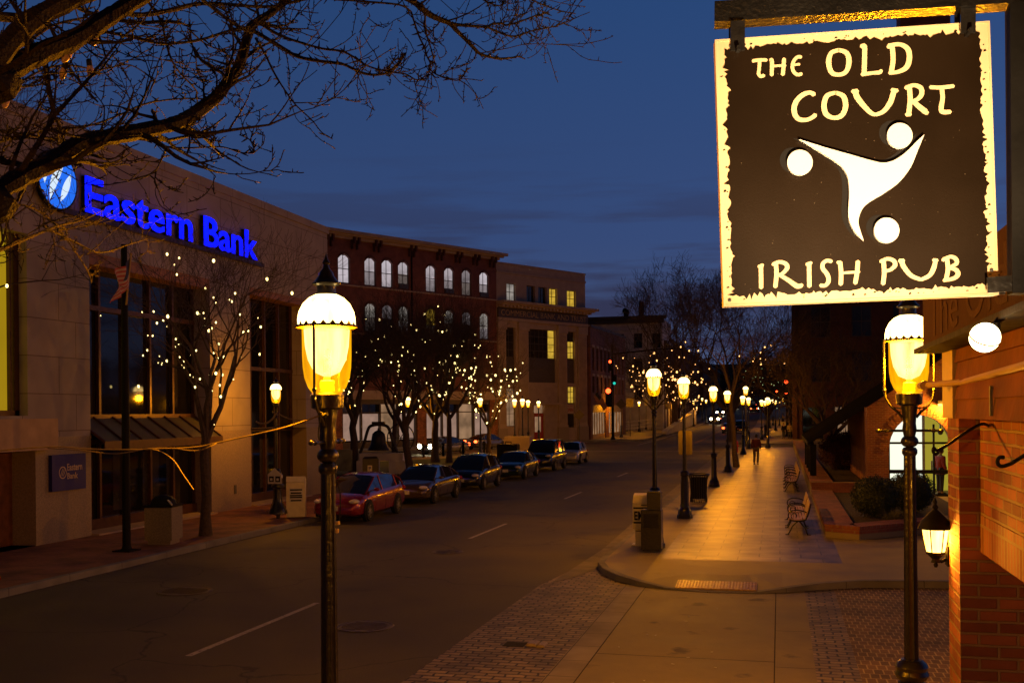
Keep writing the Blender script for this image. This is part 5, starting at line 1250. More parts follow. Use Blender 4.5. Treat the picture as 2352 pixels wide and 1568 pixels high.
car('dark navy hatchback, third in the parked row',(cx,46.4,0),R_(-90),paint('navy_paint',(.006,.008,.028),0),4.1,1.72,1.55,'hatch',spokes=7)
car('dark green sedan, fourth in the parked row',(cx+.1,54.0,0),R_(-90),paint('green_paint',(.008,.022,.020),0),4.5,1.7,1.38,'sedan',spokes=10)
car('black square backed suv, fifth in the parked row',(cx,61.6,0),R_(-90),paint('black_paint',(.006,.006,.006),0),4.6,1.85,1.80,'suv',spokes=5)
car('small silver hatchback at the far end of the parked row',(cx+.1,69.3,0),R_(-90),paint('silver_paint',(.50,.46,.42),.3,.3),3.7,1.7,1.42,'mini',spokes=10)
q=onX(0,1345,-13.7)
car('parked car whose rear shows at the left edge of the view',(-13.62,12.75,0),R_(-90),paint('wine_paint',(.08,.010,.010)),4.6,1.75,1.42,'sedan',spokes=5)
# moving cars
def mcar(label,px,w,rz,kind,p,dz=0,lights=True,name='moving_car',H_=1.45,py=None):
    q=at(px,945,w); z=gz(q.y)+dz; return car(label,(q.x,q.y,z),rz,p,4.5,1.8,H_,kind,'cars driving on the far road',name,5,lights)
pg=paint('grey_paint',(.14,.14,.15),.5); 
mcar('oncoming suv with bright headlights, nearest on the far road',1643,193,R_(-90),'suv',pg,0,H_=1.8)
mcar('car driving away, its two tail lights just past the crossing',1675,146,R_(90),'sedan',pg,0)
mcar('second oncoming car with headlights, on the rising road',1655,232,R_(-90),'sedan',pg)
mcar('third oncoming car with headlights, higher up the hill',1688,262,R_(-90),'suv',pg,H_=1.8)
mcar('farthest oncoming car with headlights near the hill top',1711,300,R_(-90),'sedan',pg)
mcar('car queued with red tail lights far up the right lane',1733,240,R_(90),'suv',pg,H_=1.8); mcar('second queued car with red tail lights up the right lane',1744,262,R_(90),'sedan',pg)
car('dark suv parked past the crossing, seen between the lamps',(-5.2,150,gz(150)),R_(-90),paint('black_far_paint',(.012,.013,.015)),4.5,1.85,1.75,'suv','cars beyond the crossing','parked_car',5)
q=at(1020,985,88); 
car('car crossing behind the little square with lit headlights',(q.x,q.y,0),AZF+math.pi,pg,4.4,1.8,1.45,'sedan','cars driving on the side street','moving_car',5,True)
q=at(1118,985,98); car('second car on the side street, tail light glowing red',(q.x,q.y,0),AZF,pg,4.4,1.8,1.45,'sedan','cars driving on the side street','moving_car',5,True)
# ------------------------------------------------------------------ street furniture
def bench(label,y,x=.48):
    o=thing('park_bench',label,'bench',(x,y,SW),0,'slatted iron benches along the planter')
    # local: seat faces -x, length along y
    for yy in (-.85,.85):
        a=MB()
        a.tube(sm([Vector(p) for p in ((-.30,yy,0),(-.27,yy,.03),(-.22,yy,.12),(-.17,yy,.22),(-.08,yy,.32),(.0,yy,.37))]),.020,6)
        a.tube(sm([Vector(p) for p in ((.24,yy,0),(.20,yy,.06),(.16,yy,.18),(.06,yy,.31),(0,yy,.37))]),.020,6)
        a.tube(sm([Vector(p) for p in ((-.24,yy,.40),(-.1,yy,.37),(.12,yy,.38),(.2,yy,.46),(.26,yy,.62),(.31,yy,.84))]),.022,6)
        a.tube(sm([Vector(p) for p in ((-.24,yy,.40),(-.27,yy,.52),(-.22,yy,.62),(-.08,yy,.66),(.1,yy,.64),(.20,yy,.60))]),.018,6)
        a.tube(sm([Vector(p) for p in ((-.16,yy,.42),(-.20,yy,.50),(-.14,yy,.57),(-.05,yy,.53),(-.08,yy,.45))]),.012,6)
        a.box(-.35,-.25,yy-.03,yy+.03,0,.02); a.box(.20,.30,yy-.03,yy+.03,0,.02)
        a.build('end_frame',M_iron,o,smooth=True)
    for k in range(6):
        a=MB(); x0=-.24+k*.075; z=.42-.03*math.sin(k/5*3.1); a.bbox(x0-.03,x0+.03,-.92,.92,z,z+.025,.006); a.build('seat_slat',M_slat,o)
    for k in range(6):
        a=MB(); t=k/5; x0=.205+.10*t; z=.50+.34*t; a.obox((x0-.02,0,z),(.010,0,-.003),(0,.92,0),(.007,0,.026)); a.build('back_slat',M_slat,o)
    return o
for y,l in ((29.7,'nearest slatted bench on the right pavement'),(31.9,'second bench from the front, directly behind the nearest one'),(44.9,'front bench of the far group of benches'),(47.1,'second bench of the far group'),(49.3,'third bench of the far group'),(51.5,'fourth bench of the far group, farthest away')): bench(l,y)
# slatted litter bin
g=gnd(1605,1152,SW)
o=thing('litter_bin','black iron slatted litter bin between two lamps','bin',tuple(g))
a=MB(); 
for k in range(22):
    t=2*math.pi*k/22; c_,s_=math.cos(t),math.sin(t); a.tube([(.30*c_,.30*s_,.0),(.30*c_,.30*s_,.12),(.28*c_,.28*s_,.3),(.30*c_,.30*s_,.8),(.37*c_,.37*s_,1.0)],.014,4)
a.build('slats',M_iron,o); a=MB(); a.lathe([(.39,.97),(.41,1.0),(.39,1.03),(.36,1.0)],24); a.build('rim',M_iron,o); a=MB(); a.lathe([(.26,.13),(.26,.9)],20); a.build('liner',M_ironflat,o)
# newspaper boxes at the first lamp
o=thing('newspaper_box','cream newspaper box with black lettering, left of the first lamp','newspaper box',(-3.32,26.0,SW))
a=MB(); a.bbox(-.22,.22,-.2,.2,.42,1.06,.02); a.add([(-.22,-.2,1.06),(.22,-.2,1.06),(.22,.2,1.06),(-.22,.2,1.06),(-.22,-.02,1.24),(.22,-.02,1.24),(.22,.2,1.28),(-.22,.2,1.28)],[(4,5,6,7),(0,1,5,4),(1,2,6,5),(2,3,7,6),(3,0,4,7)]); a.build('cabinet',M_boxcream,o)
a=MB(); a.bbox(-.17,.17,-.15,.15,.03,.42,.02); a.box(-.26,.26,-.2,.2,0,.03); a.build('pedestal',M_boxcream,o)
a=MB(); a.box(-.2,.2,-.208,-.201,.92,.96); a.box(-.2,.2,-.208,-.201,.56,.60); a.box(-.15,.15,-.158,-.151,.36,.38); build_split(a,'trim_band',M_ironflat,o); a=MB(); a.tube([(.0,-.20,1.02),(.0,-.26,1.02),(.14,-.26,1.02),(.14,-.2,1.02)],.01,6); a.build('handle',M_ironflat,o)
text('lettering','EMP',o,M_ironflat,.34,.22,(-.18,-.203,.64),(1,0,0),(0,0,1),.002,.03)
o=thing('newspaper_box','black newspaper box standing against the foot of the first lamp','newspaper box',(-2.98,25.1,SW))
a=MB(); a.bbox(-.24,.24,-.22,.22,.05,.98,.02); a.bbox(-.10,.22,-.15,.22,.98,1.42,.03); a.box(-.2,.2,-.18,.18,0,.05); a.build('cabinet',M_iron,o); a=MB(); a.box(-.18,.18,-.226,-.222,.55,.9); a.build('window',M_carglass,o)
# hydrant
g=gnd(1693,1038,SW); o=thing('fire_hydrant','red fire hydrant near the far corner of the pavement','hydrant',(-3.3,g.y,SW))
a=MB(); a.lathe([(.19,0),(.19,.06),(.13,.08),(.13,.62),(.17,.64),(.17,.70),(.14,.80),(.07,.90),(.04,.92),(.04,.98)],14); a.build('barrel',M_redpaint,o,smooth=True)
a=MB()
for s in (-1,1): a.lathe([(.07,.10*s if s>0 else -.22),(.07,.22 if s>0 else -.10)],10,(0,0,.5),axis='x')
a.lathe([(.08,-.24),(.08,-.1)],10,(0,0,.45),axis='y'); a.build('outlets',M_redpaint,o)
# parking meter with a two sign head
g=gnd(640,1192,SW); o=thing('parking_meter','black twin headed parking meter on a flared base by the kerb','parking meter',(gnd(639,1190,SW).x,gnd(639,1190,SW).y,SW))
a=MB(); a.lathe([(.06,0),(.06,.10),(.30,.16),(.29,.24),(.22,.36),(.15,.52),(.13,.60),(.13,.95),(.2,1.0),(.2,1.08),(.12,1.12)],16); a.build('base',M_iron,o,smooth=True)
for s in (-1,1):
    a=MB(); a.bbox(.0-.08,.08,s*.11-.085,s*.11+.085,1.10,1.42,.03); a.ell((0,s*.11,1.42),(.07,.08,.08),12,8); hm_=a.build('meter_head',M_iron,o); a=MB(); a.box(.081,.086,s*.11-.05,s*.11+.05,1.28,1.38); a.box(-.05,.05,s*.11-.088,s*.11-.085,1.3,1.38); a.build('display',M_white,hm_)
a=MB(); P=[(-.24,1.12),(.24,1.12),(.24,1.42),(0,1.62),(-.24,1.42)]; a.prism(P,lambda u,v,w:(.10*u+w*.9,u*.0-.23+ -w*.0,v) if False else (u,-.21-w,v),.012); a.build('sign_head',M_white,o)
a=MB(); a.box(-.19,-.03,-.230,-.223,1.18,1.36); a.box(.03,.19,-.230,-.223,1.18,1.36); a.build('sign_marks',M_ironflat,o); a=MB(); a.box(-.15,-.07,-.236,-.231,1.22,1.30); a.box(.07,.15,-.236,-.231,1.22,1.30); a.build('sign_symbols',M_white,o)
# cream newspaper box on the left
o=thing('newspaper_box','tall pale cream newspaper box beside the parking meter','newspaper box',(gnd(681,1187,SW).x,gnd(681,1187,SW).y,SW),R_(22))
a=MB(); a.bbox(-.30,.30,-.25,.25,.03,1.15,.03); a.add([(-.30,-.25,1.15),(.30,-.25,1.15),(.30,.25,1.15),(-.30,.25,1.15),(-.30,-.18,1.33),(.30,-.18,1.33),(.30,.25,1.22),(-.30,.25,1.22)],[(4,5,6,7),(0,1,5,4),(1,2,6,5),(2,3,7,6),(3,0,4,7)]); a.build('cabinet',M_boxcream,o)
a=MB(); a.box(-.2,.22,-.258,-.251,.52,.95); a.build('notice',M_white,o); a=MB(); 
for z,w in ((.90,.19),(.84,.0),(.80,.17),(.72,.19),(.66,.19),(.56,.17)): 
    if w: a.box(.01-w,.01+w,-.262,-.259,z-.022,z+.022)
a.build('notice_print',M_ironflat,o)
# square litter receptacle
o=thing('litter_bin','square concrete litter bin with dark domed lid on the left pavement','bin',(-15.55,24.1,SW),R_(10))
a=MB(); a.bbox(-.36,.36,-.36,.36,.12,.96,.02); a.box(-.3,.3,-.3,.3,0,.12); a.build('shell',mat('exposed_concrete',(.24,.20,.14),.9,var=.3,scale=40,bump=.4),o); a=MB(); a.box(-.38,.38,-.38,.38,.965,1.02); a.lathe([(.33,1.02),(.31,1.12),(.22,1.22),(.08,1.27)],16); a.build('lid',M_ironflat,o,smooth=True)
a=MB(); a.tube([(.2,-.2,1.14),(.33,-.3,1.05),(.37,-.36,1.04)],.025,5); a.build('rubbish',M_white,o)
# dark post with base plate
o=thing('steel_post','tall dark steel post with a square foot before the bank bay','post',(-15.62,22.6,SW))
a=MB(); a.box(-.24,.24,-.24,.24,0,.03); a.lathe([(.17,.03),(.12,.07),(.105,.12)],16); a.lathe([(.10,.1),(.095,3.5),(.075,7.5),(.07,7.55)],16); a.build('pole',M_ironflat,o,smooth=True)
# far signal with mast arm
def signal(label,loc,rz,h,arm,heads,armz):
    o=thing('traffic_signal',label,'traffic signal',loc,rz,'traffic signals at the crossings')
    a=MB(); a.lathe([(.28,0),(.28,.12),(.20,.2),(.17,.4),(.13,h*.95),(.13,h)],12); a.build('pole',M_ironflat,o,smooth=True)
    if arm: a=MB(); a.tube([(0,0,armz),(arm*.5,-.0,armz+.45),(arm,0,armz+.65)],[.10,.08,.05],8); a.build('mast_arm',M_ironflat,o)
    for (x,y,z,lit,s) in heads:
        a=MB(); a.bbox(x-.2*s,x+.2*s,y-.15*s,y+.13*s,z-.55*s,z+.55*s,.03)
        for k in range(3): a.tube([(x,y-.15*s,z+(.36-.36*k)*s),(x,y-.32*s,z+(.34-.36*k)*s)],.15*s,10)
        hd=a.build('signal_head',M_ironflat,o)
        for k in range(3):
            if k in lit:
                a=MB(); a.ell((x,y-.33*s,z+(.36-.36*k)*s),(.15*s,.06*s,.15*s),12,6); a.build('lit_lens',lit[k],hd)
    return o
g=gnd(1408,1009,SW)
signal('traffic signal with mast arm on the far left corner, red light low on its pole',(g.x,g.y,SW),0,11.0,11,[(-.35,-.35,4.9,{0:E_redl},2.0),(-.2,-.1,8.6,{0:E_redl},1.1),(.3,-.2,6.9,{2:E_green},1.1)],9.9)
q=at(1808,945,128); signal('traffic signal at the edge of the dark corner building, glowing red',(q.x,q.y,SW),0,6.5,0,[(-.1,-.3,4.9,{0:E_redl},1.5)],6)
q=at(1812,945,126); o=signal('second red traffic signal hung higher beside the dark corner building',(q.x+.2,q.y,SW),0,9,0,[(-.5,-.3,6.1,{0:E_redl},1.5),(-1.6,-.3,5.2,{0:E_redl},.8)],6)
# signs
def plate_sign(label,px,w,zc,w_,h_,rot=0,m_=M_signback,post=True,z0=None,shape='rect',grp='sign plates seen from behind'):
    q=at(px,944,w); z0=gz(q.y)+SW if z0 is None else z0; o=thing('road_sign',label,'road sign',(q.x,q.y,z0),0,grp)
    a=MB(); a.lathe([(.04,0),(.04,zc+h_/2)],8,(0,.05,0)); a.build('post',M_darkmetal,o)
    a=MB()
    if shape=='diamond': a.prism([(0,-h_/2),(w_/2,0),(0,h_/2),(-w_/2,0)],lambda u,v,w:(u,-w,v+zc),.02)
    else: a.prism([(-w_/2+.05,-h_/2),(w_/2-.05,-h_/2),(w_/2,-h_/2+.05),(w_/2,h_/2-.05),(w_/2-.05,h_/2),(-w_/2+.05,h_/2),(-w_/2,h_/2-.05),(-w_/2,-h_/2+.05)],lambda u,v,w:(u,-w,v+zc),.02)
    a.build('plate',m_,o); return o
plate_sign('diamond sign plate between the traffic signal and the corner lamp',1427,130,4.15,1.35,1.35,shape='diamond')
plate_sign('square sign plate right of the diamond one',1447,134,4.3,.95,1.1)
plate_sign('diamond sign plate before the stone bank entrance',1332-2,112,2.9,1.2,1.2,shape='diamond',m_=mat('dull_olive_plate',(.12,.09,.04),.6))
plate_sign('pale square sign plate by the white railing',1484,158,4.2,.5,.9,m_=M_white)
plate_sign('tall sign plate on the post just behind the second lamp, facing away',1573.5,33.6,2.3,.44,.78)
# P sign pillar
g=gnd(790,1106,SW); o=thing('parking_sign_box','black pay station with a white P panel behind the red car','pay station',(-16.3,40.2,SW),R_(20))
a=MB(); a.bbox(-.33,.33,-.25,.25,0,1.55,.08); a.build('cabinet',M_iron,o); a=MB(); a.box(-.12,.06,-.256,-.251,.95,1.2); a.build('panel',M_white,o); text('letter','P',o,M_plaq,.10,.15,(-.08,-.259,1.0),(1,0,0),(0,0,1),.002,.03)
# white railing and ramp by the far road
def fence(label,name,pts,h,rails,m_,step,t=.06):
    o=thing(name,label,'railing' if name!='post_fence' else 'fence',pts[0]); a=MB(); b=MB()
    for p,q in zip(pts,pts[1:]):
        p,q=Vector(p),Vector(q); n=max(1,int((q-p).length/step))
        for k in range(n+1): c_=p.lerp(q,k/n); b.box(c_.x-t,c_.x+t,c_.y-t,c_.y+t,c_.z,c_.z+h)
        for r in rails: a.bar(p+Vector((0,0,r*h)),q+Vector((0,0,r*h)),t*1.2,t*1.2)
    a.build('rails',m_,o,world=True); b.build('posts',m_,o,world=True); return o
fence('white painted railing along the raised walk, left of the far road','railing',[(-20.9,143,SW+.2),(-19.5,150,SW+.35),(-17.9,163,SW+.6)],1.5,(.35,.65,1),M_white,2.2,.06)
o=thing('ramp_wall','pale sloping ramp wall with dark coping beside the far road','wall',(-15.4,150,SW))
a=MB(); a.add([(-15.5,143,.1),(-14.9,143,.1),(-14.9,196,.9),(-15.5,196,.9),(-15.5,143,.55),(-14.9,143,.55),(-14.9,196,3.4),(-15.5,196,3.4)],[(4,5,6,7),(0,1,5,4),(1,2,6,5),(2,3,7,6),(3,0,4,7)]); a.build('wall',M_white_stone,o,world=True)
a=MB(); a.bar((-15.2,143,.62),(-15.2,196,3.47),.8,.12); a.build('coping',M_white,o,world=True)
# low post and rail fence round the square
p=[at(965,1040,70),at(1040,1037,74),at(1130,1031,80)]
p=[gnd(972,1050,SW),gnd(1018,1047,SW),gnd(1064,1044,SW),gnd(1112,1041,SW)]
fence('low dark post and rail fence behind the parked cars','post_fence',[tuple(v) for v in p],1.0,(.82,),M_ironflat,9,.07)
# bell monument
o=thing('bell_monument','large bronze bell with its wheel mounted on pale stone blocks','monument',(-21.0,53.6,SW),R_(8))
a=MB(); a.bbox(-1.35,-.35,-.6,.6,0,.75,.02); a.bbox(.45,1.35,-.6,.6,0,.75,.02); a.bbox(-1.2,1.2,-.5,.5,.751,1.15,.02); a.build('stone_blocks',M_white_stone,o)
a=MB(); a.lathe([(.62,1.30),(.60,1.34),(.50,1.50),(.42,1.70),(.38,2.0),(.34,2.2),(.22,2.32),(.06,2.40),(.05,2.5)],20,(-.25,0,0)); a.build('bell',M_bell,o,smooth=True)
a=MB(); 
for s in (-1,1): a.tube(sm([Vector(p) for p in ((-.25+1.05*s,0,1.15),(-.25+.80*s,0,1.75),(-.25+.62*s,0,2.35),(-.25+.45*s,0,2.62),(-.25,0,2.72))]),[.06]*3+[.07]*18 if False else .085,8)
a.box(-.60,.10,-.12,.12,2.62,2.86); a.build('yoke',M_bell,o,smooth=False)
a=MB(); K=28; P=[(.95+.72*math.cos(2*math.pi*k/K),.15+.1*math.cos(2*math.pi*k/K),1.95+.78*math.sin(2*math.pi*k/K)) for k in range(K+1)]; a.tube(P,.035,6)
for k in range(6): t=math.pi*2*k/6; a.tube([(.95,.15,1.95),(.95+.7*math.cos(t),.15+.1*math.cos(t),1.95+.76*math.sin(t))],.02,5)
a.build('wheel',M_bell,o)
o=thing('information_panel','pale tilted information panel left of the bell monument','panel',(-22.9,53.0,SW)); a=MB(); a.bbox(-.9,.3,-.1,.1,.2,1.35,.02); a.build('panel',mat('panel_print',(.30,.30,.16),.6,var=.4,scale=2),o); a=MB(); a.box(-.85,-.75,-.05,.05,0,.2); a.box(.15,.25,-.05,.05,0,.2); a.build('legs',M_darkmetal,o)
# white triangle board by the trees
q=gnd(1102,1058,SW); o=thing('road_sign','small bright triangular board on the lawn behind the navy car','road sign',tuple(at(1103,1068,66)-Vector((0,0,1.4))))
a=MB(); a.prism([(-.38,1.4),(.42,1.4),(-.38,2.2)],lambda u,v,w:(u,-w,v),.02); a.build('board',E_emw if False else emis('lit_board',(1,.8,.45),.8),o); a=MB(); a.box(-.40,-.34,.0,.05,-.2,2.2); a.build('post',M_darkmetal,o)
q=gnd(1170,1045,SW); o=thing('utility_box','dark boxy utility cabinet and pale box behind the green sedan','cabinet',tuple(at(1210,1045,80)*1)); o.location.z=SW
for px,w,wd,hh,m_,lb,nm in ((1125,72,.9,1.15,M_ironflat,'dark trash enclosure behind the navy hatchback','bin'),(1228,84,1.6,1.3,M_conc,'pale concrete block behind the lit young tree','block')):
    pass
bpy.data.objects.remove(o)
q=at(1167,944,71); o=thing('utility_box','dark ribbed box standing behind the green sedan','cabinet',(q.x,q.y,SW)); a=MB(); a.bbox(-.7,.7,-.4,.4,0,1.15,.03); a.tube([(-.2,0,1.15),(-.2,0,1.3),(.2,0,1.3),(.2,0,1.15)],.04,6); a.build('cabinet',M_ironflat,o)
q=at(1190,944,80); o=thing('stone_planter','pale stone planter block left of the lit young tree','planter',(q.x,q.y,SW)); a=MB(); a.bbox(-1.0,1.0,-.5,.5,0,1.45,.04); a.build('block',M_lime,o)
# ------------------------------------------------------------------ planter walls
o=thing('planter_wall','low brick planter wall with wide brick cap, beside the benches','wall',(1.1,28.5,SW))
def capwall(o,pts,h,th,base=True):
    P=[Vector((x,y,0)) for x,y in pts]; a=MB(); b=MB(); c_=MB(); n=len(P)
    nrm=[]
    for i,p in enumerate(P):
        d=(P[min(n-1,i+1)]-P[max(0,i-1)]).normalized(); nrm.append(Vector((-d.y,d.x,0)))
    for tgt,(z0,z1,e) in ((c_,(0,h-.20,0)),(b,(h-.20,h-.075,.012)),(a,(h-.075,h,.03))):
        secs=[]
        for p,nn in zip(P,nrm):
            q0=p-nn*e; q1=p+nn*(th+e); secs.append([(q0.x,q0.y,z0),(q0.x,q0.y,z1),(q1.x,q1.y,z1),(q1.x,q1.y,z0)])
        tgt.loft(secs)
    for mb_,nm,m_ in ((c_,'wall_base',M_conc),(b,'brick_course',M_planterside),(a,'brick_cap',M_planter)):
        mb_.v=[(x,y,z+SW) for x,y,z in mb_.v]; mb_.build(nm,m_,o,world=True)
capwall(o,[(5.4,31.2),(3.2,29.2),(1.95,28.0),(1.15,28.5),(1.15,40.6)][::-1],.34,.68)
o=thing('planter_wall','taller brick planter wall running away behind the far benches','wall',(1.2,41,SW))
capwall(o,[(1.15,93),(1.15,41.0),(3.2,41.0)],.62,.72) if False else capwall(o,[(1.15,41.0),(1.15,93)][::-1],.62,.75)
mb=MB(); mb.box(1.15,3.3,40.7,41.15,SW,SW+.60); mb.build('return_wall',M_planterside,o,world=True)
mb=MB(); mb.add([(1.75,28.9,SW+.24),(3.2,29.9,SW+.24),(5.4,31.8,SW+.22),(5.4,40.7,SW+.22),(1.75,40.7,SW+.24)],[(0,1,2,3,4)]); mb.add([(1.85,41,SW+.45),(3.2,41,SW+.45),(3.2,93,SW+.45),(1.85,93,SW+.45)],[(0,1,2,3)]); struct(mb,'planting_bed',M_soil)
# ------------------------------------------------------------------ people
def skin_body(name,V,E_,rad,m_,parent,sub=2):
    me=bpy.data.meshes.new(name); me.from_pydata(V,E_,[]); me.materials.append(m_)
    o=bpy.data.objects.new(name,me); C.objects.link(o); o.parent=parent
    sm_=o.modifiers.new('skin','SKIN'); sm_.use_smooth_shade=True; 
    for i,r in enumerate(rad): me.skin_vertices[0].data[i].radius=(r if isinstance(r,tuple) else (r,r)); 
    me.skin_vertices[0].data[0].use_root=True
    s2=o.modifiers.new('sub','SUBSURF'); s2.levels=sub; s2.render_levels=sub
    return o
def mesh_with_skin(name,V,E_,rad,m_,parent,sub=1):
    me=bpy.data.meshes.new(name); me.from_pydata(V,E_,[]); me.materials.append(m_)
    o=bpy.data.objects.new(name,me); C.objects.link(o)
    md=o.modifiers.new('skin','SKIN'); md.use_smooth_shade=True
    for i,r in enumerate(rad): me.skin_vertices[0].data[i].radius=(r if isinstance(r,tuple) else (r,r))
    me.skin_vertices[0].data[0].use_root=True
    s2=o.modifiers.new('sub','SUBSURF'); s2.levels=sub; s2.render_levels=sub
    dg=bpy.context.evaluated_depsgraph_get(); dg.update(); nm=bpy.data.meshes.new_from_object(o.evaluated_get(dg)); bpy.data.objects.remove(o)
    nm.polygons.foreach_set('use_smooth',[True]*len(nm.polygons)); nm.name=name
    if not nm.materials: nm.materials.append(m_)
    return child(name,nm,parent)
def person(label,loc,rz,top,legs,h=1.75,stride=.12,stoop=0,hands='down'):
    o=thing('person',label,'person',loc,rz); s=h/1.75
    S=lambda *p:(p[0]*s,p[1]*s,p[2]*s)
    # body faces -y
    hip=S(0,0,.95); 
    V=[hip,S(0,-.02-stoop*.4,1.15),S(0,-.0-stoop,1.38),S(0,-.02-stoop*1.4,1.50),S(0,-.04-stoop*1.6,1.56), # pelvis, waist, chest, neck, skull base
       S(.10,0,.90),S(.11,-stride*.6,.50),S(.11,stride*.3,.10),S(.11,-.13+stride*.3,.04),
       S(-.10,0,.90),S(-.11,stride*.5,.50),S(-.11,stride*1.2,.10),S(-.11,-.13+stride*1.2,.04),
       S(.19,-stoop,1.42),S(.25,.03-stoop*.5,1.14),S(.23,-.10,.92),
       S(-.19,-stoop,1.42),S(-.25,.03-stoop*.5,1.14),S(-.23,-.10,.92)]
    E_=[(0,1),(1,2),(2,3),(3,4),(0,5),(5,6),(6,7),(7,8),(0,9),(9,10),(10,11),(11,12),(2,13),(13,14),(14,15),(2,16),(16,17),(17,18)]
    r=[(.15,.12),(.14,.11),(.17,.12),(.06,.06),(.055,.055),(.09,.09),(.06,.06),(.045,.045),(.04,.03),(.09,.09),(.06,.06),(.045,.045),(.04,.03),(.065,.065),(.048,.048),(.032,.032),(.065,.065),(.048,.048),(.032,.032)]
    r=[(a*s,b*s) for a,b in r]
    body=mesh_with_skin('body',V,E_,r,M_skin,o)
    # head with face
    hc=Vector(V[4])+Vector((0,-.02,.10*s)); a=MB(); a.ell(hc,(.075*s,.095*s,.12*s),14,10); a.ell(hc+Vector((0,-.095*s,-.01)),(.014,.02,.025),6,5)
    for q in (-1,1): a.ell(hc+Vector((.075*s*q,0,0)),(.012,.02,.03),6,5)
    a.build('head',M_skin,o,smooth=True); a=MB()
    for q in (-1,1): a.ell(hc+Vector((.03*q,-.086*s,.01)),(.012,.008,.008),6,5)
    a.ell(hc+Vector((0,-.085*s,-.055*s)),(.025,.008,.007),6,4); a.build('face_features',M_hair,o)
    a=MB(); a.ell(hc+Vector((0,.015,.02*s)),(.083*s,.098*s,.118*s),14,10); a.v=[(x,y if y>hc.y-.06*s or z>hc.z+.06*s else hc.y-.05*s,z) for x,y,z in a.v]; a.build('hair',M_hair,o,smooth=True)
    # jacket and trousers as shells
    g=.018
    Vj=[V[0],V[1],V[2],V[13],V[14],tuple(Vector(V[15]).lerp(Vector(V[14]),.15)),V[16],V[17],tuple(Vector(V[18]).lerp(Vector(V[17]),.15)),S(0,0,.86)]
    mesh_with_skin('jacket',Vj,[(0,1),(1,2),(2,3),(3,4),(4,5),(2,6),(6,7),(7,8),(0,9)],[(a_*s+g,b_*s+g) for a_,b_ in ((.17,.13),(.16,.12),(.18,.13),(.075,.075),(.06,.06),(.045,.045),(.075,.075),(.06,.06),(.045,.045),(.165,.13))],top,o)
    Vt=[S(0,0,.92),V[5],V[6],V[7],V[9],V[10],V[11]]
    mesh_with_skin('trousers',Vt,[(0,1),(1,2),(2,3),(0,4),(4,5),(5,6)],[(a_*s+g*.7,a_*s+g*.7) for a_ in (.13,.095,.07,.055,.095,.07,.055)],legs,o)
    a=MB()
    for k in (8,12): p=Vector(V[k]); a.ell(p+Vector((0,.03,0)),(.05,.14,.05),10,6); a.v=[(x,y,max(z,.0)) for x,y,z in a.v]
    a.build('shoes',M_rubber,o,smooth=True)
    # hands: palm, four fingers and thumb
    for k,q in ((15,1),(18,-1)):
        w=Vector(V[k]); a=MB(); a.ell(w+Vector((0,-.01,-.045)),(.016,.036,.048),8,6)
        for j in range(4):
            b=w+Vector((0,-.038+j*.020,-.08)); ln=(.055,.065,.062,.048)[j]; a.tube([b,b+Vector((-.008*q,0,-ln*.5)),b+Vector((-.022*q,0,-ln))],[.009,.008,.006],5)
        b=w+Vector((0,-.042,-.03)); a.tube([b,b+Vector((-.005*q,-.022,-.025)),b+Vector((-.012*q,-.026,-.055))],[.010,.009,.007],5)
        a.build('hand',M_skin,o,smooth=True)
    return o
g=gnd(1737,1066,SW); person('person in a dark maroon jacket and grey trousers walking away down the pavement',(g.x,g.y,SW),R_(175),M_jmaroon,M_trous,1.80,.18,.07)
person('person in a red shirt and jeans standing inside the lit arched doorway',(6.0,43.2,SW),R_(120),M_jpink,M_jeans,1.78,.03)
q=at(1813,945,119); person('person in a white shirt standing before the dark corner building',(q.x,q.y,SW),R_(20),M_wshirt,M_ironflat and M_jeans,1.78,.04)
q=at(1800,945,119); person('person in dark clothes beside the one in the white shirt',(q.x,q.y,SW),R_(-30),M_ironflat,M_jeans,1.75,.04)
q=at(1528,945,205); person('distant person in a navy coat on the ramp path',(q.x-.2,q.y,gz(205)+SW),R_(10),M_navy,M_jeans,1.75,.1)
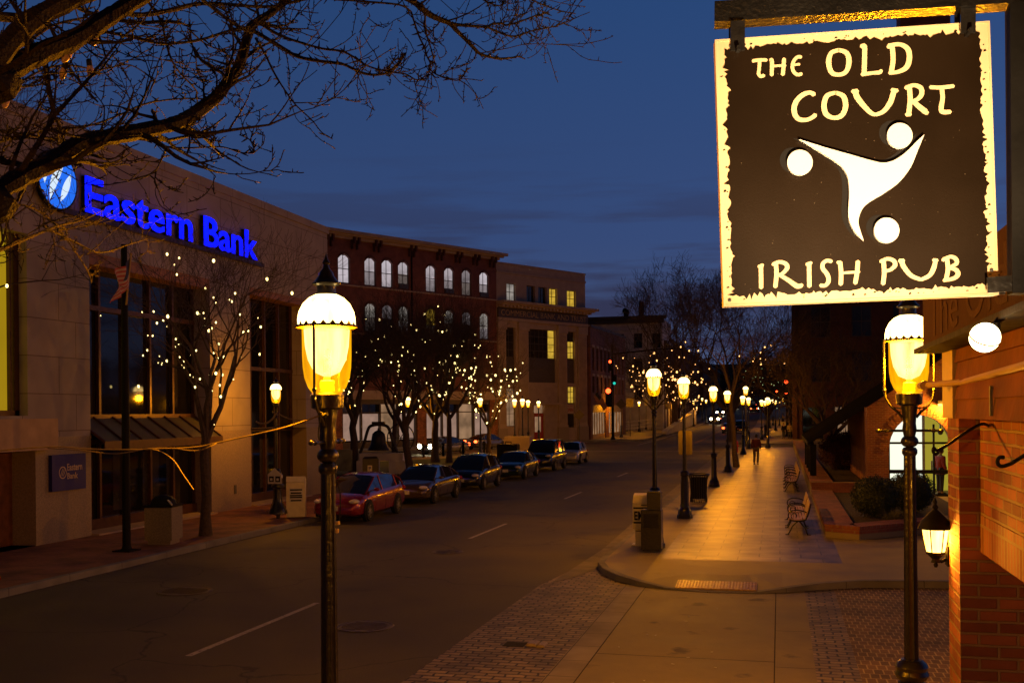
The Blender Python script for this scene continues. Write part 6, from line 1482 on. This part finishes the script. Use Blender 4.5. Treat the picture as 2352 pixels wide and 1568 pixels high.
# ------------------------------------------------------------------ trees
def bare_tree(label,base,height,spread,seed,trunk_r=.16,fork=.22,levels=5,m_=None,lean=(0,0),group='bare street trees',nb=(3,4),vase=.55,density=1.0,twig=.35,limbs=None,nsides=5,len0=None,name='bare_tree',rmin=.0035,rk=.62):
    rnd=random.Random(seed); o=thing(name,label,'tree',base,0,group); tr=MB(); cr_=MB(); nodes=[]
    def grow(p,d,ln,r,lv):
        n=5 if lv<levels-1 else 3; P=[p]; R=[r]; dd=d.copy(); L=ln/n
        kids=[]
        for i in range(n):
            w=.16+.05*lv
            dd=(dd+Vector((rnd.uniform(-w,w),rnd.uniform(-w,w),rnd.uniform(-w*.6,w)+.03))).normalized()
            p=p+dd*L; P.append(p); R.append(max(rmin,r*(1-.55*(i+1)/n)))
            if lv>=1 and rnd.random()<.85: nodes.append((p.copy(),lv))
            if lv<levels and i>=1:
                k=1 if rnd.random()<.85*density else 0
                if lv>=levels-2 and rnd.random()<.5*density: k+=1
                for _ in range(k): kids.append((p.copy(),dd.copy(),R[-1]))
        (tr if lv==0 else cr_).tube(P,R,7 if lv==0 else (5 if lv<2 else 3))
        if lv<levels:
            kids.append((p.copy(),dd.copy(),R[-1]*1.2)); 
            if lv>0 or True: kids.append((p.copy(),dd.copy(),R[-1]))
            for (q,qd,qr) in kids:
                side=qd.orthogonal().normalized(); side.rotate(Matrix.Rotation(rnd.uniform(0,6.283),3,qd)); a=rnd.uniform(.35,.95)
                nd=(qd*math.cos(a)+side*math.sin(a)).normalized(); nd=(nd+Vector((0,0,.12*(1-vase)))).normalized()
                grow(q,nd,ln*rnd.uniform(.52,.80),max(rmin,qr*.74),lv+1)
    th=height*fork; d0=Vector((lean[0],lean[1],1)).normalized(); K=5
    P=[Vector((0,0,-.05))]; R=[trunk_r*1.35]
    for i in range(1,K+1): P.append(d0*(th*i/K)+Vector((rnd.uniform(-.05,.05),rnd.uniform(-.05,.05),0))); R.append(trunk_r*(1-.05*i))
    tr.tube(P,R,9); top=P[-1]
    m_=m_ or M_bark
    dirs=limbs or [(rnd.uniform(-1,1),rnd.uniform(-1,1)) for _ in range(rnd.choice(nb))]
    if not limbs:
        k=len(dirs); a0=rnd.random()*6.28; dirs=[(math.cos(a0+6.283*i/k),math.sin(a0+6.283*i/k)) for i in range(k)]
    for (dx,dy) in dirs:
        nd=Vector((dx*spread,dy*spread,1)).normalized(); grow(top.copy()-Vector((0,0,rnd.uniform(0,th*.15))),nd,(len0 or (height-th)*.42),trunk_r*rk,1)
    # fine twigs
    tr.build('trunk',m_,o,smooth=True); cr_.build('crown',m_,o)
    return o,nodes
_b=MB(); _b.ell((0,0,0),(1,1,1.25),6,4); 
BM={}
def bulb_mesh(m_):
    if m_.name not in BM: BM[m_.name]=_b.mesh('bulb',m_)
    return BM[m_.name]
def string(label,tree,nodes,n,r,m_=None,seed=3,filt=None,group='string lights in the trees'):
    m_=m_ or E_bulb; rnd=random.Random(seed); o=thing('string_lights',label,'string lights',tuple(tree.location),0,group)
    cand=[p for p,lv in nodes if (filt is None or filt(p)) and lv<=4]; rnd.shuffle(cand)
    zs_=[p.z for p in cand]; z0,z1=min(zs_),max(zs_); bins=[[] for _ in range(10)]
    for p in cand: bins[min(9,int((p.z-z0)/(z1-z0+1e-6)*10))].append(p)
    pick=[]; bw=[5,8,10,10,9,8,7,5,3,2]
    for b_,w_ in zip(bins,bw): pick+=b_[:max(1,int(round(n*w_/67)))]
    for p in pick[:n]: s=r*rnd.choice((.4,.5,.6,.75,.8,.95,1.1)); child('bulb',bulb_mesh(m_),o,tuple(p+Vector((rnd.uniform(-.05,.05),rnd.uniform(-.05,.05),-.02))),scale=(s,s,s))
    return o
# tree before the bank, lit with small bulbs
t,n=bare_tree('young bare tree with small lights before the bank pillar',(-15.4,25.9,SW),9.0,.62,11,.15,.30,5,limbs=[(.1,.95),(-.25,.25),(.25,-.30),(-.35,.6),(.15,.35)],density=.62)
string('small warm lights wound in the tree before the bank pillar',t,n,88,.036,filt=lambda p:p.z>3.0 and p.z<7.9)
t,n=bare_tree('bare tree rising behind the nearest lamp, left of the bell',(-22.7,53.5,SW),9.5,.55,5,.24,.33,5,nb=(4,),density=.95); string('sparse small lights in the tree left of the bell',t,n,34,.052,seed=4,filt=lambda p:p.z>2.6 and p.z<8)
t,n=bare_tree('bare tree with a slanting trunk right of the bell',(-19.0,52.5,SW),9,.6,8,.22,.30,5,lean=(-.14,0),density=.9); string('sparse small lights in the slanting tree right of the bell',t,n,30,.05,seed=9,filt=lambda p:p.z>2.6 and p.z<8)
g=gnd(1000,1062,SW); t,n=bare_tree('broad dark tree with greenish lit trunk behind the sedan',(g.x,g.y,SW),12.2,.85,21,.26,.26,5,m_=M_bark,nb=(5,),density=1.0); string('small lights scattered over the broad tree behind the sedan',t,n,62,.066,seed=2,filt=lambda p:p.z>2.6 and p.z<10.5)
g=gnd(1042,1062,SW); t,n=bare_tree('second trunk right of the broad tree on the square',(g.x,g.y-1,SW),10.5,.8,33,.20,.3,5,nb=(4,)); string('small lights in the second tree on the square',t,n,34,.062,seed=12,filt=lambda p:p.z>2.6 and p.z<9)
g=gnd(1166,1034,SW); t,n=bare_tree('small spreading tree thick with lights before the stone bank',(g.x,g.y-6,SW),9.0,1.0,14,.20,.24,5,limbs=[(-.75,.25),(.9,.1),(-.3,-.3),(.35,.6)],density=.75); string('dense lights following the limbs of the small tree before the stone bank',t,n,95,.080,seed=6,filt=lambda p:p.z>2.0 and p.z<9)
q=at(905,944,60); t,n=bare_tree('thin bare tree in front of the brick block shopfronts',(q.x,q.y,SW),10.8,.6,51,.16,.3,5,nb=(4,)); string('few lights in the thin tree before the brick block',t,n,18,.06,seed=7,filt=lambda p:p.z>3 and p.z<10)
# far lit trees
q=at(1500,944,158); t,n=bare_tree('bare tree with amber lights beyond the signal, left of the far road',(q.x,q.y,gz(q.y)),13.5,1.0,61,.26,.24,5,nb=(5,),density=.8,rmin=.014); string('amber lights in the tree beyond the signal',t,n,95,.115,E_bulbo,seed=8,filt=lambda p:p.z>4)
q=at(1560,944,172); t,n=bare_tree('bare tree with amber lights just right of the first far one',(q.x,q.y,gz(q.y)),11,.9,62,.24,.26,4,nb=(5,)); string('amber lights in the second far tree',t,n,36,.12,E_bulbo,seed=18,filt=lambda p:p.z>3)
q=at(1690,944,118); 
t,n=bare_tree('large spreading bare tree below the pub sign, over the far road',(-4.9,112,SW),18.0,.95,73,.46,.17,6,nb=(7,),density=.52,rmin=.013,rk=.66); string('amber lights low in the large spreading tree',t,n,98,.10,E_bulbo,seed=28,filt=lambda p:p.z>2.5 and p.z<10.5)
q=at(1590,944,150); t,n=bare_tree('large bare tree left of the spreading one, over the dark block',(-15.6,162,gz(162)),24,.62,77,.55,.2,6,nb=(5,),density=.38,rmin=.018)
q=at(1740,944,170); t,n=bare_tree('bare tree with faint greenish lights right of the far road',(-1.6,150,gz(150)),11,.9,82,.25,.22,5,nb=(5,)); string('faint greenish lights in the tree right of the far road',t,n,70,.05,emis('dim_green_bulb_glow',(.6,.8,.35),1.6,sample=False),seed=38)
# leaning trunk by the fourth lamp and its neighbour
g=gnd(1688,1068,SW); bare_tree('slim leaning tree trunk behind the fourth lamp on the right pavement',(-2.45,62.5,SW),9.5,.35,91,.16,.42,4,lean=(-.09,0),nb=(3,),density=.5)
# dark tree over the planter
t,n=bare_tree('dark low spreading tree over the planter, before the corner building',(2.9,61,SW+.4),7.6,1.5,95,.22,.22,6,nb=(6,),density=.55,rmin=.007)
# street side tree on the left out of frame, fine twigs over the bank sign
t,n=bare_tree('bare tree at the left edge with fine twigs over the bank sign',(-15.6,15.6,SW),10.6,.85,101,.22,.26,6,nb=(6,),density=.45); string('lights in the tree at the left edge of the view',t,n,46,.03,seed=48,filt=lambda p:p.z>3.0 and p.z<8.0)
# ------------------------------------------------------------------ overhanging tree in the foreground
FT=thing('overhanging_tree','large bare tree whose thick limbs cross the upper left of the view','tree',(-6.2,2.6,-.05),0)
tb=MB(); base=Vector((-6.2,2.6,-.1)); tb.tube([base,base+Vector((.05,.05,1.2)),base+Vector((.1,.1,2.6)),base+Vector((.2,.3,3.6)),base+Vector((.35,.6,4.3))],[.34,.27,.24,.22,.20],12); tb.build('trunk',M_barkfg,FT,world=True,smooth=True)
rnd=random.Random(404); LB=MB(); TW=MB(); k_=1/2400.
crotch=base+Vector((.3,.5,4.2))
def limb(pts,w0,w1,wd0,wd1,start=None,tw=1.0,drop=0,mbx=None,nside=7):
    n=len(pts); P=[at(x,y,w0+(w1-w0)*i/(n-1)) for i,(x,y) in enumerate(pts)]
    if start is not None: P=[start]+P
    Q=sm(P,6); m=len(Q); Rr=[(wd0+(wd1-wd0)*(i/(m-1))**.7)*.41*(w0+(w1-w0)*i/(m-1))*k_ *(1+.10*rnd.uniform(-1,1)) for i in range(m)]
    (mbx or LB).tube(Q,Rr,nside)
    # knotty short spurs and curving twigs
    L_=0
    for i in range(8 if start is not None else 2,m-1):
        if rnd.random()<.22*tw: twig(Q[i],(Q[i+1]-Q[i]).normalized(),rnd.uniform(.22,.75)*(1 if Rr[i]>.008 else .55),max(.0035,Rr[i]*.35),2 if Rr[i]>.012 else 1)
        if rnd.random()<.6*tw:
            d=Vector((rnd.uniform(-1,1),rnd.uniform(-1,1),rnd.uniform(-.6,1))).normalized(); TW.tube([Q[i],Q[i]+d*.018,Q[i]+d*.04],[Rr[i]*.5+.003,.0045,.002],4)
    return Q
def twig(p,d,ln,r,lv):
    s=d.orthogonal().normalized(); s.rotate(Matrix.Rotation(rnd.uniform(0,6.28),3,d)); a=rnd.uniform(.5,1.1); dd=(d*math.cos(a)+s*math.sin(a)).normalized()
    n=7; P=[p]; R=[r]; curl=Vector((rnd.uniform(-.12,.12),rnd.uniform(-.12,.12),rnd.uniform(-.02,.14)))
    for i in range(n):
        dd=(dd+curl+Vector((rnd.uniform(-.2,.2),rnd.uniform(-.2,.2),rnd.uniform(-.2,.2)))).normalized(); p=p+dd*(ln/n); P.append(p); R.append(max(.0024,r*(1-.75*(i+1)/n)))
        if lv>0 and rnd.random()<.36: twig(p,dd,ln*rnd.uniform(.35,.65),R[-1]*.8,lv-1)
        if rnd.random()<.55:
            q=Vector((rnd.uniform(-1,1),rnd.uniform(-1,1),rnd.uniform(-.3,1))).normalized(); TW.tube([p,p+q*rnd.uniform(.012,.03)],[R[-1]+.0015,.0015],3)
    TW.tube(P,R,4)
limb([(-150,260),(0,167),(100,120),(167,92),(233,50),(301,8),(420,-60),(560,-120)],3.8,4.6,92,34,start=crotch,tw=.5)
limb([(-200,330),(-60,190),(60,60),(160,0),(300,-60)],3.6,4.2,88,50,start=crotch,tw=.4)
B1=limb([(-140,520),(0,436),(60,400),(117,374),(183,330),(240,316),(300,305),(350,295),(400,284),(436,268),(467,247),(495,225),(510,207),(530,180),(547,155),(558,122),(567,90),(576,62),(595,48),(617,34),(650,8),(700,-40)],4.2,6.2,66,19,start=crotch,tw=.75)
limb([(575,68),(590,76),(640,105),(683,130),(735,141),(784,147),(810,158),(836,169),(861,172),(885,169),(903,158),(918,144),(932,122)],5.7,6.2,13,5,tw=.9)
limb([(590,50),(640,80),(690,98),(740,112),(784,118),(810,130),(834,146),(850,154),(890,165),(930,170),(954,183),(970,180),(985,163),(990,147)],5.7,6.1,9,3,tw=.8)
limb([(587,87),(610,127),(630,168),(654,207),(680,242),(717,277),(738,303),(764,320)],5.7,5.8,8,2.5,tw=.35)
limb([(317,320),(350,325),(384,337),(420,340),(460,339),(500,337),(525,341),(550,350),(575,352),(584,350),(582,338),(572,320),(550,310)],5.4,5.6,6,3,tw=.7)
limb([(385,338),(372,365),(360,390),(354,420)],5.4,5.45,5,3,tw=.9)
limb([(650,10),(720,-4),(784,0),(850,5),(918,12),(944,27)],5.9,6.3,8,5,tw=.5)
limb([(700,-50),(860,-40),(920,-12),(955,8),(981,30),(1008,44),(1031,53),(1050,72),(1058,80),(1080,102),(1101,123),(1125,131),(1148,135),(1176,133),(1190,130),(1206,136)],6.0,6.8,26,3.5,tw=.8)
limb([(1031,53),(1050,57),(1085,60),(1118,62),(1130,56),(1150,54),(1163,58),(1190,52),(1215,42),(1235,35),(1262,30)],6.4,6.8,11,3,tw=.9)
limb([(1118,62),(1140,72),(1170,83),(1195,81),(1215,73),(1240,68),(1270,62),(1295,54),(1320,42)],6.5,6.9,7,2.5,tw=.9)
limb([(1150,-30),(1200,-8),(1221,0),(1243,10),(1261,17),(1290,26),(1322,32)],6.5,6.9,7,2.5,tw=.8)
limb([(1080,-20),(1110,0),(1130,10),(1150,13),(1160,3),(1164,-10)],6.5,6.6,5,3,tw=.9)
limb([(944,27),(955,62),(963,85),(975,110),(980,128),(988,145),(985,155),(1000,170),(1030,182),(1055,184),(1066,170),(1072,160)],6.2,6.4,6,3,tw=.8)
limb([(233,72),(300,85),(367,100),(420,98),(467,90),(505,78),(540,67),(575,62)],5.0,5.6,9,7,tw=.6)
limb([(150,-10),(183,20),(220,34),(250,43),(320,52),(380,50),(417,53)],4.8,5.2,14,9,tw=.7)
limb([(260,30),(330,34),(400,22),(440,12),(480,8),(540,12),(600,16),(650,14)],4.8,5.8,16,8,tw=.7)
limb([(440,-20),(490,20),(530,50),(560,68),(580,75)],5.2,5.7,11,9,tw=.6)
limb([(330,-10),(370,50),(380,95),(395,140),(415,170),(440,195),(455,215)],5.1,5.5,8,4,tw=.9)
limb([(435,50),(440,95),(450,135),(452,160),(465,190)],5.3,5.5,5,3,tw=.9)
limb([(430,65),(470,100),(510,118),(530,135),(545,150)],5.3,5.7,5,3,tw=.9)
limb([(90,10),(115,60),(140,115),(160,155),(185,190),(225,235)],4.4,4.8,13,5,tw=1)
limb([(100,140),(108,190),(120,250),(140,300),(150,340)],4.6,4.9,12,7,tw=1)
limb([(-40,200),(40,200),(90,195),(130,180)],4.4,4.7,8,4,tw=1)
limb([(-60,300),(0,300),(60,310),(120,318),(170,325)],4.6,5.0,9,6,tw=1)
limb([(-60,340),(20,320),(100,300),(200,290),(280,262),(330,240),(400,228),(470,228),(500,243)],4.8,5.8,8,4,tw=1)
limb([(-60,600),(20,565),(80,540),(130,520),(190,505),(240,480)],5.4,6.6,16,3,tw=1.0)
limb([(-60,250),(30,200),(90,165),(150,150),(230,160),(300,150),(360,190)],5.2,6.6,9,3,tw=1.4)
limb([(-60,120),(40,110),(120,60),(200,40)],5.2,6.0,14,6,tw=1.2)
limb([(-60,30),(40,40),(120,20),(220,-10)],4.4,5.0,34,18,tw=.7)
limb([(100,520),(170,555),(230,580),(300,560),(340,548)],6.0,7.0,8,3,tw=1)
limb([(-60,500),(40,470),(110,500),(160,560),(200,620),(210,650)],6.0,7.0,8,3,tw=1)
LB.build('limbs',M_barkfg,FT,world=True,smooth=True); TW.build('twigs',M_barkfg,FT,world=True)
# unlit pale bulbs hanging in it
o=thing('string_lights','unlit pale pointed bulbs hanging in the overhanging limbs','string lights',tuple(at(150,120,4.5)),0,None)
hb=MB(); hb.lathe([(.004,-.048),(.012,-.035),(.017,-.015),(.015,0),(.010,.008)],10); hme=hb.mesh('bulb',mat('pale_bulb_glass',(.55,.36,.24),.3),True)
hc_=MB(); hc_.lathe([(.013,.006),(.013,.035),(.006,.04)],8); cme=hc_.mesh('cap',M_rubber)
Mi=wm(o).inverted()
for x,y,w in ((88,34,4.6),(222,83,4.7),(147,160,4.7),(206,155,4.9),(14,230,4.6),(158,125,4.6)):
    b_=child('bulb',hme,o,tuple(Mi@at(x,y,w)),(rnd.uniform(-.5,.5),rnd.uniform(-.5,.5),0)); child('cap',cme,b_)
# ------------------------------------------------------------------ bushes and hedge
def bush(label,c,r,n,m_,seed,name='bush',cat='bush',group=None,flat=False):
    rd=random.Random(seed); o=thing(name,label,cat,tuple(c),0,group); a=MB()
    for i in range(n):
        u=rd.gauss(0,1),rd.gauss(0,1),rd.gauss(0,1); d=Vector(u).normalized(); k=rd.uniform(.78,1.0)*(1+.06*math.sin(d.x*9)*math.cos(d.y*7+d.z*5)); 
        if rd.random()<.04: k*=1.08
        p=Vector((d.x*r[0]*k,d.y*r[1]*k,r[2]+d.z*r[2]*k)); 
        if p.z<0: continue
        s=rd.uniform(.018,.04)*(1 if r[0]<1.5 else 1.8); t=Vector((rd.gauss(0,1),rd.gauss(0,1),rd.gauss(0,1))).normalized(); b=(t.cross(d)).normalized(); t=(d*.6+t*.6).normalized()
        a.quad(p-b*s*.5,p+t*s,p+b*s*.5,p-t*s*.4)
    f_=a.build('foliage',m_,o); a=MB(); a.ell((0,0,r[2]*.95),(r[0]*.82,r[1]*.82,r[2]*.84),14,9); a.v=[(x,y,max(z,0)) for x,y,z in a.v]; a.build('inner_mass',m_,o,smooth=True)
    return o
bush('large clipped round bush in the near planter, left of the other',(2.62,31.6,SW+.22),(.66,.66,.60),9000,M_leaf,1,group='clipped round bushes in the near planter')
bush('clipped round bush at the right, before the lit doorway',(3.80,33.2,SW+.22),(.68,.68,.64),9000,M_leaf,2,group='clipped round bushes in the near planter')
bush('low bush half hidden between the two round ones',(3.25,33.8,SW+.22),(.5,.5,.50),3500,M_leaf,3,group='clipped round bushes in the near planter')
bush('low hedge of purplish heather beyond the planter',(3.3,53,SW+.3),(1.5,1.6,1.0),12000,M_flower,4,name='hedge',cat='hedge')
bush('dark hedge between the heather and the gatehouse',(4.6,56,SW+.2),(1.6,1.6,1.1),9000,M_leaf,5,name='hedge',cat='hedge')
o=thing('ornamental_grass','wispy pale grass clump in the planter before the round bushes','plant',(3.0,30.4,SW+.22)); a=MB(); rd=random.Random(6)
for i in range(420):
    t=rd.random()*6.28; l=rd.uniform(.15,.55); r0=rd.uniform(0,.25); b=Vector((r0*math.cos(t),r0*math.sin(t),0)); e=b+Vector((math.cos(t)*l*.7,math.sin(t)*l*.7,l*rd.uniform(.3,.8))); m1=(b+e)/2+Vector((0,0,.1)); s=Vector((-math.sin(t),math.cos(t),0))*.006
    a.quad(b-s,b+s,m1+s,m1-s); a.add([m1-s,m1+s,e],[(0,1,2)])
a.build('blades',mat('dry_grass',(.10,.10,.045),.9,var=.3),o)
# far dark trees closing the view, right of the road
def far_crown(label,c,r,seed):
    rd=random.Random(seed); o=thing('far_tree',label,'tree',(c[0],c[1],gz(c[1])),0,'dark trees on the hill'); a=MB(); zc=c[2]
    for i in range(2600):
        d=Vector((rd.gauss(0,1),rd.gauss(0,1),rd.gauss(0,1))).normalized()*rd.random()**.4*(1+.2*math.sin(i)); p=Vector((d.x*r[0],d.y*r[1],zc+d.z*r[2])); s=rd.uniform(.2,.5); t=Vector((rd.gauss(0,1),rd.gauss(0,1),rd.gauss(0,1))).normalized(); b=t.orthogonal().normalized(); a.quad(p-b*s*.4,p+t*s,p+b*s*.4,p-t*s)
    a.build('crown',M_leaf,o); a=MB(); a.tube([(0,0,0),(0,0,zc)],[.4,.25],7); a.build('trunk',M_bark,o)
for i,(x,y,z,rx,rz_,lb) in enumerate(((-2,235,9,6,6,'dark bushy tree on the hill, right of the far road'),(4,215,9.5,5,7,'dark bushy tree on the hill against the corner building'),(-8,300,8,8,7,'dark bushy tree at the top of the hill road'),(-24,300,8,8,6,'dark bushy tree left of the hill top'),(5,180,7.5,4.5,5.5,'dark bushy tree between the far terrace and the corner building'))):
    far_crown(lb,(x,y,z),(rx,rx,rz_),200+i)
for p,lb in (((1722,912),'tiny glowing shop sign far up the street'),): pass
